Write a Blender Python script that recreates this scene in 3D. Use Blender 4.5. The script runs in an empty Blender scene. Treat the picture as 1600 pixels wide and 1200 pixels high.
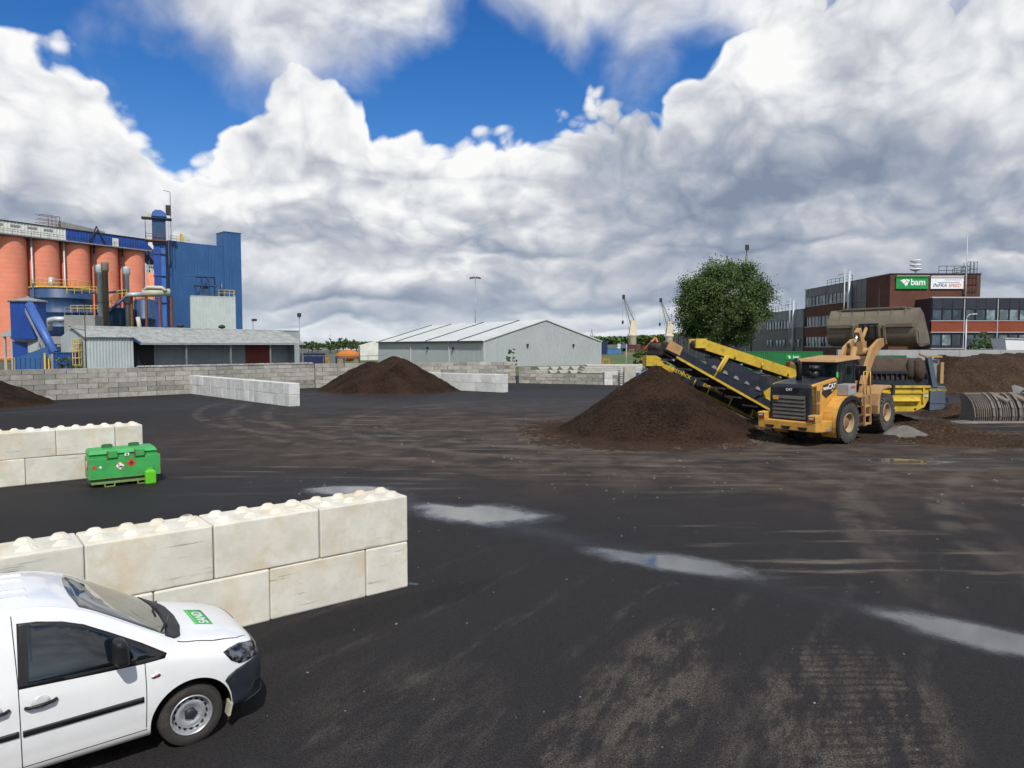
import bpy, bmesh, math, random
from math import sin, cos, pi, radians, sqrt, atan2, exp
from mathutils import Vector, Matrix, Euler
from mathutils.geometry import delaunay_2d_cdt
from mathutils.bvhtree import BVHTree

SC = bpy.context.scene
COL = SC.collection
random.seed(7)

# ------------------------------------------------------------------ camera
CAM_H, FPX, PITCH = 4.17, 1100.0, radians(3.12)
cam_data = bpy.data.cameras.new('camera')
cam_data.sensor_width = 36.0
cam_data.lens = 36.0 * FPX / 1600.0
cam_data.clip_start = 0.1
cam_data.clip_end = 20000
cam = bpy.data.objects.new('camera', cam_data)
cam.location = (0, 0, CAM_H)
cam.rotation_euler = (pi / 2 - PITCH, 0, 0)
COL.objects.link(cam)
SC.camera = cam

# ------------------------------------------------------------------ sun, exposure
SUN_AZ = Vector((0.22, -0.975))          # horizontal direction towards the sun (behind the viewer)
SUN_EL = radians(50)
SUN_STRENGTH = 4.0
_d = Vector((SUN_AZ.x * cos(SUN_EL), SUN_AZ.y * cos(SUN_EL), sin(SUN_EL))).normalized()
sun_data = bpy.data.lights.new('sun', 'SUN')
sun_data.energy = SUN_STRENGTH
sun_data.angle = radians(0.55)
sun_data.color = (1.0, 0.955, 0.88)
sun = bpy.data.objects.new('sun', sun_data)
sun.rotation_euler = _d.to_track_quat('Z', 'Y').to_euler()
sun.location = (0, 0, 60)
COL.objects.link(sun)
SC.view_settings.view_transform = 'Standard'
SC.view_settings.look = 'None'
SC.view_settings.exposure = 0.0
SC.view_settings.gamma = 1.0
SC.view_settings.use_curve_mapping = False
SC.render.film_transparent = False
SC.cycles.max_bounces = 5
SC.cycles.diffuse_bounces = 2
SC.cycles.glossy_bounces = 2
SC.cycles.transparent_max_bounces = 8
SC.cycles.use_denoising = True
SC.cycles.use_adaptive_sampling = True
SC.cycles.adaptive_threshold = 0.025
SC.cycles.adaptive_min_samples = 8

# ------------------------------------------------------------------ world: sky with cumulus banks
class S:
    """A socket with arithmetic: builds Math nodes."""
    nt = None
    def __init__(s, sock): s.s = sock
    @staticmethod
    def m(op, a, b=None, c=None, clamp=False):
        n = S.nt.nodes.new('ShaderNodeMath'); n.operation = op; n.use_clamp = clamp
        for i, v in enumerate((a, b, c)):
            if v is None: continue
            if isinstance(v, S): S.nt.links.new(v.s, n.inputs[i])
            else: n.inputs[i].default_value = v
        return S(n.outputs[0])
    def __add__(s, o): return S.m('ADD', s, o)
    __radd__ = __add__
    def __sub__(s, o): return S.m('SUBTRACT', s, o)
    def __rsub__(s, o): return S.m('SUBTRACT', o, s)
    def __mul__(s, o): return S.m('MULTIPLY', s, o)
    __rmul__ = __mul__
    def __truediv__(s, o): return S.m('DIVIDE', s, o)
    def __neg__(s): return S.m('MULTIPLY', s, -1.0)
def smin(a, b): return S.m('MINIMUM', a, b)
def smax(a, b): return S.m('MAXIMUM', a, b)
def clamp01(a): return S.m('ADD', a, 0.0, clamp=True)
def sstep(x, lo, hi):
    n = S.nt.nodes.new('ShaderNodeMapRange'); n.interpolation_type = 'SMOOTHSTEP'
    S.nt.links.new(x.s, n.inputs[0]); n.inputs[1].default_value = lo; n.inputs[2].default_value = hi
    return S(n.outputs[0])
def vec(x, y, z):
    n = S.nt.nodes.new('ShaderNodeCombineXYZ')
    for i, v in enumerate((x, y, z)):
        if isinstance(v, S): S.nt.links.new(v.s, n.inputs[i])
        else: n.inputs[i].default_value = v
    return S(n.outputs[0])
def sep(v):
    n = S.nt.nodes.new('ShaderNodeSeparateXYZ'); S.nt.links.new(v.s, n.inputs[0])
    return [S(n.outputs[i]) for i in range(3)]
def noise(v, scale, detail=4, rough=0.55, lac=2.0, dist=0.0, out=0):
    n = S.nt.nodes.new('ShaderNodeTexNoise'); n.noise_dimensions = '3D'
    S.nt.links.new(v.s, n.inputs['Vector'])
    n.inputs['Scale'].default_value = scale; n.inputs['Detail'].default_value = detail
    n.inputs['Roughness'].default_value = rough; n.inputs['Lacunarity'].default_value = lac
    n.inputs['Distortion'].default_value = dist
    return S(n.outputs[out])
def voro(v, scale, detail=0, rough=0.5, feature='F1', out='Distance', rnd=1.0):
    n = S.nt.nodes.new('ShaderNodeTexVoronoi'); n.feature = feature
    S.nt.links.new(v.s, n.inputs['Vector'])
    n.inputs['Scale'].default_value = scale
    if 'Detail' in n.inputs: n.inputs['Detail'].default_value = detail; n.inputs['Roughness'].default_value = rough
    n.inputs['Randomness'].default_value = rnd
    return S(n.outputs[out])
def ramp(x, stops, interp='LINEAR'):
    n = S.nt.nodes.new('ShaderNodeValToRGB'); cr = n.color_ramp; cr.interpolation = interp
    while len(cr.elements) > 1: cr.elements.remove(cr.elements[-1])
    for i, (p, c) in enumerate(stops):
        e = cr.elements[0] if i == 0 else cr.elements.new(p)
        e.position = p
        e.color = (c, c, c, 1) if not isinstance(c, (tuple, list)) else (*c, 1)
    S.nt.links.new(x.s, n.inputs[0])
    return S(n.outputs[0])
def mixc(f, a, b, mode='MIX'):
    n = S.nt.nodes.new('ShaderNodeMix'); n.data_type = 'RGBA'; n.blend_type = mode
    for key, v in ((0, f), (6, a), (7, b)):
        if isinstance(v, S): S.nt.links.new(v.s, n.inputs[key])
        elif key == 0: n.inputs[0].default_value = v
        else: n.inputs[key].default_value = (*v, 1)
    return S(n.outputs[2])
def vadd(a, b):
    n = S.nt.nodes.new('ShaderNodeVectorMath'); n.operation = 'ADD'
    for i, v in enumerate((a, b)):
        if isinstance(v, S): S.nt.links.new(v.s, n.inputs[i])
        else: n.inputs[i].default_value = v
    return S(n.outputs[0])
def vscale(a, k):
    n = S.nt.nodes.new('ShaderNodeVectorMath'); n.operation = 'MULTIPLY'
    S.nt.links.new(a.s, n.inputs[0]); n.inputs[1].default_value = k if isinstance(k, tuple) else (k, k, k)
    return S(n.outputs[0])

def azel(px, py):
    """azimuth and elevation (radians) of a direction seen in the photograph"""
    u, v = (px - 800) / FPX, (600 - py) / FPX
    x, y, z = u, cos(PITCH) + v * sin(PITCH), -sin(PITCH) + v * cos(PITCH)
    return atan2(x, y), atan2(z, sqrt(x * x + y * y))

world = bpy.data.worlds.new('World')
SC.world = world
world.use_nodes = True
world.cycles.sampling_method = 'NONE'
nt = world.node_tree
for n in list(nt.nodes): nt.nodes.remove(n)
S.nt = nt
out = nt.nodes.new('ShaderNodeOutputWorld')
bg_sky = nt.nodes.new('ShaderNodeBackground')
sky = nt.nodes.new('ShaderNodeTexSky')
sky.sky_type = 'NISHITA'; sky.sun_disc = False
sky.sun_elevation = SUN_EL
sky.sun_rotation = atan2(SUN_AZ.x, SUN_AZ.y)
sky.altitude = 0; sky.air_density = 1.0; sky.dust_density = 0.3; sky.ozone_density = 3.0
SKY_STRENGTH = 0.1
tc = nt.nodes.new('ShaderNodeTexCoord')
DX, DY, DZ = sep(S(tc.outputs['Generated']))
AZ = S.m('ARCTAN2', DX, DY)
EL = S.m('ARCSINE', DZ)
HALF = pi / 5                                     # the cloud banks run on all round the horizon
AZF = S.m('PINGPONG', AZ + HALF, 2 * HALF)         # 0 .. 2*HALF
T = AZF / (2 * HALF)
ELC = smax(EL, 0.0)
g = ELC * 5.0 + S.m('LOGARITHM', ELC + 0.06, math.e) * 0.42
RAD = 5.0
Q = vec(S.m('SINE', AZ) * RAD, S.m('COSINE', AZ) * RAD, g)
warp = noise(Q, 1.3, 2, 0.5, out=1)
Qw = vadd(Q, vscale(vadd(warp, (-0.5, -0.5, -0.5)), 0.5))
def puff(q):
    a = noise(q, 1.2, 7, 0.5)
    b = voro(q, 2.3, 2.0, 0.5)
    return a * 0.75 + (0.75 - b) * 0.42
n0 = puff(Qw)
bil = voro(vadd(Qw, vscale(vadd(noise(Qw, 3.2, 2, 0.5, out=1), (-0.5, -0.5, -0.5)), 0.25)), 3.4, 1.6, 0.55)
r0 = noise(Qw, 1.3, 6, 0.55)
r1 = noise(vadd(Qw, (0.03, -0.03, 0.13)), 1.3, 6, 0.55)
EMAX = 0.6
def curve(pts):
    st = []
    for px, py in pts:
        a, e = azel(px, py)
        st.append((min(1, max(0, (a + HALF) / (2 * HALF))), e / EMAX))
    return ramp(T, st) * EMAX
top = curve([(0, 25), (70, 28), (110, 45), (180, 118), (245, 215), (272, 235), (330, 212), (375, 190), (400, 140), (455, 92), (520, 112),
             (568, 150), (580, 215), (650, 200), (720, 232), (780, 195), (870, 178), (960, 140), (1030, 160), (1060, 95), (1120, 45), (1250, -60), (1600, -120)])
bot = curve([(0, -140), (90, -40), (130, 30), (250, 50), (400, 108), (560, 95), (620, 50), (690, 0), (740, -40), (850, 20), (900, 95), (1000, 125), (1050, 110), (1120, 60), (1600, 60)])
nn = (n0 - 0.40)
dA = (top - EL) * 6.0 + nn * 1.0
dB = (EL - bot) * 5.0 + (noise(Qw, 1.1, 5, 0.52) - 0.5) * 1.5 + 0.20
dens = smax(dA, dB)
# higher than the banks reach: broken cloud
hi = noise(Q, 0.45, 4, 0.55)
dens = dens * (1.0 - sstep(EL, 0.50, 0.75)) + ((hi - 0.47) * 4.0) * sstep(EL, 0.50, 0.75)
alphaA = sstep(dA, 0.0, 0.11)
alphaB = sstep(dB, -0.05, 0.55) * 0.93
hiA = sstep((hi - 0.47) * 4.0, 0.0, 0.5)
alpha = smax(alphaA, alphaB)
mh = sstep(EL, 0.50, 0.75)
alpha = alpha * (1.0 - mh) + hiA * mh
# light: billow relief, broad light and shade of the masses, greyer underneath
relief = (r0 - r1)
below = clamp01((top - EL) * 2.6)
broad = noise(vadd(vscale(Q, (1, 1, 1.5)), (9.0, 2.0, 1.0)), 0.75, 5, 0.55)
def blob(px, py, sx, sy, amp):
    a, e = azel(px, py)
    return S.m('EXPONENT', -(S.m('POWER', (AZF - (a + HALF)) / (sx / FPX), 2.0) + S.m('POWER', (EL - e) / (sy / FPX), 2.0))) * amp
warpn = noise(vec(S.m('SINE', AZ) * 5.0, S.m('COSINE', AZ) * 5.0, ELC * 13.0), 1.0, 5, 0.47)
rowc = S.m('LOGARITHM', ELC + 0.055, math.e) * 2.3 + (warpn - 0.5) * 3.2 + (0.42 - bil) * 0.25 + 20.0
ph_ = S.m('FRACT', rowc)
rows = S.m('POWER', ph_, 0.8) * sstep(ph_, 1.0, 0.66)
lowband = sstep(EL, 0.30, 0.14)
lightmap = 0.91 - below * 0.35 + (broad - 0.5) * 1.0 * (1.0 - lowband * 0.6) + (rows - 0.46) * (0.30 + 1.1 * sstep(r0, 0.35, 0.65)) * 0.52 * lowband
for b in ((110, 180, 170, 120, 0.18), (440, 220, 130, 110, 0.2), (760, 250, 130, 60, 0.3), (560, 330, 260, 60, 0.12),
          (1000, 75, 160, 60, 0.05), (1210, 100, 120, 60, 0.30), (1560, 120, 120, 160, 0.22), (1330, 330, 120, 45, 0.22),
          (1150, 250, 220, 60, -0.24), (1500, 265, 200, 50, -0.32), (1130, 345, 160, 60, -0.26), (400, 60, 300, 60, -0.12),
          (700, 475, 500, 28, -0.30), (200, 330, 200, 40, -0.12), (1200, 420, 200, 22, -0.2), (600, 425, 220, 22, 0.2), (640, 525, 500, 16, 0.3), (1000, 490, 250, 22, 0.2)):
    lightmap = lightmap + blob(*b)
lum = clamp01(lightmap + (relief * 1.35 + (0.40 - bil) * 0.36) * (0.35 + 0.65 * sstep(EL, 0.02, 0.2)) + (n0 - 0.42) * 0.3)
edge = sstep(dA, 0.30, 0.0)
lum = clamp01(lum + edge * 0.22 * sstep(dB, 0.1, -0.1))
ccol = ramp(lum, [(0.0, (0.225, 0.275, 0.375)), (0.28, (0.35, 0.40, 0.49)), (0.55, (0.56, 0.585, 0.64)), (0.8, (0.80, 0.815, 0.84)), (1.0, (0.97, 0.97, 0.965))])
# the air between: low clouds take the horizon's haze
hz = sstep(EL, 0.10, 0.0) * 0.45
ccol = mixc(hz, ccol, (0.60, 0.68, 0.77))
bg_cl = nt.nodes.new('ShaderNodeBackground')
nt.links.new(ccol.s, bg_cl.inputs[0]); bg_cl.inputs[1].default_value = 1.0
hs = nt.nodes.new('ShaderNodeHueSaturation'); hs.inputs['Saturation'].default_value = 1.38; hs.inputs['Value'].default_value = 1.22; hs.inputs['Hue'].default_value = 0.512
nt.links.new(sky.outputs[0], hs.inputs['Color']); nt.links.new(hs.outputs[0], bg_sky.inputs[0]); bg_sky.inputs[1].default_value = SKY_STRENGTH
mixs = nt.nodes.new('ShaderNodeMixShader')
nt.links.new(alpha.s, mixs.inputs[0]); nt.links.new(bg_sky.outputs[0], mixs.inputs[1]); nt.links.new(bg_cl.outputs[0], mixs.inputs[2])
nt.links.new(mixs.outputs[0], out.inputs[0])

# ------------------------------------------------------------------ helpers: measuring
def at(px, py, Y):
    """point at distance Y (metres ahead) in the direction measured in the photograph"""
    u, v = (px - 800) / FPX, (600 - py) / FPX
    x, y, z = u, cos(PITCH) + v * sin(PITCH), -sin(PITCH) + v * cos(PITCH)
    k = Y / y
    return Vector((x * k, Y, CAM_H + z * k))
def gnd(px, py):
    u, v = (px - 800) / FPX, (600 - py) / FPX
    x, y, z = u, cos(PITCH) + v * sin(PITCH), -sin(PITCH) + v * cos(PITCH)
    k = -CAM_H / z
    return Vector((x * k, y * k, 0.0))

# ------------------------------------------------------------------ helpers: objects
def tag(o, label=None, cat=None, group=None, kind=None):
    if label: o['label'] = label
    if cat: o['category'] = cat
    if group: o['group'] = group
    if kind: o['kind'] = kind
    return o
def empty(name, loc=(0, 0, 0), rz=0.0, label=None, cat=None, group=None, rot=None):
    o = bpy.data.objects.new(name, None)
    o.empty_display_size = 0.3
    o.location = loc
    o.rotation_euler = rot if rot else (0, 0, rz)
    COL.objects.link(o)
    return tag(o, label, cat, group)
def link_mesh(name, me, parent=None, loc=None, rot=None):
    o = bpy.data.objects.new(name, me)
    COL.objects.link(o)
    if parent: o.parent = parent
    if loc is not None: o.location = loc
    if rot is not None: o.rotation_euler = rot
    return o
def copy_tree(o, parent=None):
    c = o.copy(); COL.objects.link(c); c.parent = parent
    for ch in list(o.children): copy_tree(ch, c)
    return c

class MB:
    """collects shapes; build() links them as ONE mesh object"""
    def __init__(s): s.v = []; s.f = []; s.M = Matrix.Identity(4); s.sm = []
    def add(s, vs, fs, smooth=False):
        b = len(s.v)
        s.v += [tuple(s.M @ Vector(p)) for p in vs]
        s.f += [tuple(b + i for i in f) for f in fs]
        s.sm += [smooth] * len(fs)
        return s
    def box(s, x0, x1, y0, y1, z0, z1):
        return s.hexa([(x0, y0, z0), (x1, y0, z0), (x1, y1, z0), (x0, y1, z0), (x0, y0, z1), (x1, y0, z1), (x1, y1, z1), (x0, y1, z1)])
    def hexa(s, p):
        return s.add(p, [(0, 3, 2, 1), (4, 5, 6, 7), (0, 1, 5, 4), (1, 2, 6, 5), (2, 3, 7, 6), (3, 0, 4, 7)])
    def prism(s, pts, axis, a0, a1, smooth=False):
        """polygon pts (2-D) extruded along axis: x -> pts are (y,z), y -> (x,z), z -> (x,y)"""
        area = sum(pts[i][0] * pts[(i + 1) % len(pts)][1] - pts[(i + 1) % len(pts)][0] * pts[i][1] for i in range(len(pts)))
        if area < 0: pts = pts[::-1]
        n = len(pts)
        def P(p, a):
            return (a, p[0], p[1]) if axis == 'x' else ((p[0], a, p[1]) if axis == 'y' else (p[0], p[1], a))
        vs = [P(p, a0) for p in pts] + [P(p, a1) for p in pts]
        fs = [(i, (i + 1) % n, n + (i + 1) % n, n + i) for i in range(n)]
        caps = [tuple(range(n - 1, -1, -1)), tuple(range(n, 2 * n))]
        if axis == 'y':
            fs = [f[::-1] for f in fs]; caps = [c[::-1] for c in caps]
        s.add(vs, fs, smooth)
        b = len(s.v) - 2 * n
        s.f += [tuple(b + i for i in c) for c in caps]; s.sm += [False, False]
        return s
    def tube(s, p0, p1, r0, r1=None, n=8, caps=True):
        p0, p1 = Vector(p0), Vector(p1)
        if r1 is None: r1 = r0
        d = (p1 - p0)
        if d.length < 1e-6: return s
        q = d.to_track_quat('Z', 'Y')
        vs = []
        for p, r in ((p0, r0), (p1, r1)):
            for i in range(n):
                a = 2 * pi * (i + 0.5) / n
                vs.append(tuple(p + q @ Vector((r * cos(a), r * sin(a), 0))))
        s.add(vs, [(i, (i + 1) % n, n + (i + 1) % n, n + i) for i in range(n)], n > 5)
        if caps:
            b = len(s.v) - 2 * n
            s.f += [tuple(b + i for i in range(n - 1, -1, -1)), tuple(b + n + i for i in range(n))]; s.sm += [False, False]
        return s
    def path(s, pts, r, n=6):
        for a, b in zip(pts[:-1], pts[1:]): s.tube(a, b, r, r, n)
        return s
    def sweep(s, pts, r, n=8):
        """one smooth tube through pts"""
        pts = [Vector(p) for p in pts]; vs = []; m = len(pts)
        for k, p in enumerate(pts):
            d = (pts[min(k + 1, m - 1)] - pts[max(k - 1, 0)]).normalized()
            q = d.to_track_quat('Z', 'Y'); rr = r[k] if isinstance(r, (list, tuple)) else r
            for i in range(n):
                a = 2 * pi * i / n
                vs.append(tuple(p + q @ Vector((rr * cos(a), rr * sin(a), 0))))
        fs = [(k * n + i, k * n + (i + 1) % n, (k + 1) * n + (i + 1) % n, (k + 1) * n + i) for k in range(m - 1) for i in range(n)]
        s.add(vs, fs, True)
        b = len(s.v) - m * n
        s.f += [tuple(b + i for i in range(n - 1, -1, -1)), tuple(b + (m - 1) * n + i for i in range(n))]; s.sm += [False, False]
        return s
    def lathe(s, prof, n=24, c=(0, 0, 0), axis='z', smooth=True, arc=None, caps=True):
        """prof: (radius, height) list turned about axis through c"""
        vs = []; m = len(prof); full = arc is None
        a0, a1 = (0, 2 * pi) if full else arc
        cnt = n if full else n + 1
        for r, h in prof:
            for i in range(cnt):
                a = a0 + (a1 - a0) * i / n
                x, y = r * cos(a), r * sin(a)
                p = (x, y, h) if axis == 'z' else ((h, x, y) if axis == 'x' else (y, h, x))
                vs.append((p[0] + c[0], p[1] + c[1], p[2] + c[2]))
        fs = []
        for k in range(m - 1):
            for i in range(n):
                j = (i + 1) % cnt if full else i + 1
                fs.append((k * cnt + i, k * cnt + j, (k + 1) * cnt + j, (k + 1) * cnt + i))
        s.add(vs, fs, smooth)
        if full and caps:
            b = len(s.v) - m * cnt
            if prof[0][0] > 1e-4: s.f.append(tuple(b + i for i in range(n - 1, -1, -1))); s.sm.append(False)
            if prof[-1][0] > 1e-4: s.f.append(tuple(b + (m - 1) * n + i for i in range(n))); s.sm.append(False)
        return s
    def quad(s, a, b, c, d): return s.add([a, b, c, d], [(0, 1, 2, 3)])
    def mesh(s, name):
        me = bpy.data.meshes.new(name)
        me.from_pydata(s.v, [], s.f)
        me.polygons.foreach_set('use_smooth', s.sm)
        me.update()
        return me
    def build(s, name, mat, parent=None, bevel=0.0, seg=2, loc=None, rot=None, fix=False):
        me = s.mesh(name)
        if fix:
            bm = bmesh.new(); bm.from_mesh(me); bmesh.ops.recalc_face_normals(bm, faces=bm.faces); bm.to_mesh(me); bm.free()
        if mat: me.materials.append(mat)
        o = link_mesh(name, me, parent, loc, rot)
        if bevel:
            m = o.modifiers.new('bevel', 'BEVEL'); m.width = bevel; m.segments = seg; m.limit_method = 'ANGLE'; m.angle_limit = radians(40)
            m.harden_normals = False
        return o
def part(name, mat, parent, fn, bevel=0.0, seg=2, fix=False):
    m = MB(); fn(m); return m.build(name, mat, parent, bevel, seg, fix=fix)
def boxpart(name, mat, parent, x0, x1, y0, y1, z0, z1, bevel=0.0):
    return MB().box(x0, x1, y0, y1, z0, z1).build(name, mat, parent, bevel)
def text_mesh(name, body, size, extrude=0.004, bold=False, shear=0.0, align='CENTER'):
    cu = bpy.data.curves.new('lettering', 'FONT'); cu.body = body; cu.size = size; cu.extrude = extrude; cu.shear = shear
    cu.align_x = align; cu.align_y = 'CENTER'
    if bold: cu.offset = size * 0.022
    tmp = bpy.data.objects.new('lettering', cu); COL.objects.link(tmp)
    me = bpy.data.meshes.new_from_object(tmp.evaluated_get(bpy.context.evaluated_depsgraph_get()))
    bpy.data.objects.remove(tmp); bpy.data.curves.remove(cu)
    me.name = name
    return me
def text(name, body, mat, parent, loc, rot, size, extrude=0.004, bold=False, shear=0.0, align='CENTER', sx=1.0):
    me = text_mesh(name, body, size, extrude, bold, shear, align)
    me.materials.clear(); me.materials.append(mat)
    o = link_mesh(name, me, parent, loc, rot); o.scale = (sx, 1, 1)
    return o

# ------------------------------------------------------------------ helpers: materials
MATS = {}
def new_mat(name):
    m = bpy.data.materials.new(name); m.use_nodes = True
    nt = m.node_tree; S.nt = nt
    b = nt.nodes['Principled BSDF']
    return m, nt, b
def objcoord(nt, rnd=True):
    t = nt.nodes.new('ShaderNodeTexCoord'); v = S(t.outputs['Object'])
    if rnd:
        oi = nt.nodes.new('ShaderNodeObjectInfo')
        v = vadd(v, vec(S(oi.outputs['Random']) * 37.0, S(oi.outputs['Random']) * 91.0, S(oi.outputs['Random']) * 53.0))
    return v
def bump(nt, b, h, strength=0.3, dist=0.02):
    n = nt.nodes.new('ShaderNodeBump'); n.inputs['Strength'].default_value = strength; n.inputs['Distance'].default_value = dist
    nt.links.new(h.s, n.inputs['Height']); nt.links.new(n.outputs[0], b.inputs['Normal'])
def pm(name, col, rough=0.6, metal=0.0, var=0.25, scale=1.5, dirt=None, dirt_amt=0.35, streak=0.0, bmp=0.0, bscale=30.0, spec=0.5, coat=0.0, rnd_val=0.0):
    """painted / cast / dirty surface: base colour broken up by noise, dirt patches and run-off streaks"""
    if name in MATS: return MATS[name]
    m, nt, b = new_mat(name)
    v = objcoord(nt)
    n1 = noise(v, scale, 5, 0.6)
    f = clamp01((n1 - 0.3) * 2.5)
    c = mixc(f, tuple(x * (1 - var) for x in col), tuple(min(1, x * (1 + var * 0.45)) for x in col))
    if dirt:
        n2 = noise(vadd(v, (11.3, 4.1, 2.2)), scale * 1.9, 7, 0.65)
        c = mixc(sstep(n2, 0.50, 0.72) * dirt_amt, c, dirt)
    if streak > 0:
        n3 = noise(vscale(v, (6.0, 6.0, 0.35)), scale * 1.2, 4, 0.6)
        c = mixc(sstep(n3, 0.5, 0.75) * streak, c, dirt or tuple(x * 0.45 for x in col))
    if rnd_val > 0:
        oi = nt.nodes.new('ShaderNodeObjectInfo')
        k = S(oi.outputs['Random']) * (2 * rnd_val) + (1 - rnd_val)
        n = nt.nodes.new('ShaderNodeVectorMath'); n.operation = 'SCALE'
        nt.links.new(c.s, n.inputs[0]); nt.links.new(k.s, n.inputs['Scale']); c = S(n.outputs[0])
    nt.links.new(c.s, b.inputs['Base Color'])
    r = clamp01(n1 * 0.3 + (rough - 0.15))
    nt.links.new(r.s, b.inputs['Roughness'])
    b.inputs['Metallic'].default_value = metal
    b.inputs['Specular IOR Level'].default_value = spec
    if coat: b.inputs['Coat Weight'].default_value = coat; b.inputs['Coat Roughness'].default_value = 0.05
    if bmp: bump(nt, b, noise(v, bscale, 4, 0.6), bmp, 0.02)
    MATS[name] = m
    return m
def glass_mat(name, col=(0.015, 0.018, 0.02), rough=0.04, var=0.5, scale=0.6):
    if name in MATS: return MATS[name]
    m, nt, b = new_mat(name)
    v = objcoord(nt)
    c = mixc(sstep(noise(v, scale, 2, 0.5), 0.4, 0.65), tuple(x * (1 - var) for x in col), tuple(x * (1 + var) for x in col))
    nt.links.new(c.s, b.inputs['Base Color'])
    b.inputs['Roughness'].default_value = rough
    b.inputs['Specular IOR Level'].default_value = 0.8
    MATS[name] = m
    return m

# ------------------------------------------------------------------ ground
def ground_material():
    m, nt, b = new_mat('asphalt_yard')
    t = nt.nodes.new('ShaderNodeTexCoord'); V = S(t.outputs['Object'])
    X, Y, _ = sep(V)
    big = noise(V, 0.10, 5, 0.6)
    mid = noise(V, 0.7, 6, 0.62)
    fine = noise(V, 48.0, 4, 0.8)
    grit = voro(V, 75.0)
    def ell(px, py, rx, ry, ang=0.0, soft=1.0):
        c = gnd(px, py); ca, sa = cos(ang), sin(ang)
        dx, dy = X - c.x, Y - c.y
        u = (dx * ca + dy * sa) / rx; w = (dy * ca - dx * sa) / ry
        return clamp01((1.0 - (u * u + w * w)) * soft)
    # bare asphalt, bluish black, with aggregate
    c = mixc(sstep(fine, 0.35, 0.7), (0.0120, 0.0115, 0.0122), (0.036, 0.0335, 0.0335))
    c = mixc(sstep(grit, 0.28, 0.05) * 0.5, c, (0.075, 0.07, 0.066))
    # brown earth driven over the middle of the yard
    brown_zone = clamp01(sstep(Y + X * 0.35, 17.0, 25.0) * sstep(Y, 60.0, 38.0) * sstep(X, -24.0, -4.0))
    streaks = noise(vadd(vscale(V, (0.10, 1.0, 1.0)), (4.0, 1.0, 0.0)), 0.75, 6, 0.65)
    bm_ = clamp01(brown_zone * (sstep(big + (mid - 0.5) * 0.35 + (streaks - 0.5) * 0.7, 0.28, 0.52)))
    earth = mixc(sstep(mid, 0.35, 0.65), (0.036, 0.027, 0.021), (0.072, 0.055, 0.043))
    c = mixc(bm_ * 0.9, c, earth)
    # dried pale silt in drawn-out streaks
    silt_n = noise(vadd(vscale(V, (0.16, 1.3, 1.0)), (1.0, 7.0, 0.0)), 1.3, 7, 0.7)
    silt_zone = clamp01(sstep(Y, 17.0, 24.0) * sstep(Y, 60.0, 40.0) * sstep(X, -20.0, -4.0) + ell(1330, 880, 4.2, 1.8, 0.0, 2.0) + ell(1250, 830, 3.5, 0.9, -0.15, 2.0))
    silt = silt_zone * sstep(silt_n + (fine - 0.5) * 0.25, 0.53, 0.68)
    c = mixc(silt * 0.7, c, (0.17, 0.145, 0.115))
    # dusty patches near the viewer, broken by the aggregate
    dust = ell(985, 1090, 0.75, 3.0, -0.5, 2.0) + ell(1340, 1110, 1.15, 2.2, -0.35, 2.0) * 0.9 + ell(1180, 1130, 1.5, 1.6, 0.0, 1.5) * 0.55 + ell(640, 1120, 1.6, 1.8, 0.3, 1.2) * 0.4
    rv_ = nt.nodes.new('ShaderNodeVectorRotate'); rv_.inputs['Angle'].default_value = 0.42; nt.links.new(V.s, rv_.inputs['Vector'])
    dn = noise(vadd(vscale(S(rv_.outputs[0]), (1.0, 0.28, 1.0)), (3.0, 3.0, 0.0)), 3.4, 7, 0.72)
    c = mixc(clamp01(dust * sstep(dn, 0.40, 0.62)) * sstep(fine, 0.40, 0.60) * 0.85, c, (0.125, 0.105, 0.085))
    # tyre lug prints in the dust
    wv = nt.nodes.new('ShaderNodeTexWave'); wv.wave_type = 'BANDS'; wv.bands_direction = 'Y'
    nt.links.new(vadd(V, vscale(noise(V, 1.2, 3, 0.6, out=1), 0.22)).s, wv.inputs['Vector']); wv.inputs['Scale'].default_value = 1.75; wv.inputs['Distortion'].default_value = 1.0
    lug = ell(1335, 1085, 0.85, 1.9, -0.25, 3.0) * sstep(S(wv.outputs['Fac']), 0.45, 0.9)
    c = mixc(lug * 0.5 * sstep(dn, 0.35, 0.55), c, (0.012, 0.011, 0.011))
    tr = nt.nodes.new('ShaderNodeTexWave'); tr.bands_direction = 'X'
    rotv = nt.nodes.new('ShaderNodeVectorRotate'); rotv.inputs['Angle'].default_value = 0.6; nt.links.new(V.s, rotv.inputs['Vector'])
    nt.links.new(rotv.outputs[0], tr.inputs['Vector']); tr.inputs['Scale'].default_value = 0.24; tr.inputs['Distortion'].default_value = 1.5; tr.inputs['Detail'].default_value = 2
    track = sstep(S(tr.outputs['Fac']), 0.90, 0.99) * sstep(dn, 0.45, 0.65) * sstep(Y, 16.0, 12.0)
    c = mixc(track * 0.28, c, (0.10, 0.09, 0.08))
    # curving wheel tracks of the loader, worn pale and broken up
    for (cx, cy, R, k) in ((2.0, 52.0, 21.0, .5), (5.5, 40.0, 12.5, .55), (26.0, 10.0, 17.0, .5), (12.0, 52.0, 28.5, .45), (-14.0, 24.0, 24.0, .35)):
        dd_ = S.m('SQRT', S.m('POWER', X - cx, 2.0) + S.m('POWER', Y - cy, 2.0)) + (mid - 0.5) * 0.5
        for o_ in (0.0, 2.15):
            tm_ = sstep(S.m('ABSOLUTE', dd_ - (R + o_)), 0.42, 0.12) * sstep(mid + (fine - 0.5) * 0.5, 0.38, 0.62)
            c = mixc(tm_ * k * sstep(Y, 9.0, 16.0), c, (0.115, 0.098, 0.08))
    # the valley where water gathers: wet and dark, smoother
    p0, p1 = gnd(560, 765), gnd(1600, 1010)
    dv = (p1 - p0).normalized()
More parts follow.
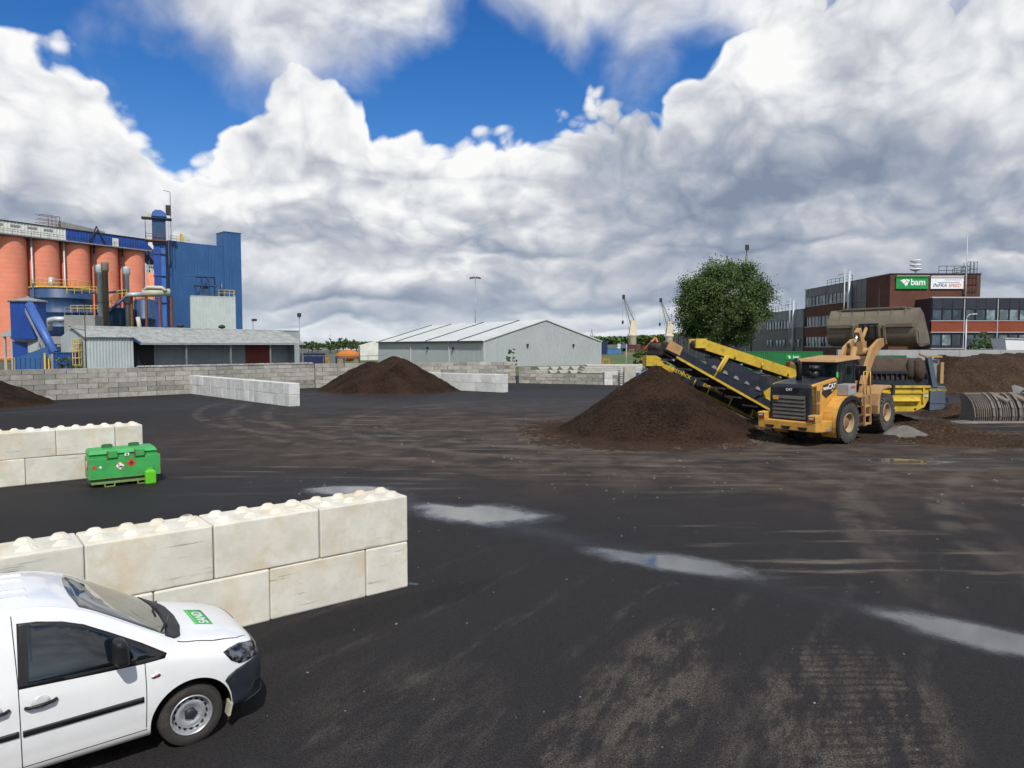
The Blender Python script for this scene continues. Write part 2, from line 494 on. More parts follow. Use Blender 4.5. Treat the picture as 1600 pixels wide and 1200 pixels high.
    w = (X - p0.x) * (-dv.y) + (Y - p0.y) * dv.x
    valley = clamp01(1.0 - S.m('ABSOLUTE', w + (mid - 0.5) * 1.6) / 1.25) * sstep(Y, 21.5, 19.0)
    wetfar = sstep(Y, 38.0, 50.0) * sstep(Y, 75.0, 62.0) * 0.55 + ell(1480, 722, 5.0, 1.6, 0.0, 1.5) * sstep(silt_n, 0.6, 0.45) * 0.7 + ell(300, 770, 9.0, 3.2, 0.2, 1.5) * 0.5
    dark_strip = ell(560, 965, 3.2, 0.55, 0.68, 2.0)  # darkens a strip along the foot of the block wall
    wet = clamp01(valley + wetfar)
    c = mixc(clamp01(wet * 0.5 + dark_strip * 0.35), c, (0.008, 0.008, 0.009))
    nt.links.new(c.s, b.inputs['Base Color'])
    # a dusty mat surface, shinier where wet
    r = clamp01(0.93 - wet * 0.42 - fine * 0.1)
    nt.links.new(r.s, b.inputs['Roughness'])
    b.inputs['Specular IOR Level'].default_value = 0.16
    n = nt.nodes.new('ShaderNodeBump'); n.inputs['Distance'].default_value = 0.012
    st = 0.65 - wet * 0.4
    nt.links.new(st.s, n.inputs['Strength'])
    nt.links.new((fine * 0.8 - grit * 0.6 + mid * 1.2).s, n.inputs['Height']); nt.links.new(n.outputs[0], b.inputs['Normal'])
    return m
def make_ground():
    m = MB()
    m.quad((-6000, -60, 0), (6000, -60, 0), (6000, 9000, 0), (-6000, 9000, 0))
    o = m.build('ground', pm('far_land', (0.075, 0.085, 0.055), 0.95, var=0.4, scale=0.01))
    tag(o, kind='structure')
    y = MB(); y.quad((-90, -40, 0.004), (90, -40, 0.004), (90, 98, 0.004), (-90, 98, 0.004))
    o = y.build('yard_pavement', ground_material()); tag(o, kind='structure')
make_ground()

# puddles: still water with a ragged, drying rim
def puddle_mat():
    m, nt, b = new_mat('puddle_water')
    b.inputs['Base Color'].default_value = (0.075, 0.078, 0.08, 1); b.inputs['Roughness'].default_value = 0.035
    b.inputs['IOR'].default_value = 1.6
    at_ = nt.nodes.new('ShaderNodeAttribute'); at_.attribute_name = 'depth'
    v = objcoord(nt, False)
    d = S(at_.outputs['Fac']) + (noise(v, 2.0, 6, 0.65) - 0.5) * 0.55 + (noise(v, 30.0, 3, 0.7) - 0.5) * 0.22
    a = sstep(d, 0.14, 0.62) * 0.97
    tr = nt.nodes.new('ShaderNodeBsdfTransparent'); mx = nt.nodes.new('ShaderNodeMixShader')
    nt.links.new(a.s, mx.inputs[0]); nt.links.new(tr.outputs[0], mx.inputs[1]); nt.links.new(b.outputs[0], mx.inputs[2])
    rr = clamp01(0.62 - sstep(d, 0.25, 0.62) * 0.59)
    nt.links.new(rr.s, b.inputs['Roughness'])
    nt.links.new(mx.outputs[0], nt.nodes['Material Output'].inputs[0])
    return m
PUD = puddle_mat()
def puddle(label, cx, cy, rx, ry, ang, seed):
    rnd = random.Random(seed); N, R = 40, 8
    ph = [(rnd.uniform(0, 6.28), rnd.uniform(0.05, 0.22) / k) for k in range(1, 7)]
    vs, fs, dp = [(0, 0, 0)], [], [1.0]
    for j in range(1, R + 1):
        for i in range(N):
            a = 2 * pi * i / N; k = 1 + sum(am * sin((q + 2) * a + p) for q, (p, am) in enumerate(ph))
            t = j / R
            x, y = rx * k * t * cos(a), ry * k * t * sin(a)
            vs.append((x * cos(ang) - y * sin(ang), x * sin(ang) + y * cos(ang), 0)); dp.append(1 - t)
    for i in range(N): fs.append((0, 1 + i, 1 + (i + 1) % N))
    for j in range(R - 1):
        for i in range(N):
            a, b = 1 + j * N + i, 1 + j * N + (i + 1) % N
            fs.append((a, a + N, b + N, b))
    me = bpy.data.meshes.new('puddle'); me.from_pydata(vs, [], fs)
    at_ = me.attributes.new('depth', 'FLOAT', 'POINT'); at_.data.foreach_set('value', dp)
    me.materials.append(PUD)
    o = link_mesh('puddle', me, None, (cx, cy, 0.009))
    tag(o, label, None, None, 'structure')
for i, (px, py, rx, ry, an) in enumerate([(745, 803, 2.9, 1.45, -0.55), (1050, 880, 2.2, 1.0, -0.55), (1555, 998, 2.6, 0.8, -0.72), (545, 766, 2.0, 1.0, -0.3), (1410, 721, 3.0, 0.95, -0.12), (646, 913, 0.13, 0.1, 0.0)]):
    g_ = gnd(px, py)
    puddle(['shallow bright puddle past the end of the pale block wall', 'long puddle in the middle of the yard', 'puddle reaching the right edge of the yard', 'wet patch behind the pale block wall', 'puddle in front of the wheel loader mirroring yellow', 'tiny puddle at the foot of the block wall end'][i], g_.x, g_.y, rx, ry, an, 20 + i)

# ------------------------------------------------------------------ concrete block walls
def concrete(name, base, stain, mossy, dark_amt=0.5, rv=0.06):
    if name in MATS: return MATS[name]
    m, nt, b = new_mat(name)
    v = objcoord(nt)
    tcn = nt.nodes.new('ShaderNodeTexCoord'); L = S(tcn.outputs['Object'])
    lx, ly, lz = sep(L)
    n1 = noise(v, 1.6, 6, 0.6)
    c = mixc(sstep(n1, 0.3, 0.7), tuple(x * 0.86 for x in base), tuple(min(1, x * 1.06) for x in base))
    n2 = noise(vadd(v, (5, 9, 1)), 0.9, 5, 0.6)
    c = mixc(sstep(n2, 0.47, 0.72) * 0.85, c, stain)
    n3 = noise(vadd(v, (1, 2, 8)), 3.5, 5, 0.7)
    c = mixc(sstep(n3, 0.48, 0.70) * 0.42, c, mossy)
    # scuffs left by shovels: long, level, dark
    sc = noise(vscale(vadd(v, (2, 0, 3)), (0.55, 0.55, 13.0)), 1.3, 6, 0.7)
    sm = noise(vadd(v, (7, 3, 5)), 1.1, 3, 0.5)
    c = mixc(sstep(sc, 0.57, 0.66) * sstep(sm, 0.54, 0.64) * dark_amt, c, (0.10, 0.10, 0.095))
    oi = nt.nodes.new('ShaderNodeObjectInfo')
    k = S(oi.outputs['Random']) * (2 * rv) + (1 - rv)
    n = nt.nodes.new('ShaderNodeVectorMath'); n.operation = 'SCALE'
    nt.links.new(c.s, n.inputs[0]); nt.links.new(k.s, n.inputs['Scale'])
    nt.links.new(n.outputs[0], b.inputs['Base Color'])
    b.inputs['Roughness'].default_value = 0.88; b.inputs['Specular IOR Level'].default_value = 0.25
    bump(nt, b, noise(v, 45, 4, 0.65) + n3 * 0.8, 0.25, 0.012)
    MATS[name] = m
    return m
C_NEW = concrete('pale_new_concrete', (0.68, 0.665, 0.58), (0.60, 0.48, 0.32), (0.50, 0.48, 0.31), 0.75)
C_MID = concrete('pale_grey_concrete', (0.60, 0.61, 0.59), (0.50, 0.49, 0.43), (0.46, 0.48, 0.44), 0.5, 0.13)
C_OLD = concrete('old_grey_concrete', (0.36, 0.35, 0.31), (0.23, 0.215, 0.175), (0.12, 0.12, 0.105), 0.9, 0.28)

def block_mesh(name, L, W, H, mat, studs=True, bev=0.025):
    m = MB(); m.box(-L / 2, L / 2, -W / 2, W / 2, 0, H)
    me = m.mesh(name)
    bm = bmesh.new(); bm.from_mesh(me)
    bmesh.ops.bevel(bm, geom=list(bm.edges), offset=bev, segments=2, profile=0.5, affect='EDGES')
    if studs:
        nx = max(1, round(L / 0.4)); ny = max(1, round(W / 0.4))
        for i in range(nx):
            for j in range(ny):
                cx, cy = -L / 2 + (i + 0.5) * L / nx, -W / 2 + (j + 0.5) * W / ny
                rings = []
                for r, z in ((0.112, -0.005), (0.106, 0.006), (0.050, 0.068), (0.040, 0.072)):
                    rings.append([bm.verts.new((cx + r * (1.3 if abs(cos(2 * pi * k / 8 + pi / 8)) > .9 else 1.0) * cos(2 * pi * k / 8 + pi / 8), cy + r * sin(2 * pi * k / 8 + pi / 8), H + z)) for k in range(8)])
                for a, b in zip(rings[:-1], rings[1:]):
                    for k in range(8): bm.faces.new((a[k], a[(k + 1) % 8], b[(k + 1) % 8], b[k]))
                bm.faces.new(rings[-1])
    bm.to_mesh(me); bm.free()
    me.materials.append(mat)
    return me
def wall_of_blocks(name, label, end, d, rows, length, bl, bw, bh, mat, studs=True, back=None, jitter=0.006, offs=(0.0, 0.5), seed=1, group=None, steps=None, bev=0.025, gap=0.012):
    """a dry-stacked wall from `end` running along unit vector d; the seen face lies on the line; rows from the ground up"""
    rnd = random.Random(seed)
    d = Vector((d[0], d[1], 0)).normalized()
    nrm = back if back else Vector((d.y, -d.x, 0))      # direction of the wall's thickness
    rz = atan2(d.y, d.x)
    root = empty(name, (end.x, end.y, 0), 0, label, 'wall', group); root['kind'] = 'thing'
    cache = {}
    def get(L, top):
        k = (round(L, 2), top)
        if k not in cache: cache[k] = block_mesh('block', L - gap, bw, bh - gap * 0.5, mat, top, bev)
        return cache[k]
    for r in range(rows):
        s = 0.0; first = offs[r % len(offs)]
        while s < length - 0.05:
            L = bl * first if (s == 0.0 and first > 0) else bl
            L = min(L, length - s)
            if L < 0.2: break
            if steps and not steps(r, s + L / 2): s += L; continue
            p = d * (s + L / 2) + nrm * (bw / 2 + rnd.uniform(-jitter, jitter)) + d * rnd.uniform(-0.003, 0.003)
            link_mesh('block', get(L, studs and r == rows - 1), root, (p.x, p.y, r * bh), (0, 0, rz + rnd.uniform(-1, 1) * jitter * 0.35))
            s += L
    return root
DIR_A = Vector((-0.778, -0.628, 0)); BACK_A = Vector((-0.628, 0.778, 0))
e1 = gnd(638, 916.5)
wall_of_blocks('block_wall', 'pale studded concrete block wall beside the white van', e1, DIR_A, 2, 11.2, 1.6, 0.8, 0.8, C_NEW, True, BACK_A, 0.012, (0.5, 0.0), 3)
e2 = Vector((-12.07, 22.9, 0))
wall_of_blocks('block_wall', 'pale studded block wall behind the green fuel tank', e2, DIR_A, 2, 9.6, 1.6, 0.8, 0.8, C_NEW, True, BACK_A, 0.012, (0.0, 0.5), 5)
e3 = gnd(452, 635.5)
wall_of_blocks('block_wall', 'low pale wall of cube blocks running to the old grey wall', e3, (-0.70, 0.714), 2, 18.4, 0.8, 0.8, 0.8, C_MID, False, Vector((0.714, 0.70, 0)), 0.012, (0.0, 0.0), 7, gap=0.02)
e4 = gnd(786, 613.5)
wall_of_blocks('block_wall', 'low pale block wall right of the far brown heap', e4, (-0.825, 0.565), 2, 13.6, 1.2, 0.8, 0.8, C_MID, False, Vector((0.565, 0.825, 0)), 0.012, (0.66, 0.0), 9, gap=0.02)
w0, w1, w2 = gnd(-60, 632), gnd(492, 606), Vector((0.4, 78.5, 0))
def run(a, b): d = (b - a); return d.normalized(), d.length
dd, ll = run(w0, w1)
wall_of_blocks('block_wall', 'long old grey block wall in front of the silo works', w0, dd, 6, ll, 1.45, 0.4, 0.4, C_OLD, False, Vector((-dd.y, dd.x, 0)), 0.012, (0.0, 0.5), 11, bev=0.012, gap=0.034)
dd, ll = run(w1, w2)
wall_of_blocks('block_wall', 'old grey block wall behind the far brown heap', w1 + dd * 0.05, dd, 6, ll, 1.45, 0.4, 0.4, C_OLD, False, Vector((-dd.y, dd.x, 0)), 0.012, (0.5, 0.0), 13, bev=0.012, gap=0.034)
w3 = gnd(972, 602)
w2b = Vector((0.75, 78.2, 0))
dd, ll = run(w2b, w3)
wall_of_blocks('block_wall', 'stepped low grey block wall below the stacked concrete elements', w2b, dd, 5, ll, 1.3, 0.5, 0.36, C_OLD, False, Vector((-dd.y, dd.x, 0)), 0.012, (0.0, 0.5), 15, bev=0.012, gap=0.034,
               steps=lambda r, s: r < 3 or (r == 3 and s < 3.4) or (r == 4 and s < 1.6))
# coping of fibre sheets along the top of the long wall
def coping(a, b, z, label):
    d, L = run(a, b); n = Vector((-d.y, d.x, 0)); rz = atan2(d.y, d.x)
    root = empty('wall_coping', (a.x, a.y, z), rz, label, 'coping')
    k = int(L / 0.5)
    me = MB()
    me.prism([(-0.06, 0.0), (0.0, 0.07), (0.2, 0.11), (0.42, 0.07), (0.47, 0.0)], 'x', 0, 0.44)
    mm = me.mesh('cap'); mm.materials.append(pm('coping_cement', (0.33, 0.325, 0.30), 0.9, var=0.4, scale=3, dirt=(0.09, 0.09, 0.08), dirt_amt=0.6, rnd_val=0.2))
    for i in range(k): link_mesh('cap', mm, root, (i * 0.5, 0, 0.003 + 0.012 * random.random()), (random.uniform(-.04, .04), 0, 0))
coping(w0 + (w1 - w0) * 0.42, w1, 2.4, 'row of humped cement caps on the long grey wall')

# ------------------------------------------------------------------ heaps
def heap_mat(name, a, b_, scale=9.0, chips=None, bstr=0.8, chip_amt=0.5, dist=0.06):
    if name in MATS: return MATS[name]
    m, nt, b = new_mat(name)
    v = objcoord(nt, False)
    n1 = noise(v, 0.6, 5, 0.6); n2 = noise(v, scale, 5, 0.7)
    c = mixc(sstep(n1 * 0.4 + n2 * 0.6, 0.40, 0.60), a, b_)
    vo = voro(v, scale * 1.6)
    if chips: c = mixc(sstep(voro(v, scale * 1.3, out='Color'), 0.0, 1.0) * 1.0, c, c); c = mixc(sstep(noise(v, scale * 1.4, 3, 0.7), 0.56, 0.68) * chip_amt, c, chips)
    at_ = nt.nodes.new('ShaderNodeAttribute'); at_.attribute_name = 'foot'
    ft = S(at_.outputs['Fac'])
    c = mixc(clamp01(ft * ft + (n2 - 0.5) * 0.4) * 0.5, c, tuple(min(1, x * 1.7 + 0.006) for x in b_))
    nt.links.new(c.s, b.inputs['Base Color']); b.inputs['Roughness'].default_value = 0.97; b.inputs['Specular IOR Level'].default_value = 0.12
    bump(nt, b, n2 + vo * 0.6, bstr, dist)
    MATS[name] = m
    return m
def hash2(x, y, s=0):
    n = sin(x * 127.1 + y * 311.7 + s * 74.7) * 43758.5453
    return n - math.floor(n)
def vnoise(x, y, s=0):
    ix, iy = math.floor(x), math.floor(y); fx, fy = x - ix, y - iy
    fx, fy = fx * fx * (3 - 2 * fx), fy * fy * (3 - 2 * fy)
    a, b = hash2(ix, iy, s), hash2(ix + 1, iy, s); c, d = hash2(ix, iy + 1, s), hash2(ix + 1, iy + 1, s)
    return (a * (1 - fx) + b * fx) * (1 - fy) + (c * (1 - fx) + d * fx) * fy
def fbm(x, y, s=0, o=4):
    t, a = 0, 0.5
    for k in range(o): t += a * vnoise(x, y, s + k); x *= 2.03; y *= 2.03; a *= 0.5
    return t
def heap(name, label, hfun, x0, x1, y0, y1, step, mat, rough=0.1, foot_h=0.35, cat='heap', clod=0.05, seed=0):
    """height field heap; hfun(x, y) >= 0 inside"""
    nx, ny = int((x1 - x0) / step) + 1, int((y1 - y0) / step) + 1
    vs, ft, idx = [], [], {}
    for j in range(ny):
        for i in range(nx):
            x, y = x0 + i * step, y0 + j * step
            h = hfun(x, y)
            if h > -0.25:
                z = h + (fbm(x * 0.9, y * 0.9, seed) - 0.47) * rough * 2 * min(1, max(0, h + .3)) + (fbm(x * 4.5, y * 4.5, seed + 5, 3) - 0.44) * clod * 2
                idx[(i, j)] = len(vs); vs.append((x, y, max(z, -0.05))); ft.append(max(0, 1 - max(0, h) / foot_h))
    fs = []
    for j in range(ny - 1):
        for i in range(nx - 1):
            k = [(i, j), (i + 1, j), (i + 1, j + 1), (i, j + 1)]
            if all(q in idx for q in k): fs.append(tuple(idx[q] for q in k))
    me = bpy.data.meshes.new(name); me.from_pydata(vs, [], fs)
    me.polygons.foreach_set('use_smooth', [True] * len(fs))
    a = me.attributes.new('foot', 'FLOAT', 'POINT'); a.data.foreach_set('value', ft)
    me.materials.append(mat)
    o = link_mesh(name, me); tag(o, label, cat)
    return o
SOIL = heap_mat('dark_compost', (0.0125, 0.0072, 0.0046), (0.043, 0.0255, 0.016), 9.0, (0.088, 0.056, 0.036), 1.0, 0.55, 0.09)
BARK = heap_mat('shredded_bark', (0.030, 0.019, 0.012), (0.062, 0.041, 0.026), 7.0, (0.20, 0.135, 0.08), 1.0, 0.6, 0.10)
def cone(cx, cy, r, h, top=0.35, sx=1.0, ang=0.0, wob=0.1, seed=0):
    def f(x, y):
        dx, dy = x - cx, y - cy
        u = (dx * cos(ang) + dy * sin(ang)) / sx; w = -dx * sin(ang) + dy * cos(ang)
        a = atan2(w, u)
        rr = sqrt(u * u + w * w) / (1 + wob * (vnoise(a * 1.3 + 9, 1.7, seed) - 0.5) * 2 * (0.3 if r < 1 else 1))
        hh = h * (1 - rr / r)
        if hh > h - top: hh = h - top + top * (1 - exp(-(hh - (h - top)) / top))
        return hh
    return f
P1 = (7.15, 34.1)
f1 = cone(P1[0] - 0.1, P1[1], 4.95, 3.32, 0.32, 1.0, 0, 0.06, 2)
spread = cone(P1[0] - 0.9, P1[1] - 0.5, 5.4, 0.26, 0.08, 1.12, 0, 0.14, 4)
heap('compost_heap', 'large dark brown cone of sieved compost under the conveyor', lambda x, y: max(f1(x, y), spread(x, y)), -2, 15, 26.5, 41, 0.075, SOIL, 0.17, 0.32, clod=0.06, seed=3)
g2 = gnd(596, 616)
f2a = cone(g2.x + 0.4, g2.y + 4.6, 5.9, 3.5, 0.8, 1.08, 0.1, 0.08, 6)
f2b = cone(g2.x - 2.0, g2.y + 5.6, 5.0, 3.0, 0.6, 1.0, 0.1, 0.08, 8)
f2c = cone(g2.x + 1.9, g2.y + 4.8, 4.2, 2.5, 0.6, 1.0, 0.1, 0.08, 9)
heap('compost_heap', 'far broad dark brown heap against the grey wall', lambda x, y: max(f2a(x, y), f2b(x, y), f2c(x, y)), g2.x - 9, g2.x + 10, g2.y - 3, g2.y + 12, 0.14, SOIL, 0.24, 0.3, clod=0.09, seed=5)
g3 = gnd(-30, 640)
f3 = cone(g3.x - 3.4, g3.y + 3.0, 5.3, 2.75, 0.5, 1.0, 0, 0.06, 12)
heap('compost_heap', 'dark brown heap cut by the left edge of the picture', f3, g3.x - 9, g3.x + 6, g3.y - 4, g3.y + 9, 0.14, SOIL, 0.2, 0.3, clod=0.08, seed=7)
# the long bank of bark at the right
def fbark(x, y):
    front = 62.0 + (fbm(x * 0.25, 3.3, 4) - 0.5) * 2.0
    h = min((y - front) * 1.05, 3.25 + (fbm(x * 0.45, y * 0.4, 3) - 0.5) * 0.7, (x - 37.0) * 0.75)
    return h
heap('bark_bank', 'long brown bank of shredded bark along the concrete wall', fbark, 35.5, 62, 60.5, 68.4, 0.16, BARK, 0.22, 0.12, 'bank', 0.16, 21)

# ------------------------------------------------------------------ corrugated sheeting
def corr(m, p0, p1, z0, z1, pitch=0.5, depth=0.06, out_off=0.0):
    """trapezoid-profiled sheet along p0 -> p1 (seen from outside p0 is left); z1 may be a function of distance"""
    p0, p1 = Vector((p0[0], p0[1], 0)), Vector((p1[0], p1[1], 0))
    d = p1 - p0; L = d.length; d.normalize(); n = Vector((d.y, -d.x, 0))
    k = max(1, round(L / pitch)); w = L / k
    ss = []
    for i in range(k):
        b = i * w
        ss += [(b, 0), (b + w * 0.45, 0), (b + w * 0.55, depth), (b + w * 0.9, depth)]
    ss.append((L, 0))
    zf = z1 if callable(z1) else (lambda s: z1)
    vs = []
    for s_, o in ss:
        q = p0 + d * s_ + n * (o + out_off)
        vs.append((q.x, q.y, z0)); vs.append((q.x, q.y, zf(s_)))
    m.add(vs, [(2 * i, 2 * i + 2, 2 * i + 3, 2 * i + 1) for i in range(len(ss) - 1)])
    return m
def clad_box(root, mat, x0, x1, y0, y1, z0, z1, pitch=0.5, depth=0.06, roof_mat=None, trim=None):
    """four clad walls and a flat roof; each wall its own part"""
    pts = [(x0, y0), (x1, y0), (x1, y1), (x0, y1)]
    for i in range(4):
        part('wall', mat, root, lambda m: corr(m, pts[i], pts[(i + 1) % 4], z0, z1, pitch, depth))
    boxpart('roof', roof_mat or mat, root, x0 - 0.08, x1 + 0.08, y0 - 0.08, y1 + 0.08, z1, z1 + 0.14)
def railing(m, pts, h=1.1, posts=1.6, r=0.035):
    pts = [Vector(p) for p in pts]
    for a, b in zip(pts[:-1], pts[1:]):
        L = (b - a).length; k = max(1, round(L / posts))
        for i in range(k + 1):
            q = a + (b - a) * i / k; m.tube(q, q + Vector((0, 0, h)), r, r, 5)
        for hh in (h, h * 0.55): m.tube(a + Vector((0, 0, hh)), b + Vector((0, 0, hh)), r, r, 5)
def ring_rail(m, c, r, z, a0, a1, h=1.1, k=14, t=0.04):
    pts = [(c[0] + r * cos(a0 + (a1 - a0) * i / k), c[1] + r * sin(a0 + (a1 - a0) * i / k), z) for i in range(k + 1)]
    railing(m, pts, h, 9, t)

M_SILO = pm('salmon_silo_paint', (0.74, 0.25, 0.15), 0.8, var=0.14, scale=0.25, dirt=(0.62, 0.29, 0.20), dirt_amt=0.4, streak=0.12)
M_BLUE = pm('blue_sheet', (0.030, 0.105, 0.265), 0.5, var=0.16, scale=0.4, streak=0.15)
M_BLUE2 = pm('bright_blue_sheet', (0.013, 0.062, 0.29), 0.45, var=0.15, scale=0.6, streak=0.1)
M_BLUEL = pm('pale_blue_sheet', (0.045, 0.13, 0.40), 0.45, var=0.15, scale=0.6, streak=0.15)
M_BLUED = pm('dark_blue_steel', (0.020, 0.062, 0.155), 0.5, var=0.25, scale=0.5, dirt=(0.10, 0.12, 0.14), streak=0.25)
M_WHITE = pm('white_sheet', (0.66, 0.67, 0.62), 0.7, var=0.12, scale=0.6, dirt=(0.35, 0.34, 0.28), dirt_amt=0.3, streak=0.2)
M_GREY = pm('grey_sheet', (0.36, 0.41, 0.41), 0.55, var=0.10, scale=0.5, dirt=(0.24, 0.26, 0.24), dirt_amt=0.3, streak=0.15)
M_GREYP = pm('pale_grey_sheet', (0.47, 0.53, 0.52), 0.55, var=0.10, scale=0.5, dirt=(0.33, 0.35, 0.32), dirt_amt=0.3, streak=0.15)
M_FIBRE = pm('fibre_cement_roof', (0.30, 0.32, 0.31), 0.9, var=0.35, scale=1.4, dirt=(0.12, 0.13, 0.11), dirt_amt=0.6, streak=0.35)
M_STEEL = pm('dull_steel', (0.30, 0.31, 0.31), 0.5, 0.3, var=0.3, scale=1.2, dirt=(0.16, 0.11, 0.07), dirt_amt=0.3)
M_DARK = pm('dark_steel', (0.022, 0.022, 0.025), 0.6, var=0.4, scale=2.0, dirt=(0.07, 0.06, 0.05), dirt_amt=0.3)
M_RUST = pm('rusty_steel', (0.20, 0.075, 0.035), 0.85, var=0.4, scale=2.0, dirt=(0.09, 0.06, 0.045))
M_YEL = pm('yellow_rail_paint', (0.66, 0.47, 0.08), 0.6, var=0.2, scale=2.0, dirt=(0.35, 0.26, 0.12))
M_CONC = pm('grey_cast_concrete', (0.27, 0.275, 0.26), 0.9, var=0.2, scale=0.8, dirt=(0.13, 0.13, 0.12), streak=0.35)
M_REDD = pm('red_door_paint', (0.26, 0.055, 0.035), 0.6, var=0.2, scale=0.8)
M_DUCT = pm('galvanised_duct', (0.47, 0.52, 0.55), 0.45, 0.2, var=0.15, scale=0.8, dirt=(0.30, 0.28, 0.22), streak=0.2)
M_DUCTB = pm('sooty_duct', (0.20, 0.165, 0.125), 0.7, var=0.3, scale=0.8, dirt=(0.09, 0.075, 0.06), streak=0.3)
M_CREAM = pm('cream_pipe', (0.52, 0.51, 0.40), 0.6, var=0.15, scale=1.0, dirt=(0.3, 0.28, 0.15), dirt_amt=0.4)

# ------------------------------------------------------------------ the silo works
SIL = [(-133.3 + 4.25 * i, 188 + 7.0 * i) for i in range(5)]
SDIR = Vector((4.25, 7.0, 0)).normalized(); SN = Vector((SDIR.y, -SDIR.x, 0))
order = ['leftmost tall salmon silo under the white gallery', 'second tall salmon silo from the left', 'middle one of the five tall salmon silos', 'fourth tall salmon silo from the left', 'rightmost tall salmon silo, below the blue gallery end']
for i, (x, y) in enumerate(SIL):
    r_ = empty('storage_silo', (x, y, 0), 0, order[i], 'silo', 'row of salmon silos')
    prof = [(4.05, 0.0)]
    for k in range(1, 26):
        z = k * 33.0 / 26; prof += [(4.05, z - 0.04), (4.044, z), (4.05, z + 0.04)]
    prof += [(4.05, 32.95)]
    part('shell', M_SILO, r_, lambda m: m.lathe(prof, 48))
    part('downpipe', M_DUCT if i in (0, 1) else M_DARK, r_, lambda m: m.tube(SN * 3.3 + SDIR * 4.05 + Vector((0, 0, 0)), SN * 3.3 + SDIR * 4.05 + Vector((0, 0, 33)), 0.22, 0.22, 8))
c6 = at(243, 540, 205)
r_ = empty('storage_silo', (c6.x, c6.y, 0), 0, 'small slim salmon silo beside the blue lift tower', 'silo')
part('shell', M_SILO, r_, lambda m: m.lathe([(1.9, 0), (1.9, 24.9), (1.7, 25.1)], 28))
part('guard_rail', M_WHITE, r_, lambda m: ring_rail(m, (0, 0), 1.75, 25.0, 0, 2 * pi, 2.2, 10, 0.07))
# gallery on top of the silos
g0 = Vector((SIL[0][0], SIL[0][1], 0)) - SDIR * 12
r_ = empty('silo_top_gallery', (g0.x, g0.y, 0), atan2(SDIR.y, SDIR.x), 'long roof gallery on the silos, white left and blue right', 'gallery')
r_['kind'] = 'thing'
FW = -3.75
sp = 12 + 8.19 * 1.55; en = 12 + 8.19 * 4.45
part('white_wall', M_WHITE, r_, lambda m: corr(m, (0, FW), (sp, FW), 33.2, 36.4, 0.8, 0.06))
part('blue_wall', M_BLUE2, r_, lambda m: corr(m, (sp, FW), (en, FW), 33.2, 36.4, 0.8, 0.06))
part('end_wall', M_BLUE2, r_, lambda m: corr(m, (en, FW), (en, 3.0), 33.2, 36.4, 0.8, 0.06))
boxpart('roof', M_DARK, r_, -0.2, en + 0.2, FW - 0.25, 3.2, 36.4, 36.62)
boxpart('floor_slab', M_STEEL, r_, -0.2, en + 0.3, FW - 1.15, 3.2, 32.85, 33.18)
boxpart('blank_panel', M_WHITE, r_, en - 11.0, en - 9.2, FW - 0.1, FW, 33.3, 35.6)
for k in range(6):
    x = 3.0 + k * 4.0
    if x < sp - 2: boxpart('louvre', M_STEEL, r_, x, x + 2.3, FW - 0.11, FW, 35.15, 35.75)
part('guard_rail', M_DARK, r_, lambda m: railing(m, [(0, FW - 1.1, 33.18), (en, FW - 1.1, 33.18)], 1.15, 2.2, 0.045))
def roof_frame(m):
    for x in (sp - 3.2, sp - 1.2):
        for y in (FW + 0.6, FW + 2.6): m.tube((x, y, 36.6), (x, y, 39.6), 0.08, 0.08, 5)
    for z in (37.4, 38.3, 39.5):
        m.box(sp - 6.5, sp - 1.0, FW + 0.55, FW + 0.7, z, z + 0.12); m.box(sp - 6.5, sp - 1.0, FW + 2.5, FW + 2.65, z, z + 0.12)
part('roof_frame', M_RUST, r_, roof_frame)
def roof_conv(m):
    m.hexa([(sp - 1, FW + 0.4, 36.6), (sp + 11, FW + 0.4, 36.6), (sp + 11, FW + 2.2, 36.6), (sp - 1, FW + 2.2, 36.6), (sp - 1, FW + 0.4, 38.4), (sp + 11, FW + 0.4, 37.2), (sp + 11, FW + 2.2, 37.2), (sp - 1, FW + 2.2, 38.4)])
part('roof_conveyor', M_CONC, r_, roof_conv)
def brace(m):
    m.tube((sp + 6, FW - 0.5, 33.2), (sp + 8.2, FW - 0.3, 38.3), 0.2, 0.2, 6); m.tube((sp + 10.5, FW - 0.5, 33.2), (sp + 8.2, FW - 0.3, 38.3), 0.2, 0.2, 6)
part('brace', M_DARK, r_, brace)
ge = g0 + SDIR * en
def slope_gallery(m):
    a0 = ge - SN * 1.0 ; a1 = at(252, 420, 236)
    d = Vector((a1.x - a0.x, a1.y - a0.y, 0)).normalized(); n = Vector((d.y, -d.x, 0)) * 1.6
    z0, z1 = 33.0, a1.z - 1.5
    m.hexa([a0 + n + Vector((0, 0, z0)), a1 * Vector((1, 1, 0)) + n + Vector((0, 0, z1)) if False else Vector((a1.x, a1.y, z1)) + n, Vector((a1.x, a1.y, z1)) - n, a0 - n + Vector((0, 0, z0)),
            a0 + n + Vector((0, 0, z0 + 3.4)), Vector((a1.x, a1.y, z1 + 3.8)) + n, Vector((a1.x, a1.y, z1 + 3.8)) - n, a0 - n + Vector((0, 0, z0 + 3.4))])
o = part('sloping_gallery', M_BLUE2, None, slope_gallery, fix=True)
tag(o, 'blue covered gallery sloping down from the silo tops', 'gallery', None, 'thing')

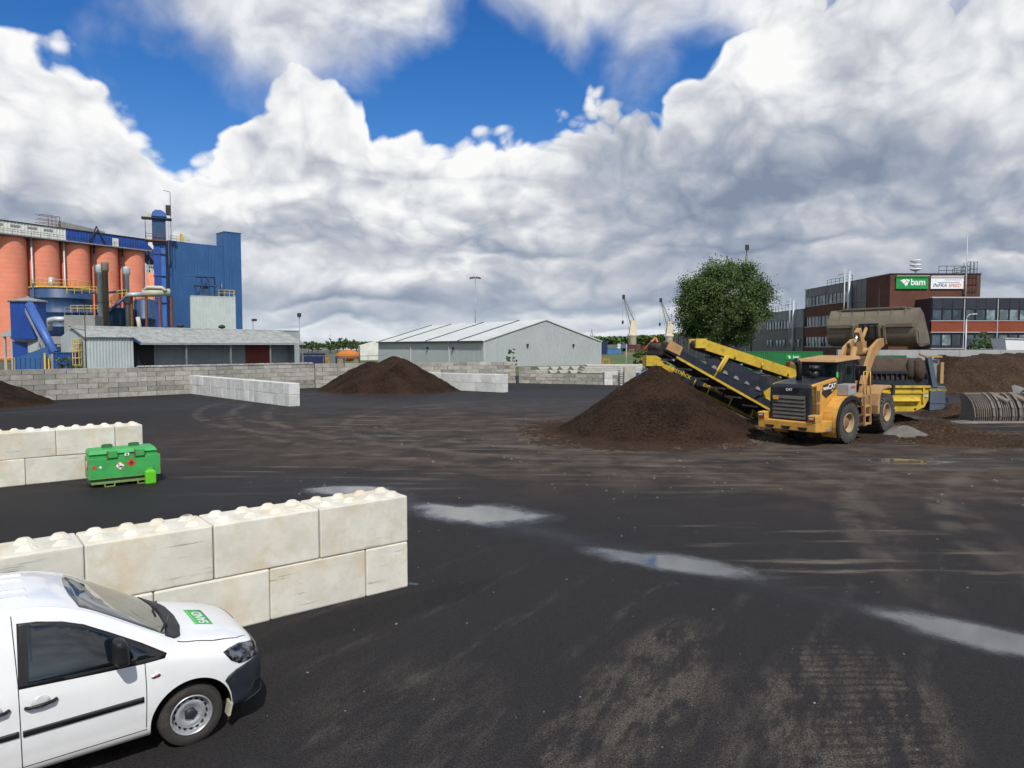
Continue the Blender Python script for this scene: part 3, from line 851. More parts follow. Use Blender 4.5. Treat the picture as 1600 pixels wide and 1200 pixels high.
# blue clad building with tower
BX = Vector((-72.5, 150, 0)); BRZ = atan2(0.694, 0.72)
r_ = empty('clad_building', BX, BRZ, 'tall blue ribbed building with a narrow higher tower', 'building')
part('front_wall', M_BLUE, r_, lambda m: corr(m, (0, 0), (11.6, 0), 0, lambda s: 26.4 - s * 0.03, 0.62, 0.1))
part('side_wall', M_BLUE, r_, lambda m: corr(m, (0, 7), (0, 0), 0, 26.4, 0.62, 0.1))
boxpart('roof', M_BLUED, r_, -0.05, 11.55, 0.12, 7, 26.0, 26.25)
part('tower_front', M_BLUE, r_, lambda m: corr(m, (11.6, -0.5), (15.3, -0.5), 0, 29.3, 0.62, 0.1))
part('tower_side', M_BLUE, r_, lambda m: corr(m, (11.6, 4), (11.6, -0.5), 0, 29.3, 0.62, 0.1))
part('tower_side', M_BLUE, r_, lambda m: corr(m, (15.3, -0.5), (15.3, 4), 0, 29.3, 0.62, 0.1))
boxpart('tower_roof', M_BLUED, r_, 11.5, 15.4, -0.6, 4.1, 29.3, 29.5)
part('roof_rail', M_YEL, r_, lambda m: (railing(m, [(0.5, 0.5, 26.3), (4.5, 0.5, 26.2)], 1.2, 1.3, 0.045), m.box(2.6, 3.1, 0.3, 0.8, 26.3, 28.0)))
# grey annex with machinery
ax = at(300, 540, 141)
r_ = empty('annex_building', (ax.x, ax.y, 0), BRZ * 0.6, 'pale grey ribbed annex in front of the blue building', 'building')
clad_box(r_, M_GREYP, 0, 8.3, 0, 5, 0, 14.0, 0.55, 0.05)
def annex_machine(m):
    m.box(1.2, 4.4, 1.0, 3.0, 14.15, 15.1); m.box(1.8, 3.6, 1.2, 2.6, 15.1, 16.8)
    for x in (1.0, 2.2, 3.4, 4.6):
        for y in (0.8, 3.2): m.tube((x, y, 14.1), (x, y, 18.0), 0.09, 0.09, 5)
    m.box(0.6, 5.0, 0.7, 3.3, 16.2, 16.35); m.box(1.0, 4.7, 0.8, 3.2, 18.0, 18.2)
    m.tube((-1.0, 1, 18.1), (4.8, 1, 18.1), 0.09, 0.09, 5); m.tube((1.0, .8, 14.2), (3.4, .8, 18), 0.07, 0.07, 5)
    m.tube((5.9, 1.6, 14.1), (5.9, 1.6, 17.1), 0.42, 0.42, 10)
part('roof_machine', M_BLUED, r_, annex_machine)
part('guard_rail', M_YEL, r_, lambda m: railing(m, [(5.2, 0.1, 14.14), (8.2, 0.1, 14.14), (8.2, 3.0, 14.14)], 1.3, 0.9, 0.05))
part('vent', M_DARK, r_, lambda m: m.tube((6.3, -1.5, 5.2), (6.3, -1.5, 6.1), 0.6, 0.5, 10) and m.box(5.9, 6.7, -1.6, 0.1, 4.9, 5.2))
# bucket-elevator tower
ex = at(253.5, 540, 147)
r_ = empty('elevator_tower', (ex.x, ex.y, 0), 0.45, 'slim blue bucket elevator tower with platforms and domed head', 'tower')
boxpart('casing', M_BLUE2, r_, -1.15, 0.15, -0.7, 0.7, 0, 27.0, 0.03)
boxpart('return_casing', M_BLUEL, r_, 0.15, 1.05, -0.55, 0.6, 0, 27.0, 0.03)
for z in (8.0, 13.0, 18.5, 23.0): boxpart('flange', M_BLUED, r_, -1.3, 1.2, -0.85, 0.85, z, z + 0.16)
boxpart('head_casing', M_BLUED, r_, -1.3, 1.25, -0.9, 0.9, 25.0, 30.2)
part('head_dome', M_BLUEL, r_, lambda m: m.prism([(-1.4, 30.7), (1.5, 30.7), (1.2, 31.5), (0.5, 32.0), (-0.6, 32.0), (-1.2, 31.5)], 'y', -0.9, 0.9))
boxpart('drive_box', M_CREAM, r_, -2.7, -1.5, -0.5, 0.5, 30.35, 31.3)
boxpart('platform', M_BLUED, r_, -3.2, 2.4, -1.5, 1.5, 30.2, 30.36)
boxpart('platform', M_RUST, r_, -2.6, 1.3, -1.6, 1.3, 25.6, 25.8)
part('guard_rail', M_RUST, r_, lambda m: railing(m, [(-2.5, 1.2, 25.8), (-2.5, -1.5, 25.8), (1.2, -1.5, 25.8)], 1.2, 1.2, 0.05))
part('posts', M_DARK, r_, lambda m: (m.tube((-2.5, -1.4, 25.8), (-2.5, -1.4, 30.2), .06, .06, 5), m.tube((2.2, 0, 24), (2.2, 0, 36.0), .06, .06, 5), m.tube((2.2, 0, 36), (1.0, 0, 36.2), .05, .05, 5), m.box(1.3, 2.3, -0.4, .4, 31.2, 33.2)))
part('ladder', M_STEEL, r_, lambda m: [m.tube((1.7, y, 21), (1.7, y, 30.3), .04, .04, 4) for y in (-.3, .3)] + [m.tube((1.7, -.3, 21 + k * .6), (1.7, .3, 21 + k * .6), .03, .03, 4) for k in range(15)])
# big blue tank
tk = at(99, 540, 120)
r_ = empty('process_tank', (tk.x, tk.y, 0), 0, 'wide blue steel tank with yellow railed top walkway', 'tank')
part('shell', M_BLUED, r_, lambda m: m.lathe([(4.45, 2.0), (4.45, 7.2), (4.5, 7.25), (4.5, 7.35), (4.45, 7.4), (4.45, 9.5), (4.52, 9.55), (4.52, 9.7), (4.45, 9.75), (4.45, 11.9), (4.52, 11.95), (4.52, 12.1), (4.45, 12.15), (4.45, 13.5), (4.3, 13.6)], 44))
part('roof', M_STEEL, r_, lambda m: m.lathe([(4.35, 13.62), (0.4, 14.0), (0.35, 14.2)], 32))
part('walkway', M_YEL, r_, lambda m: m.lathe([(4.55, 13.6), (4.65, 13.85), (4.45, 13.9), (4.3, 13.65)], 40))
part('guard_rail', M_YEL, r_, lambda m: ring_rail(m, (0, 0), 4.3, 13.8, -2.4, 0.6, 1.2, 16, 0.045))
part('vent_stub', M_DUCT, r_, lambda m: m.tube((0.3, -3.0, 13.7), (0.3, -3.0, 15.4), 0.42, 0.42, 12))
part('vertical_pipe', M_BLUED, r_, lambda m: m.tube((-1.9, -4.3, 5), (-1.9, -4.3, 14.3), 0.16, 0.16, 6))
part('support', M_DARK, r_, lambda m: [m.box(x - .2, x + .2, y - .2, y + .2, 0, 2.0) for x in (-2.6, 2.6) for y in (-2.6, 2.6)])
part('blank_plate', M_RUST, r_, lambda m: m.box(1.6, 2.3, -4.25, -4.15, 8.3, 8.9))
# concrete bunker under it, right
bk = at(101, 540, 110)
r_ = empty('concrete_bunker', (bk.x, bk.y, 0), 0.1, 'grey concrete bunker right of the blue conveyor', 'building')
boxpart('wall_block', M_CONC, r_, 0, 4.6, 0, 4, 0, 8.9, 0.05)
boxpart('beam', M_CONC, r_, -4.6, 0.0, 0.2, 3, 4.4, 5.6, 0.04)
boxpart('column', M_CONC, r_, -4.4, -3.9, 0.3, 0.8, 0, 4.4)
boxpart('column', M_CONC, r_, -1.3, -0.8, 0.3, 0.8, 0, 4.4)
part('elbow_pipe', M_DUCT, r_, lambda m: m.sweep([(-2.7, 1.2, 6.6), (-2.7, 1.0, 7.6), (-2.4, .6, 8.15), (-1.6, .5, 8.3), (0.2, .5, 8.3)], 0.42, 10))
part('guard_rail', M_STEEL, r_, lambda m: railing(m, [(0.1, 0.1, 8.9), (4.5, 0.1, 8.9)], 1.2, 1.1, 0.04))
# round blue tanks right of the stacks
tk = at(183, 540, 118)
r_ = empty('process_tank', (tk.x, tk.y, 0), 0, 'low round blue tank behind the shed roof', 'tank')
part('shell', M_BLUED, r_, lambda m: m.lathe([(2.9, 0), (2.9, 10.1), (2.97, 10.15), (2.97, 10.3), (2.8, 10.35), (0.3, 10.6)], 36))
part('guard_rail', M_STEEL, r_, lambda m: ring_rail(m, (0, 0), 2.75, 10.3, -1.9, 0.2, 1.3, 10, 0.04))
tk = at(228, 540, 121)
r_ = empty('process_tank', (tk.x, tk.y, 0), 0, 'slim dark blue tank beside the lift tower foot', 'tank')
part('shell', M_BLUED, r_, lambda m: m.lathe([(1.65, 0), (1.65, 6), (1.7, 6.05), (1.7, 6.2), (1.65, 6.25), (1.65, 8.6), (1.7, 8.65), (1.7, 8.8), (1.65, 8.85), (1.65, 11.8), (1.5, 12.0), (0.2, 12.2)], 28))
part('top_frame', M_YEL, r_, lambda m: ring_rail(m, (0, 0), 1.5, 12.0, 0, 2 * pi, 1.1, 8, 0.045))
# stacks
def stack(label, px, ytop, ycol, Y, r, mat, headr, zbase=0.0):
    p = at(px, ytop, Y); zc = at(px, ycol, Y).z
    q = empty('exhaust_stack', (p.x, p.y, 0), 0, label, 'chimney')
    part('pipe', mat, q, lambda m: m.lathe([(r, zbase), (r, zc), (r * 1.1, zc + .02)], 14))
    part('silencer', mat, q, lambda m: m.lathe([(r, zc), (headr, zc + 0.25), (headr, p.z - 0.1), (headr * 0.92, p.z)], 16))
    for z in (zbase + (zc - zbase) * .35, zbase + (zc - zbase) * .7): part('clamp', M_DARK, q, lambda m: m.lathe([(r, z), (r + .06, z + .02), (r + .06, z + .14), (r, z + .16)], 14))
    return q
stack('pale exhaust stack left of the brown one', 155, 414, 428, 114, 0.38, M_DUCT, 0.55)
stack('sooty brown exhaust stack, tallest of the three', 163.5, 410, 425, 111, 0.42, M_DUCTB, 0.56)
stack('pale exhaust stack above the low blue tank', 197.5, 417, 431, 116, 0.36, M_DUCT, 0.56)
# duct run to the lift tower
a, b, c, d = at(196, 459, 115), at(222, 458, 116), at(266, 457, 118), at(262, 463, 118)
r_ = empty('duct_run', (a.x, a.y, 0), 0, 'fat pale horizontal ducts running to the blue lift tower', 'duct')
part('main_duct', M_DUCT, r_, lambda m: m.tube((0, 0, a.z - .2), (b.x - a.x, 1, b.z - .2), 0.38, 0.38, 12))
part('main_duct', M_CREAM, r_, lambda m: m.tube((b.x - a.x, 1, b.z), (c.x - a.x, 3, c.z), 0.62, 0.62, 14))
part('bypass_duct', M_CREAM, r_, lambda m: m.sweep([(b.x - a.x + .3, 1, b.z + .4), (b.x - a.x + .9, 1, b.z + .95), (b.x - a.x + 2.8, 2, b.z + .95), (b.x - a.x + 3.4, 2, b.z + .4)], 0.3, 8))
part('drop_pipe', M_CREAM, r_, lambda m: m.sweep([(2.2, -.6, a.z - 3.8), (2.4, -.6, a.z - 5), (2.45, -.6, a.z - 6.2), (2.45, -.6, 0)], 0.33, 8))
part('support_leg', M_RUST, r_, lambda m: [m.box(x - .16, x + .16, 0.9, 1.2, 0, a.z - .4) for x in (0.4, 2.8, 5.0, 6.9)])
part('cross_beam', M_BLUED, r_, lambda m: (m.tube((-3.9, 0, a.z + .1), (0.2, 0, a.z + .5), .18, .18, 6), m.tube((-4.3, 0, a.z - 4.3), (0.2, 0, a.z - .3), .26, .26, 6), m.tube((-9, 0.4, a.z + .3), (-4.2, .2, a.z + .2), .2, .2, 6)))
part('stair_rail', M_YEL, r_, lambda m: (railing(m, [(-4.0, -.4, a.z - 4.0), (-1.0, -.4, a.z - .6), (0.4, -.4, a.z - .5)], 1.1, .9, .05), railing(m, [(-9, 0, a.z - 3), (-4.6, 0, a.z - 3)], 1.1, 1.1, .05), railing(m, [(-9.5, 0, a.z), (-4.6, 0, a.z)], 1.1, 1.1, .05)))
# blue intake tower with inclined tube conveyor
hp = at(46, 540, 78)
r_ = empty('intake_tower', (hp.x, hp.y, 0), 0.25, 'blue eight-sided intake tower with shallow grey roof', 'tower')
part('bin_shell', M_BLUE2, r_, lambda m: m.lathe([(1.75, 4.9), (1.75, 9.0)], 8, smooth=False))
part('roof', M_CONC, r_, lambda m: m.lathe([(1.98, 8.95), (1.98, 9.1), (0.2, 9.45), (0.15, 9.6)], 8, smooth=False))
part('lower_shaft', M_BLUE2, r_, lambda m: m.box(-1.3, 0.2, -0.9, 0.9, 0, 4.6))
part('collar', M_GREY, r_, lambda m: m.lathe([(1.2, 4.5), (1.5, 4.7), (1.5, 4.9)], 8, smooth=False))
part('side_box', M_GREY, r_, lambda m: (m.box(0.2, 1.6, -1.0, .6, 3.4, 4.9), m.box(0.2, 1.2, -.8, .6, 1.9, 3.4)))
p0, p1 = at(46, 476, 75.5), at(86, 553, 72.0)
r_ = empty('tube_conveyor', (p1.x, p1.y, 0), 0, 'inclined blue tube conveyor leaning on the intake tower', 'conveyor')
q0, q1 = p0 - Vector((p1.x, p1.y, 0)), p1 - Vector((p1.x, p1.y, 0))
part('tube', M_BLUEL, r_, lambda m: m.tube(q0, q1, 0.40, 0.40, 14))
off = Vector((-0.42, -0.1, -0.42))
def truss(m):
    for o in (off, off + Vector((0, 0, -0.3))): m.tube(q0 + o, q1 + o, 0.045, 0.045, 5)
    for k in range(15):
        t = k / 15; a_ = q0 + (q1 - q0) * t + off; b_ = q0 + (q1 - q0) * (t + 1 / 30) + off + Vector((0, 0, -.3)); m.tube(a_, b_, .03, .03, 4)
part('truss', M_STEEL, r_, truss)
part('prop', M_STEEL, r_, lambda m: (m.tube(q0 * .45 + q1 * .55 + off, (-1.9, 0, 0), .06, .06, 5), m.tube(q0 * .45 + q1 * .55 + off, (-0.9, .9, 0), .06, .06, 5)))
part('foot_ladder', M_YEL, r_, lambda m: (m.box(-.9, -.72, -.4, -.3, 0, q1.z + .1), m.box(-.5, -.35, -.4, -.3, 0, q1.z - .4)))
sk = at(84, 552, 70.5)
r_ = empty('blue_skip', (sk.x, sk.y, 0), 0.2, 'bright blue open skip under the tube conveyor', 'skip')
part('body', M_BLUE2, r_, lambda m: m.box(0, 2.45, 0, 1.6, 0, sk.z))
part('rim', M_BLUED, r_, lambda m: m.box(-.08, 2.53, -.08, 1.68, sk.z, sk.z + .1))
for k in range(4): part('rib', M_BLUE2, r_, lambda m: m.box(.25 + k * .62, .35 + k * .62, -.07, 0, .2, sk.z))
part('band', M_BLUED, r_, lambda m: m.box(-.03, 2.48, -.05, 0, sk.z - .75, sk.z - .65))
part('corner_post', M_STEEL, r_, lambda m: m.box(-.28, -.03, -.06, .2, 0, sk.z - .05))
hp2 = at(26, 560, 71.5)
r_ = empty('intake_hopper', (hp2.x, hp2.y, 0), 0.2, 'dark blue sloping intake hopper left of the blue skip', 'hopper')
part('body', M_BLUE, r_, lambda m: m.prism([(0, 0), (3.4, 0), (3.4, 4.05), (2.6, 4.0), (0, 2.95)], 'y', 0, 1.8))
for k in range(7): part('rib', M_BLUED, r_, lambda m: m.box(.3 + k * .45, .36 + k * .45, -.05, 0, 0, 2.9))
def porch(m):
    for x in (0, .5): m.box(x * 1.6, x * 1.6 + .2, 0, .2, 0, 5.2)
    m.hexa([(-.4, -.2, 5.2), (1.6, -.2, 5.2), (1.6, 1, 5.2), (-.4, 1, 5.2), (-.4, -.2, 5.3), (1.6, -.2, 6.3), (1.6, 1, 6.3), (-.4, 1, 5.3)])
pc = at(7, 575, 80)
o = part('loading_porch', M_GREY, None, porch); o.location = (pc.x, pc.y, 0)
tag(o, 'small grey porch on two posts at the left edge', 'porch')
o = part('yellow_fence', M_YEL, None, lambda m: railing(m, [(0, 0, 0), (1.3, 0.3, 0)], 3.0, .55, .035)); o.location = at(-2, 575, 66) * Vector((1, 1, 0))
tag(o, 'pale yellow railing behind the wall at the left edge', 'railing')
lc = at(121, 575, 70)
r_ = empty('cage_ladder', (lc.x, lc.y, 0), 0.2, 'yellow caged ladder at the shed gable', 'ladder')
part('cage', M_YEL, r_, lambda m: [m.tube((.4 * cos(a), .4 * sin(a), 0), (.4 * cos(a), .4 * sin(a), 4.8), .035, .035, 4) for a in [k * pi / 4 for k in range(8)]] + [m.lathe([(.43, z), (.43, z + .08)], 12) for z in (1.5, 2.2, 2.9, 3.6, 4.3, 4.75)])
part('rung', M_YEL, r_, lambda m: [m.tube((-.2, .3, .3 + k * .3), (.2, .3, .3 + k * .3), .02, .02, 4) for k in range(15)])

# long low shed with fibre-cement roof
SR = atan2(0.835, 0.55)
r_ = empty('long_shed', (-42.2, 70.0, 0), SR, 'long low shed with weathered grey fibre cement roof', 'shed')
def gable(m, x, flip=False):
    pts = [(x, 0), (x, 5.4)]
    f = lambda s: 5.03 + (6.07 - 5.03) * (1 - abs(s - 2.7) / 2.7)
    if flip: corr(m, (x, 0), (x, 5.4), 0, f, 0.3, 0.03)
    else: corr(m, (x, 5.4), (x, 0), 0, f, 0.3, 0.03)
part('gable_wall', M_GREY, r_, lambda m: gable(m, 0))
part('gable_wall', M_GREY, r_, lambda m: gable(m, 25.5, True))
part('front_wall', M_GREYP, r_, lambda m: corr(m, (0, 0), (4.6, 0), 0.9, 5.0, 0.3, 0.045))
boxpart('plinth', M_DARK, r_, 0, 4.6, -0.02, 0.1, 0, 0.9)
part('recessed_wall', M_GREY, r_, lambda m: corr(m, (4.6, 1.2), (19.0, 1.2), 0, 5.3, 0.3, 0.045))
part('recessed_wall', M_GREY, r_, lambda m: corr(m, (22.5, 1.2), (25.5, 1.2), 0, 5.3, 0.3, 0.045))
boxpart('return_wall', M_GREYP, r_, 4.5, 4.62, 0.0, 1.2, 0, 5.0)
part('red_door', M_REDD, r_, lambda m: [m.box(19.0 + k * .6, 19.57 + k * .6, 1.14, 1.24, 0, 4.6) for k in range(6)])
boxpart('doorway_shade', M_DARK, r_, 4.9, 7.4, 1.02, 1.1, 0, 4.5)  # dark sheet standing for the shade inside the opening
part('back_wall', M_GREY, r_, lambda m: corr(m, (25.5, 5.4), (0, 5.4), 0, 5.0, 0.3, 0.03))
def roof_sheet(m, x0, x1, ye, ze, yr, zr):
    k = round((x1 - x0) / 0.18); w = (x1 - x0) / k; vs = []
    for i in range(2 * k + 1):
        x = x0 + i * w / 2; o = 0.05 if i % 2 else 0.0
        vs += [(x, ye, ze + o), (x, yr, zr + o)]
    m.add(vs, [(2 * i, 2 * i + 2, 2 * i + 3, 2 * i + 1) for i in range(2 * k)])
sl = (6.07 - 5.03) / 2.7
part('roof', M_FIBRE, r_, lambda m: roof_sheet(m, -0.3, 4.6, -0.25, 5.03 - .25 * sl + .06, 2.7, 6.13))
part('canopy_roof', M_FIBRE, r_, lambda m: roof_sheet(m, 4.6, 25.8, -1.75, 5.03 - 1.75 * sl + .06, 2.7, 6.13))
part('rear_roof', M_FIBRE, r_, lambda m: roof_sheet(m, 25.8, -0.3, 5.65, 5.03 - .25 * sl + .06, 2.7, 6.13))
part('ridge_cap', M_FIBRE, r_, lambda m: m.prism([(2.4, 6.06), (2.7, 6.22), (3.0, 6.06), (2.7, 6.12)], 'x', -.3, 25.8))
part('gutter', M_DUCT, r_, lambda m: m.box(4.4, 25.8, -1.86, -1.74, 4.28, 4.40))
part('barge_board', M_BLUED, r_, lambda m: m.hexa([(4.5, -1.7, 4.2), (4.6, -1.7, 4.2), (4.6, 0, 4.85), (4.5, 0, 4.85), (4.5, -1.7, 4.45), (4.6, -1.7, 4.45), (4.6, 0, 5.08), (4.5, 0, 5.08)]))
for x in (9.5, 15, 20.5, 25.4): boxpart('post', M_STEEL, r_, x, x + .14, -1.6, -1.46, 0, 4.4)
for k, (x, y) in enumerate(((12.0, 3.4), (17.5, 3.6))):
    part('roof_vent', M_DARK, r_, lambda m: m.lathe([(.15, 6.0), (.15, 6.3), (.42, 6.35), (.36, 6.6), (.05, 6.75)], 10, (x, y, 0)))
# lamp post in front of it
lp = at(135, 575, 66)
r_ = empty('lamp_post', (lp.x, lp.y, 0), 0, 'thin dark pole with drooping lamp before the shed gable', 'lamp post')
part('pole', M_DARK, r_, lambda m: m.tube((0, 0, 0), (0, 0, 8.0), .05, .04, 6))
part('arm', M_DARK, r_, lambda m: m.sweep([(0, 0, 5.6), (-.9, 0, 5.75), (-1.5, 0, 5.6)], .03, 5))
# small conifer bush beside yellow ladder is built with the plants
# ribbed grey annex right of the shed
cb = at(418, 540, 94)
r_ = empty('ribbed_hut', (cb.x, cb.y, 0), SR, 'grey ribbed hut at the right end of the shed', 'building')
clad_box(r_, M_GREY, 0, 5.3, 0, 6, 0, 6.15, 0.33, 0.05, M_DUCT)
boxpart('side_block', M_GREYP, r_, -5.2, -0.05, 0.8, 5, 0, 6.1)
part('round_vent', M_DARK, r_, lambda m: m.tube((1.4, -.1, 2.6), (1.4, .05, 2.6), .32, .32, 14))
part('wall_pipe', M_DARK, r_, lambda m: m.path([(-5, -.15, 4.6), (5.4, -.15, 4.6), (6.4, -.15, 4.7), (6.8, -.15, 4.2), (6.8, -.15, 0)], .06, 6))
lp = at(469, 575, 90)
r_ = empty('lamp_post', (lp.x, lp.y, 0), 0, 'pole with a square floodlight at the right end of the hut', 'lamp post')
part('pole', M_STEEL, r_, lambda m: m.tube((0, 0, 0), (0, 0, 7.9), .07, .05, 6))
part('floodlight', M_DARK, r_, lambda m: m.box(-.2, .2, -.25, .15, 7.8, 8.3))
lp = at(396, 540, 92)
r_ = empty('roof_lamp', (lp.x, lp.y, 6.0), 0, 'small floodlight on a short pole above the hut roof', 'lamp')
part('pole', M_STEEL, r_, lambda m: m.tube((0, 0, -6.0), (0, 0, 1.6), .05, .05, 5))
part('floodlight', M_DARK, r_, lambda m: m.box(-.1, .45, -.2, .2, 1.35, 1.65))

# ------------------------------------------------------------------ the pale grey warehouse in the middle
WL = 53.0; WW = 28.9
r_ = empty('warehouse', (-5.4, 135, 0), atan2(0.54, 0.84), 'wide pale grey ribbed warehouse with low gabled roof', 'warehouse')
WZ = lambda s: 5.0 + 4.3 * (1 - abs(s - WW / 2) / (WW / 2))
M_WH = pm('warehouse_sheet', (0.385, 0.42, 0.43), 0.5, var=0.07, scale=0.2, dirt=(0.30, 0.34, 0.34), dirt_amt=0.3, streak=0.08)
M_WHR = pm('warehouse_roof', (0.57, 0.60, 0.57), 0.5, var=0.10, scale=0.3, dirt=(0.45, 0.46, 0.40), dirt_amt=0.4)
part('gable_wall', M_WH, r_, lambda m: corr(m, (0, 0), (WW, 0), 0, WZ, 0.5, 0.06))
part('side_wall', M_WH, r_, lambda m: corr(m, (0, WL), (0, 0), 0, 5.0, 0.5, 0.06))
part('side_wall', M_WH, r_, lambda m: corr(m, (WW, 0), (WW, WL), 0, 5.0, 0.5, 0.06))
part('rear_wall', M_WH, r_, lambda m: corr(m, (WW, WL), (0, WL), 0, WZ, 0.5, 0.06))
for s_ in (0, 1):
    part('roof_slope', M_WHR, r_, lambda m: m.hexa([(-.3 if s_ == 0 else WW / 2, -.25, 4.95 if s_ == 0 else 9.3), (WW / 2 if s_ == 0 else WW + .3, -.25, 9.3 if s_ == 0 else 4.95), (WW / 2 if s_ == 0 else WW + .3, WL + .2, 9.3 if s_ == 0 else 4.95), (-.3 if s_ == 0 else WW / 2, WL + .2, 4.95 if s_ == 0 else 9.3),
                                                  (-.3 if s_ == 0 else WW / 2, -.25, 5.15 if s_ == 0 else 9.5), (WW / 2 if s_ == 0 else WW + .3, -.25, 9.5 if s_ == 0 else 5.15), (WW / 2 if s_ == 0 else WW + .3, WL + .2, 9.5 if s_ == 0 else 5.15), (-.3 if s_ == 0 else WW / 2, WL + .2, 5.15 if s_ == 0 else 9.5)]))
for y in (9.5, 24.5, 40.5, 51.5):
    part('roof_strip', M_DARK, r_, lambda m: m.hexa([(-.32, y, 5.12), (WW / 2, y, 9.48), (WW / 2, y + .55, 9.48), (-.32, y + .55, 5.12), (-.32, y, 5.26), (WW / 2, y, 9.62), (WW / 2, y + .55, 9.62), (-.32, y + .55, 5.26)]))
boxpart('gutter', M_DARK, r_, -.5, -.3, -.2, WL, 4.86, 5.08)
boxpart('corner_trim', M_GREYP, r_, -.12, .12, -.14, .1, 0, 5.0)
boxpart('corner_trim', M_GREYP, r_, WW - .1, WW + .14, -.14, .1, 0, 5.0)
for y in (14.0, 33.0): boxpart('downpipe', M_WHITE, r_, -.22, -.1, y, y + .14, 0, 4.9)
for (x, y) in ((9.8, -.16), (21.3, -.16)): boxpart('wall_lamp', M_DARK, r_, x, x + .35, y - .2, y + .08, 4.0, 4.5)
for y in (12, 24): boxpart('wall_lamp', M_DARK, r_, -.4, -.08, y, y + .35, 3.4, 3.9)
for x in (3.0, 15.6): boxpart('door_edge', M_GREYP, r_, x, x + .1, -.13, -.02, 0, 5.2)
# white shed behind its left end
wb = at(563, 560, 200)
r_ = empty('white_shed', (wb.x, wb.y, 0), 0.25, 'small plain white shed left of the grey warehouse', 'shed')
part('wall', M_WHITE, r_, lambda m: m.prism([(0, 0), (9, 0), (9, 6.8), (0, 4.2)], 'y', 0, 14))
boxpart('door', M_GREYP, r_, 4.8, 5.9, -.06, 0, 0, 2.3)
# tall two-headed light mast
lm = at(743, 575, 205)
r_ = empty('light_mast', (lm.x, lm.y, 0), 0, 'tall thin mast with twin floodlights behind the warehouse', 'lamp post')
tz = at(743, 434, 205).z
part('mast', M_STEEL, r_, lambda m: m.tube((0, 0, 0), (0, 0, tz), .2, .11, 8))
for s_ in (-1, 1): part('lamp_head', M_DARK, r_, lambda m: m.hexa([(s_ * .1, -.4, tz - .1), (s_ * 1.7, -.4, tz - .35), (s_ * 1.7, .4, tz - .35), (s_ * .1, .4, tz - .1), (s_ * .1, -.4, tz + .25), (s_ * 1.5, -.4, tz + .1), (s_ * 1.5, .4, tz + .1), (s_ * .1, .4, tz + .25)]), fix=True)

# ------------------------------------------------------------------ office building at the right
def brick_mat(name, a, b_, mortar=(0.16, 0.12, 0.10), scale=1.0):
    if name in MATS: return MATS[name]
    m, nt, b = new_mat(name)
    v = objcoord(nt, False)
    x, y, z = sep(v)
    br = nt.nodes.new('ShaderNodeTexBrick')
    nt.links.new(vec(x + y, z, 0.0).s, br.inputs['Vector'])
    br.inputs['Scale'].default_value = 4.0; br.inputs['Mortar Size'].default_value = 0.012; br.inputs['Color1'].default_value = (*a, 1); br.inputs['Color2'].default_value = (*b_, 1); br.inputs['Mortar'].default_value = (*mortar, 1)
    br.inputs['Brick Width'].default_value = 0.9; br.inputs['Row Height'].default_value = 0.3
    n1 = noise(v, 0.35, 5, 0.6)
    c = mixc(sstep(n1, 0.4, 0.75) * 0.4, S(br.outputs['Color']), tuple(q * 0.55 for q in a))
    nt.links.new(c.s, b.inputs['Base Color']); b.inputs['Roughness'].default_value = 0.9; b.inputs['Specular IOR Level'].default_value = 0.2
    MATS[name] = m
    return m
M_BRK = brick_mat('dark_red_brick', (0.105, 0.045, 0.034), (0.135, 0.060, 0.044), (0.10, 0.065, 0.052))
M_BRO = brick_mat('orange_red_brick', (0.22, 0.055, 0.030), (0.27, 0.075, 0.042), (0.17, 0.075, 0.05))
M_PAN = pm('dark_facade_panel', (0.028, 0.031, 0.044), 0.35, var=0.2, scale=0.5, rnd_val=0.15)
M_FRM = pm('dark_window_frame', (0.020, 0.023, 0.032), 0.4, var=0.2)
M_TRIM = pm('pale_facade_trim', (0.45, 0.46, 0.47), 0.5, var=0.1)
M_LIN = pm('window_lining', (0.50, 0.50, 0.48), 0.7, var=0.1)
M_GL1 = glass_mat('office_glass', (0.035, 0.055, 0.075), 0.04, 0.6, 0.4)
M_GL2 = glass_mat('pale_glass', (0.16, 0.22, 0.24), 0.06, 0.5, 0.7)  # paler panes; the light in some windows is put into this colour
M_GPAN = pm('grey_facade_panel', (0.155, 0.165, 0.175), 0.5, var=0.12, scale=0.3, rnd_val=0.08)
M_DPAN = pm('slate_facade_panel', (0.050, 0.056, 0.066), 0.5, var=0.15, scale=0.3, rnd_val=0.12)
M_GREEN = pm('sign_green', (0.010, 0.27, 0.055), 0.5, var=0.06)
M_SWHITE = pm('sign_white', (0.78, 0.80, 0.80), 0.5, var=0.04)
M_SBLUE = pm('sign_blue', (0.01, 0.03, 0.16), 0.5, var=0.05)
M_SORG = pm('sign_orange', (0.62, 0.16, 0.03), 0.5, var=0.05)
BF = 101.0; BXL = 53.9; BXR = 66.8; BT = 14.3
r_ = empty('office_building', (0, 0, 0), 0, 'brick office block with dark window bands and green roof sign', 'building')
def win_x(parent, x0, x1, y, z0, z1, mat=M_GL1, depth=0.16):
    """window facing -y: frame with recessed pane"""
    w = MB(); t = 0.07
    w.box(x0, x1, y - .06, y + .1, z0, z0 + t); w.box(x0, x1, y - .06, y + .1, z1 - t, z1); w.box(x0, x0 + t, y - .06, y + .1, z0 + t, z1 - t); w.box(x1 - t, x1, y - .06, y + .1, z0 + t, z1 - t)
    f = w.build('window', M_FRM, parent)
    MB().box(x0 + t, x1 - t, y + .01, y + .05, z0 + t, z1 - t).build('pane', mat, f)
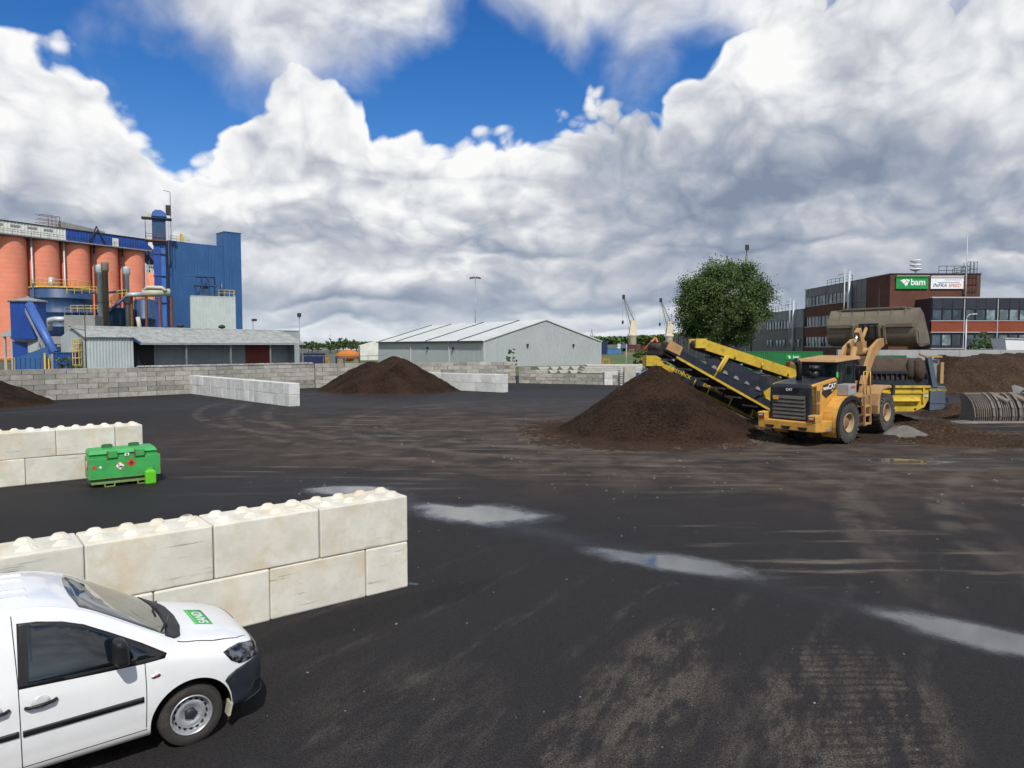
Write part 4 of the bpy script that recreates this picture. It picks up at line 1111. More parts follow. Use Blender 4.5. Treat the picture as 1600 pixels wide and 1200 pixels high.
def win_y(parent, x, y0, y1, z0, z1, mat=M_GL1):
    """window facing -x"""
    w = MB(); t = 0.08
    w.box(x - .06, x + .1, y0, y1, z0, z0 + t); w.box(x - .06, x + .1, y0, y1, z1 - t, z1); w.box(x - .06, x + .1, y0, y0 + t, z0 + t, z1 - t); w.box(x - .06, x + .1, y1 - t, y1, z0 + t, z1 - t)
    f = w.build('window', M_FRM, parent)
    MB().box(x + .01, x + .05, y0 + t, y1 - t, z0 + t, z1 - t).build('pane', mat, f)
rw = random.Random(5)
# brick stair tower
boxpart('brick_core', M_BRK, r_, BXL, BXR, BF, 107.6, 0, BT)
boxpart('core_coping', M_PAN, r_, BXL - .08, BXR + .08, BF - .08, 107.7, BT, BT + .16)
boxpart('slot_window', M_FRM, r_, BXL - .03, BXL + .05, 103.6, 104.0, 7.5, 12.6)
# upper storeys left of the tower: bands facing left
YB, YF = 130.0, 113.8
boxpart('body', M_DPAN, r_, BXL + .25, BXL + 14, 107.6, YB, 0, BT - .1)
for (z0, z1) in ((9.35, 11.2), (5.75, 7.5), (2.15, 3.9), (0, 0.4)): boxpart('brick_band', M_BRK, r_, BXL - .02, BXL + .3, YF, YB, z0, z1)
for z in (11.2, 7.5, 3.9): boxpart('sill', M_TRIM, r_, BXL - .12, BXL + .3, YF, YB, z, z + .09)
for k in range(12):
    y0 = YF + k * (YB - YF) / 12; y1 = YF + (k + 1) * (YB - YF) / 12
    for zb in (11.29, 7.59, 3.99, 0.4):
        zt = {11.29: 12.95, 7.59: 9.35, 3.99: 5.75, 0.4: 2.15}[zb]
        boxpart('pier', M_LIN if rw.random() < .75 else M_PAN, r_, BXL + .02, BXL + .3, y0, y0 + .30, zb, zt)
        win_y(r_, BXL + .08, y0 + .30, y1, zb, zt, M_GL1 if rw.random() < .6 else M_GL2)
    boxpart('facade_panel', M_PAN, r_, BXL - .03, BXL + .28, y0 + .03, y1 - .03, 12.98, BT)
for k in range(4):
    y0 = 107.62 + k * (YF - 107.62) / 4; y1 = y0 + (YF - 107.62) / 4
    for z0, z1 in ((0, 3.6), (3.65, 7.2), (7.25, 10.8), (10.85, BT)): boxpart('facade_panel', M_PAN, r_, BXL - .02, BXL + .26, y0 + .03, y1 - .03, z0, z1)
boxpart('parapet', M_PAN, r_, BXL - .1, BXL + .4, 107.7, YB + .1, BT, BT + .12)
# lower wing facing the yard
WY = 97.0; WX0 = 57.6; WX1 = 84.0; WT = 10.75
boxpart('wing_body', M_DPAN, r_, WX0 + .2, WX1, WY + .3, 112, 0, WT - .06)
boxpart('wing_parapet', M_TRIM, r_, WX0 - .05, WX1, WY - .05, WY + .5, WT - .06, WT + .1)
boxpart('wing_side', M_PAN, r_, WX0, WX0 + .25, WY + .05, BF, 0, WT - .07)
boxpart('brick_band', M_BRO, r_, WX0, WX1, WY, WY + .3, 6.05, 7.5)
boxpart('brick_band', M_BRO, r_, WX0, WX1, WY, WY + .3, 2.4, 3.7)
for z in (7.52, 5.95, 3.72): boxpart('ledge', M_TRIM, r_, WX0 - .06, WX1, WY - .1, WY + .3, z, z + .10)
x = WX0 + .05; gi = 0
while x < WX1 - 1.4:
    boxpart('facade_panel', M_PAN, r_, x + .02, x + (.40 if gi % 4 == 3 else 1.37), WY - .04, WY + .2, 9.22, WT - .1)
    if gi % 4 == 3:
        boxpart('facade_panel', M_PAN, r_, x + .02, x + .4, WY - .02, WY + .2, 7.64, 9.2); boxpart('mullion', M_TRIM, r_, x + .15, x + .25, WY - .12, WY - .02, 3.8, WT - .2); x += .42
    else:
        lit = gi > 4 and rw.random() < .6
        win_x(r_, x + .02, x + 1.36, WY + .02, 7.64, 9.2, M_GL2 if lit else M_GL1)
        win_x(r_, x + .02, x + 1.36, WY + .02, 4.15, 5.75, M_GL1 if rw.random() < .7 else M_GL2)
        boxpart('facade_panel', M_PAN, r_, x + .02, x + 1.36, WY - .02, WY + .2, 3.84, 4.13)
        x += 1.39
    gi += 1
# signs
sg = boxpart('green_sign', M_GREEN, r_, 54.65, 59.2, BF - .22, BF - .08, 12.25, 14.0)
text('sign_word', 'bam', M_SWHITE, sg, (57.75, BF - .24, 13.16), (pi / 2, 0, 0), 1.25, .01, True)
def bird(m):
    for pts in ([(55.4, 13.5), (55.9, 13.62), (56.1, 13.3), (55.75, 12.95), (55.55, 13.1)], [(56.0, 13.65), (56.55, 13.5), (56.45, 13.2), (56.15, 13.35)], [(55.8, 12.92), (56.15, 13.25), (56.4, 13.12), (56.2, 12.75), (55.95, 12.62)], [(55.15, 13.42), (55.38, 13.45), (55.5, 13.2)]):
        m.prism(pts, 'y', BF - .26, BF - .23)
part('sign_emblem', M_SWHITE, sg, bird, fix=True)
sg = boxpart('white_sign', M_SWHITE, r_, 59.6, 64.25, BF - .22, BF - .08, 12.25, 14.0)
text('sign_word', 'INFRA', M_SBLUE, sg, (60.85, BF - .24, 12.72), (pi / 2, 0, 0), .72, .01, False, .25)
text('sign_word', 'SPEED', M_SORG, sg, (62.95, BF - .24, 12.70), (pi / 2, 0, 0), .64, .01, False, .25)
part('sign_swoosh', M_SBLUE, sg, lambda m: (m.box(60.6, 63.7, BF - .25, BF - .225, 13.12, 13.16), m.box(61.6, 63.9, BF - .25, BF - .225, 13.5, 13.53)))
for x in (54.6, 59.55): boxpart('sign_lamp_rail', M_TRIM, r_, x, x + 4.7, BF - .5, BF - .42, 14.05, 14.13)
# roof things
part('roof_rail', M_DARK, r_, lambda m: (railing(m, [(62.0, 103, BT), (66.5, 103, BT), (66.5, 107, BT)], 1.4, 1.0, .04), railing(m, [(BXL + .4, 113, BT), (BXL + .4, 122, BT)], 1.1, 1.6, .035)))
part('roof_ladder_cage', M_DARK, r_, lambda m: ([m.tube((64.6 + .5 * (k % 4), BF - .2 + (k // 4) * .6, 9), (64.6 + .5 * (k % 4), BF - .2 + (k // 4) * .6, 16.0), .035, .035, 4) for k in range(8)], [m.box(64.55, 66.2, BF - .25, BF - .18, z, z + .06) for z in (10, 11, 12, 13, 14, 15, 16)]))
part('roof_mast', M_TRIM, r_, lambda m: (m.tube((64.4, BF - .5, 9.5), (64.4, BF - .5, 20.2), .12, .05, 6), [m.box(64.3, 64.5, BF - .5, BF, z, z + .08) for z in (11.5, 13.4)]))
part('roof_siren', M_SWHITE, r_, lambda m: (m.tube((62.6, 110, BT), (62.6, 110, 16), .12, .12, 6), [m.lathe([(.1, z - .28), (.78, z), (.85, z + .12), (.7, z + .2), (.1, z + .22)], 18, (62.6, 110, 0)) for z in (15.9, 16.55, 17.2)]))
for (y, z1) in ((112.5, 15.9), (134.5, 12.8)):
    part('flue_pipe', M_DUCT, r_, lambda m: (m.tube((BXL - .35, y, 3.2), (BXL - .35, y, z1), .2, .2, 8), m.tube((BXL - .85, y + .5, 4.5), (BXL - .85, y + .5, z1 + .4), .09, .09, 6), railing(m, [(BXL - .3, y + 1, z1 - 1.3), (BXL - .3, y + 4, z1 - 1.3)], 1.2, .8, .04)))
# grey wing running back
boxpart('rear_wing_body', M_GPAN, r_, BXL - .25, BXL + 14, YB + .1, 158, 7.6, 11.0)
boxpart('rear_wing_base', M_DPAN, r_, BXL - .2, BXL + 14, YB + .1, 158, 0, 7.6)
for k in range(9): win_y(r_, BXL - .32, 135 + k * 1.55, 136.4 + k * 1.55, 7.4, 9.1, M_GL2 if k % 3 else M_GL1)
for k in range(10):
    if k not in (3, 7): win_y(r_, BXL - .27, 131.5 + k * 1.75, 133.0 + k * 1.75, 3.9, 5.4, M_GL2)
for k in range(11): boxpart('panel_joint', M_DPAN, r_, BXL - .28, BXL - .24, YB + 2.5 * k + .5, YB + 2.5 * k + .54, 9.2, 10.95)
part('rear_roof_rail', M_STEEL, r_, lambda m: railing(m, [(BXL, 134, 11), (BXL, 150, 11)], 1.1, 1.8, .04))
r_ = empty('long_hall', (BXL - .4, 158.2, 0), 0, 'long dark grey panelled hall behind the tree', 'building')
boxpart('hall_body', M_DPAN, r_, 0, 20, 0, 75, 0, 6.9)
for k in range(9): boxpart('pilaster', M_TRIM, r_, -.14, 0, 3 + k * 8.6, 3.18 + k * 8.6, 0, 6.9)
boxpart('hall_roof', M_GPAN, r_, -.15, 20, -.1, 75, 6.9, 7.1)

# concrete wall behind the bark, with panel joints
r_ = empty('concrete_wall', (32.0, 69.2, 0), 0, 'long light grey concrete panel wall behind the bark bank', 'wall'); r_['kind'] = 'thing'
for k in range(9): boxpart('panel', M_CONC if False else pm('pale_wall_panel', (0.34, 0.35, 0.345), 0.9, var=0.15, scale=0.6, dirt=(0.2, 0.2, 0.19), streak=0.25, rnd_val=0.08), r_, k * 4.0, k * 4.0 + 3.97, 0, 0.35, 0, 3.72 + .06 * rw.random(), 0.02)
# street lamp
sl_ = at(1508, 560, 73)
r_ = empty('street_lamp', (sl_.x, sl_.y, 0), 0, 'pale grey street lamp before the office windows', 'street lamp')
part('pole', M_DUCT, r_, lambda m: m.tube((0, 0, 0), (0, 0, 6.9), .09, .06, 8))
part('arm', M_DUCT, r_, lambda m: m.sweep([(0, 0, 6.85), (.05, 0, 7.15), (.3, 0, 7.38), (.6, 0, 7.42)], .05, 6))
part('lamp_head', M_DUCT, r_, lambda m: m.hexa([(.5, -.12, 7.36), (1.05, -.1, 7.4), (1.05, .1, 7.4), (.5, .12, 7.36), (.5, -.12, 7.5), (1.05, -.08, 7.5), (1.05, .08, 7.5), (.5, .12, 7.5)]))
# white hull-shaped trailer body
wt = at(1568, 545, 80)
r_ = empty('white_trailer', (wt.x, wt.y, 0), 0, 'white open trailer body showing above the wall', 'trailer')
part('body', M_SWHITE, r_, lambda m: m.hexa([(.5, 0, 2.6), (4.5, 0, 2.6), (4.5, 2, 2.6), (.5, 2, 2.6), (0, -.2, 4.95), (5, -.2, 4.75), (5, 2.2, 4.75), (0, 2.2, 4.95)]))
part('rim', M_TRIM, r_, lambda m: m.hexa([(-.08, -.3, 4.95), (5.1, -.3, 4.75), (5.1, -.18, 4.75), (-.08, -.18, 4.95), (-.08, -.3, 5.06), (5.1, -.3, 4.86), (5.1, -.18, 4.86), (-.08, -.18, 5.06)]))
part('chassis', M_DARK, r_, lambda m: (m.box(.6, 4.6, .3, 1.7, .7, 2.6), [m.tube((x, -.1, .5), (x, .3, .5), .5, .5, 14) for x in (1.2, 3.8)]))
# green containers with a red skip in front
def container(name, label, loc, rz, L, W, H, mat, group=None, cat='container'):
    q = empty(name, loc, rz, label, cat, group)
    part('side', mat, q, lambda m: corr(m, (0, 0), (L, 0), .12, H - .1, .28, .04))
    part('side', mat, q, lambda m: corr(m, (L, W), (0, W), .12, H - .1, .28, .04))
    part('end', mat, q, lambda m: corr(m, (0, W), (0, 0), .12, H - .1, .28, .03))
    part('end', mat, q, lambda m: corr(m, (L, 0), (L, W), .12, H - .1, .28, .03))
    boxpart('roof', mat, q, 0, L, 0, W, H - .12, H - .03)
    part('frame', mat, q, lambda m: ([m.box(x - .03, x + .12, y - .03, y + .12, 0, H) for x in (0, L - .09) for y in (0, W - .09)], m.box(0, L, -.05, .05, 0, .14), m.box(0, L, -.05, .05, H - .12, H)))
    return q
M_CGRN = pm('container_green', (0.012, 0.165, 0.045), 0.5, var=0.15, scale=0.6, dirt=(0.05, 0.08, 0.04), streak=0.15)
g_ = at(1152, 560, 100)
q = container('shipping_container', 'green container behind the yellow conveyors, bam sign on its side', (g_.x, 100, .45), 0.02, 12.2, 2.44, 2.9, M_CGRN)
boxpart('sleeper', M_DARK, q, .5, 1.0, 0, 2.4, -.45, 0); boxpart('sleeper', M_DARK, q, 11, 11.5, 0, 2.4, -.45, 0)
sg = boxpart('container_sign', M_GREEN, q, 6.9, 9.0, -.12, -.06, 1.75, 2.45)
text('sign_word', 'bam', M_SWHITE, sg, (8.35, -.13, 2.1), (pi / 2, 0, 0), .5, .005, True)
part('sign_emblem', M_SWHITE, sg, lambda m: (m.prism([(7.2, 2.25), (7.5, 2.28), (7.55, 2.05), (7.35, 1.95)], 'y', -.14, -.125), m.prism([(7.35, 1.92), (7.58, 2.02), (7.5, 1.85)], 'y', -.14, -.125)), fix=True)
g_ = at(1352, 560, 66)
container('shipping_container', 'green container half hidden by the sieve drum', (g_.x - 2, 66.4, 0), 0.0, 6.06, 2.44, 3.25, M_CGRN)
g_ = at(1237, 572, 93)
q = empty('red_skip', (g_.x, 93, 0), 0, 'low orange red ribbed skip in front of the green container', 'skip')
part('body', pm('skip_red', (0.42, 0.075, 0.03), 0.6, var=0.2), q, lambda m: corr(m, (0, 0), (5.2, 0), .1, 1.9, .3, .06) and m.box(0, 5.2, 0.02, 2, .1, 1.86))
boxpart('rim', pm('skip_red', (0, 0, 0)), q, -.05, 5.25, -.1, 2.05, 1.86, 1.98)

# ------------------------------------------------------------------ plants
def leaf_mat(name, a, b_, trans=0.25):
    if name in MATS: return MATS[name]
    m, nt, b = new_mat(name)
    v = objcoord(nt, False)
    gi = nt.nodes.new('ShaderNodeNewGeometry')
    rnd = S(gi.outputs['Random Per Island'])
    f = clamp01(rnd * 0.75 + (noise(v, 0.5, 3, 0.5) - 0.4) * 1.1)
    c = mixc(f, a, b_)
    nt.links.new(c.s, b.inputs['Base Color']); b.inputs['Roughness'].default_value = 0.6; b.inputs['Specular IOR Level'].default_value = 0.25
    tl = nt.nodes.new('ShaderNodeBsdfTranslucent'); nt.links.new(c.s, tl.inputs[0])
    mx = nt.nodes.new('ShaderNodeMixShader'); mx.inputs[0].default_value = trans
    nt.links.new(b.outputs[0], mx.inputs[1]); nt.links.new(tl.outputs[0], mx.inputs[2]); nt.links.new(mx.outputs[0], nt.nodes['Material Output'].inputs[0])
    MATS[name] = m
    return m
M_LEAF = leaf_mat('willow_leaf', (0.040, 0.075, 0.020), (0.145, 0.215, 0.072))
M_LEAF2 = leaf_mat('bush_leaf', (0.035, 0.075, 0.016), (0.12, 0.19, 0.045))
M_BARKT = pm('tree_bark', (0.055, 0.042, 0.030), 0.95, var=0.4, scale=3, bmp=0.5, bscale=12)
def leaves(rnd, pts, size, ar=2.2, droop=0.4):
    vs, fs = [], []
    for p in pts:
        d = Vector((rnd.gauss(0, 1), rnd.gauss(0, 1), rnd.gauss(-droop, .7))).normalized()
        n = Vector((rnd.gauss(0, 1), rnd.gauss(0, 1), rnd.gauss(.4, 1))).cross(d)
        if n.length < .01: continue
        n.normalize(); s = size * rnd.uniform(.6, 1.35); w = n * s * .5 / ar * 1.6; l = d * s
        b = len(vs)
        vs += [tuple(p - l * .5), tuple(p + w), tuple(p + l * .5), tuple(p - w)]
        fs.append((b, b + 1, b + 2, b + 3))
    return vs, fs
def make_tree(label, base, H, crown_c, crown_r, n_clump, n_leaf, size, seed, mat=M_LEAF, name='broadleaf_tree', trunk_r=0.35, fork=3, group=None, cat='tree'):
    rnd = random.Random(seed)
    r_ = empty(name, base, 0, label, cat, group)
    C = Vector(crown_c); R = Vector(crown_r)
    clumps = []
    while len(clumps) < n_clump:
        d = Vector((rnd.gauss(0, 1), rnd.gauss(0, 1), rnd.gauss(0, 1))).normalized()
        k = rnd.uniform(.35, 1.0) ** .5
        lump = 1 + .26 * (vnoise(d.x * 2.4 + 5, d.z * 2.4 + d.y * 1.7, seed) - .5) * 2
        p = C + Vector((d.x * R.x, d.y * R.y, d.z * R.z)) * k * lump
        if p.z < C.z - R.z * .86: continue
        clumps.append((p, rnd.uniform(.55, 1.15)))
    t = MB()
    limbs = []
    fk = Vector((0, 0, max(.6, C.z - R.z * 1.05)))
    t.sweep([(0, 0, -.1), (0.04, 0, fk.z * .5), tuple(fk)], [trunk_r * 1.25, trunk_r, trunk_r * .8], 9)
    for k in range(fork):
        a = 2 * pi * k / fork + rnd.uniform(-.4, .4)
        e = C + Vector((cos(a) * R.x * .45, sin(a) * R.y * .45, rnd.uniform(-.1, .3) * R.z))
        mid = fk * .5 + e * .5 + Vector((0, 0, -.1 * R.z))
        t.sweep([tuple(fk - Vector((0, 0, .3))), tuple(mid), tuple(e)], [trunk_r * .62, trunk_r * .4, trunk_r * .16], 7); limbs.append((mid, e))
    for p, s in clumps[::3]:
        m0, e0 = min(limbs, key=lambda q: (q[1] - p).length); st = m0 + (e0 - m0) * rnd.uniform(.1, .9)
        t.tube(st, p, trunk_r * .12, trunk_r * .03, 4, False)
    t.build('trunk', M_BARKT, r_)
    pts = []
    per = max(1, n_leaf // len(clumps)); cs = (R.x * R.y * R.z) ** (1 / 3) * .2
    for p, s in clumps:
        for _ in range(int(per * s)):
            g = Vector((rnd.gauss(0, 1), rnd.gauss(0, 1), rnd.gauss(-.15, .8)))
            pts.append(p + g * cs * s * .55)
    vs, fs = leaves(rnd, pts, size)
    me = bpy.data.meshes.new('crown'); me.from_pydata(vs, [], fs); me.materials.append(mat)
    link_mesh('crown', me, r_)
    return r_
tb = at(1124, 560, 108)
make_tree('large rounded green tree in front of the dark grey hall', (tb.x, 108, 0), 17.5, (0, 0, 10.1), (6.5, 6.0, 6.4), 420, 120000, 0.26, 11, M_LEAF, 'broadleaf_tree', .42, 4)
tb = at(1010, 560, 120)
make_tree('light green bush left of the conveyor head', (tb.x, 120, 0), 4, (0, 0, 2.0), (2.2, 1.8, 1.7), 30, 2200, 0.35, 13, M_LEAF2, 'shrub', .08, 3, cat='bush')
tb = at(1032, 560, 112)
make_tree('darker green bush right behind the conveyor head', (tb.x, 112, 0), 4, (0, 0, 2.0), (2.3, 1.8, 1.8), 30, 2200, 0.35, 14, M_LEAF, 'shrub', .08, 3, cat='bush')
tb = at(1534, 560, 84)
make_tree('green bush showing above the concrete wall by the street lamp', (tb.x, 84, 0), 5.5, (0, 0, 4.2), (1.6, 1.2, 1.5), 36, 1600, 0.22, 15, M_LEAF2, 'shrub', .07, 4, cat='bush')
tb = at(800, 575, 92)
make_tree('small sapling in front of the grey warehouse gable', (tb.x, 92, 0), 3.5, (0, 0, 2.6), (.9, .9, 1.1), 16, 420, 0.2, 16, M_LEAF2, 'sapling', .05, 4, cat='sapling')
tb = at(107, 575, 69.5)
make_tree('dark bush between the blue skip and the shed gable', (tb.x, 69.5, 0), 3.2, (0, 0, 2.3), (1.1, .8, 1.3), 24, 900, 0.22, 17, M_LEAF, 'shrub', .06, 3, cat='bush')

# ------------------------------------------------------------------ far background
def simple_container(label, px0, px1, ytop, ybot, Y, mat, group='far stacked containers'):
    a, b = at(px0, ytop, Y), at(px1, ybot, Y)
    q = empty('far_container', (a.x, Y, max(0, b.z)), 0, label, 'container', group)
    L, H = b.x - a.x, a.z - max(0, b.z)
    part('side', mat, q, lambda m: corr(m, (0, 0), (L, 0), .1, H - .1, .6, .08))
    part('frame', mat, q, lambda m: (m.box(0, .2, -.1, 2.4, 0, H), m.box(L - .2, L, -.1, 2.4, 0, H), m.box(0, L, -.12, 2.4, H - .15, H), m.box(0, L, -.12, 2.4, 0, .15)))
MC = {n: pm('far_' + n, c, 0.7, var=0.15, scale=0.2) for n, c in dict(navy=(0.012, 0.018, 0.085), grey=(0.13, 0.15, 0.17), blue=(0.05, 0.19, 0.38), maroon=(0.11, 0.02, 0.03), steelblue=(0.09, 0.15, 0.26), tan=(0.22, 0.18, 0.13), orange=(0.50, 0.16, 0.02), white=(0.62, 0.62, 0.60), green=(0.02, 0.12, 0.06), brown=(0.10, 0.05, 0.035)).items()}
for args in (('dark navy container stack right of the warehouse', 937, 947.5, 533, 560, 330, MC['navy']), ('grey container above the light blue one', 949, 965, 538.5, 544.5, 330, MC['grey']),
             ('light blue container in the far stack', 949, 971, 545, 552, 330, MC['blue']), ('slate blue container at the bottom of the far stack', 949, 971, 552.5, 561, 330, MC['steelblue']),
             ('pale steel blue container high in the far stack', 970, 980, 537, 544, 332, MC['steelblue']), ('white container end in the far stack', 965, 969.5, 537, 544.5, 330, MC['white']),
             ('maroon container left of the near crane foot', 979, 994, 538.5, 545, 334, MC['maroon']), ('maroon container right of the near crane', 1003, 1022, 540, 546, 334, MC['maroon']),
             ('tan container under the near crane', 974, 992, 550, 560, 328, MC['tan']), ('dark container beside the crane foot', 993, 1001, 540, 550, 334, MC['brown']),
             ('green container door right of the crane', 994, 1000, 551, 560, 328, MC['green']), ('brown container low right of the crane', 1001, 1016, 547, 560, 331, MC['brown'])):
    simple_container(*args)
def crane(label, px, ytop, ybase, ycab, dxb, Y, tip=None):
    b = at(px, ybase, Y); t = at(px + dxb, ytop, Y); c = at(px, ycab, Y)
    q = empty('harbour_crane', (b.x, Y, 0), 0, label, 'crane')
    M1 = pm('crane_cream', (0.60, 0.55, 0.42), 0.6, var=0.2, scale=0.1, dirt=(0.35, 0.18, 0.07), dirt_amt=0.5)
    cz = c.z; pz = cz - (cz) * .33
    part('pedestal', M1, q, lambda m: m.lathe([(2.6, 0), (2.2, pz * .7), (2.6, pz * .75), (2.9, pz * .8), (2.9, pz * .86), (1.8, pz * .87)], 14))
    part('tower', M1, q, lambda m: m.hexa([(-2.1, -1.8, pz * .8), (2.0, -1.8, pz * .8), (2.0, 1.8, pz * .8), (-2.1, 1.8, pz * .8), (-.9, -1.2, cz), (2.3, -1.2, cz), (2.3, 1.2, cz), (-.9, 1.2, cz)]))
    tx, tz = t.x - b.x, t.z
    bx, bz = -1.9, pz * .95
    def jib(m):
        P0, P1, N = Vector((1.0, 0, cz)), Vector((tx, 0, tz)), 12
        Q0 = Vector((-1.2, 0, cz - 2.0))
        for y in (-.8, .8):
            m.tube(P0 + Vector((0, y, 0)), P1 + Vector((0, y * .3, 0)), .22, .16, 5); m.tube(Q0 + Vector((0, y, 0)), P1 + Vector((0, y * .3, -.3)), .22, .16, 5)
        for k in range(N):
            a_ = P0 + (P1 - P0) * (k / N); b_ = Q0 + (P1 - Q0) * ((k + .5) / N); c_ = P0 + (P1 - P0) * ((k + 1) / N); m.tube(a_, b_, .1, .1, 4); m.tube(b_, c_, .1, .1, 4)
    part('jib', pm('crane_jib', (0.32, 0.31, 0.28), 0.7, var=0.2), q, jib)
    part('jib_head', MC['navy'] if False else M_DARK, q, lambda m: m.box(tx - .9, tx + .5, -.7, .7, tz - .8, tz + 1.6))
    part('cables', M_DARK, q, lambda m: (m.tube((tx - .6, 0, tz), (tx - .6, 0, tz - 13), .07, .07, 4), m.tube((tx - .3, 0, tz), (-1.9, 0, pz), .07, .07, 4), m.tube((tx + .3, 0, tz), (2.0, 0, cz + .5), .06, .06, 4)))
    part('hook', M_DARK, q, lambda m: m.lathe([(.1, tz - 15), (.6, tz - 14.5), (.6, tz - 13.2), (.1, tz - 12.8)], 8, (tx - .6, 0, 0)))
crane('cream harbour crane in the far middle, nearer its left twin', 988, 465, 548, 501, -13, 400)
crane('cream harbour crane behind the conveyor head', 1045, 470, 548, 503, -12, 420)
crane('crane top with orange head behind the tree', 1158, 388, 560, 470, 10, 330)
# excavator arm far behind
e_ = at(1012, 548, 240)
q = empty('excavator', (e_.x, 240, 0), 0, 'far orange excavator with raised arm left of the conveyor head', 'excavator')
M_ORG = pm('excavator_orange', (0.55, 0.17, 0.04), 0.6, var=0.2, scale=0.5)
part('boom', M_ORG, q, lambda m: (m.tube((4.6, 0, 2.5), (2.6, 0, 6.9), .5, .35, 6), m.tube((2.6, 0, 6.9), (-1.6, 0, 2.4), .38, .25, 6)))
part('house', M_ORG, q, lambda m: m.box(3.4, 7.4, -1.4, 1.4, 1.2, 3.8))
part('tracks', M_DARK, q, lambda m: (m.box(3.2, 7.4, -1.6, -.9, 0, 1.1), m.box(3.2, 7.4, .9, 1.6, 0, 1.1)))
# far shore: low white sheds, trees, a turbine
rnd = random.Random(31)
for i, (x0, x1, yt, Y, col) in enumerate(((479, 487, 546.5, 620, 'white'), (489, 503, 543.5, 640, 'white'), (505, 516, 545, 660, 'grey'), (524, 540, 544.5, 700, 'white'), (541, 559, 543, 680, 'white'), (560, 575, 544, 720, 'grey'))):
    a, b = at(x0, yt, Y), at(x1, 552, Y)
    q = empty('far_shed', (a.x, Y, 0), 0, ['small white shed on the far shore', 'flat white shed with a red base on the far shore', 'grey shed on the far shore', 'white shed right of the turbine on the far shore', 'broad white shed on the far shore', 'grey far shed near the white gable'][i], 'shed', 'far shore sheds')
    boxpart('wall', MC[col], q, 0, b.x - a.x, 0, 20, 0, a.z)
    boxpart('roof', MC['grey'], q, -.3, b.x - a.x + .3, -.3, 20.3, a.z, a.z + .4)
    if i == 1: boxpart('base_band', MC['maroon'], q, 0, b.x - a.x, -.2, 0, 0, 1.5)
for i, (px, Y, s_) in enumerate(((488, 420, 1), (497, 480, .8), (516, 400, 1.1), (527, 430, .9), (536.5, 390, 1.2), (549, 400, 1.05), (557, 470, .8))):
    b = at(px, 560, Y)
    make_tree(['leftmost of the far shore trees', 'second far shore tree from the left', 'far shore tree at the turbine foot', 'fourth far shore tree from the left', 'fifth and fullest far shore tree', 'sixth far shore tree from the left', 'far shore tree beside the white shed'][i], (b.x, Y, 0), 8, (0, 0, 4.6 * s_), (2.6 * s_, 2.6 * s_, 2.9 * s_), 26, 900, .75, 40 + i, M_LEAF, 'far_tree', .3, 3, 'trees on the far shore')
tb = at(516.5, 548, 900)
q = empty('wind_turbine', (tb.x, 900, 0), 0, 'thin white wind turbine mast on the horizon', 'turbine')
part('mast', MC['white'], q, lambda m: m.tube((0, 0, 0), (0, 0, 17), .5, .3, 8))
part('blade', MC['white'], q, lambda m: [m.tube((0, -.5, 17), (6 * sin(a), -.5, 17 + 6 * cos(a)), .3, .08, 4) for a in (.1, 2.2, 4.3)])
def belt(name, label, px0, px1, Y, h, n, seed):
    rn = random.Random(seed); a, b = at(px0, 560, Y).x, at(px1, 560, Y).x
    pts = []
    for _ in range(n):
        x = rn.uniform(a, b); hh = h * (.6 + .8 * fbm(x * .03, 2.2, seed)); pts.append(Vector((x, Y + rn.uniform(-8, 8), rn.random() ** .8 * hh)))
    vs, fs = leaves(rn, pts, 2.4, 1.5)
    me = bpy.data.meshes.new(name); me.from_pydata(vs, [], fs); me.materials.append(M_LEAF)
    tag(link_mesh(name, me), label, 'wood', None, 'stuff')
belt('far_woods', 'dark far tree line right of the warehouse', 930, 1075, 520, 11, 6000, 3)
belt('far_woods', 'dark far tree line left of the warehouse', 380, 640, 1000, 9, 5000, 4)
belt('far_woods', 'far tree line at the far left and behind the works', -100, 300, 600, 7, 4000, 6)
belt('far_woods', 'far tree line behind the office', 1080, 1800, 600, 9, 6000, 8)
o = MB().quad((-75, 110, .05), (60, 110, .05), (60, 330, .05), (-75, 330, .05)).build('grass_field', pm('rough_grass', (0.075, 0.12, 0.03), .95, var=.5, scale=.08, dirt=(.16, .13, .08), dirt_amt=.6)); tag(o, kind='structure')
a, b = at(470, 552, 118), at(502, 567, 118)
container('shipping_container', 'navy container right of the ribbed grey hut', (a.x, 118, 0), .05, b.x - a.x, 2.44, a.z, MC['navy'])
def orange_frame(label, px0, px1, yt, Y):
    a, b = at(px0, yt, Y), at(px1, yt, Y)
    o = part('site_barrier', MC['orange'], None, lambda m: (m.box(0, .25, 0, .3, 0, a.z), m.box(b.x - a.x - .25, b.x - a.x, 0, .3, 0, a.z), m.box(0, b.x - a.x, -.03, .27, a.z - .3, a.z), m.box(0.2, b.x - a.x - .2, 0.02, .2, a.z - 1.2, a.z - 1.0)))
    o.location = (a.x, Y, 0); tag(o, label, 'barrier', 'orange frames beyond the wall')
orange_frame('orange steel frame beyond the wall beside the navy container', 501, 515, 559, 130)
orange_frame('orange steel frame beyond the stacked concrete, left one', 941, 953, 560.5, 125)
orange_frame('orange steel frame beyond the stacked concrete, right one', 1001, 1013, 560, 124)
def mixer(m):
    m.lathe([(.3, -2.6), (1.0, -1.4), (1.2, 0), (1.0, 1.2), (.5, 2.2)], 14, (0, 0, 2.2), 'x')
mx = at(545, 562, 140)
o = part('orange_drum', MC['orange'], None, mixer); o.location = (mx.x, 140, 0); tag(o, 'orange rounded drum lying beyond the long wall', 'drum')
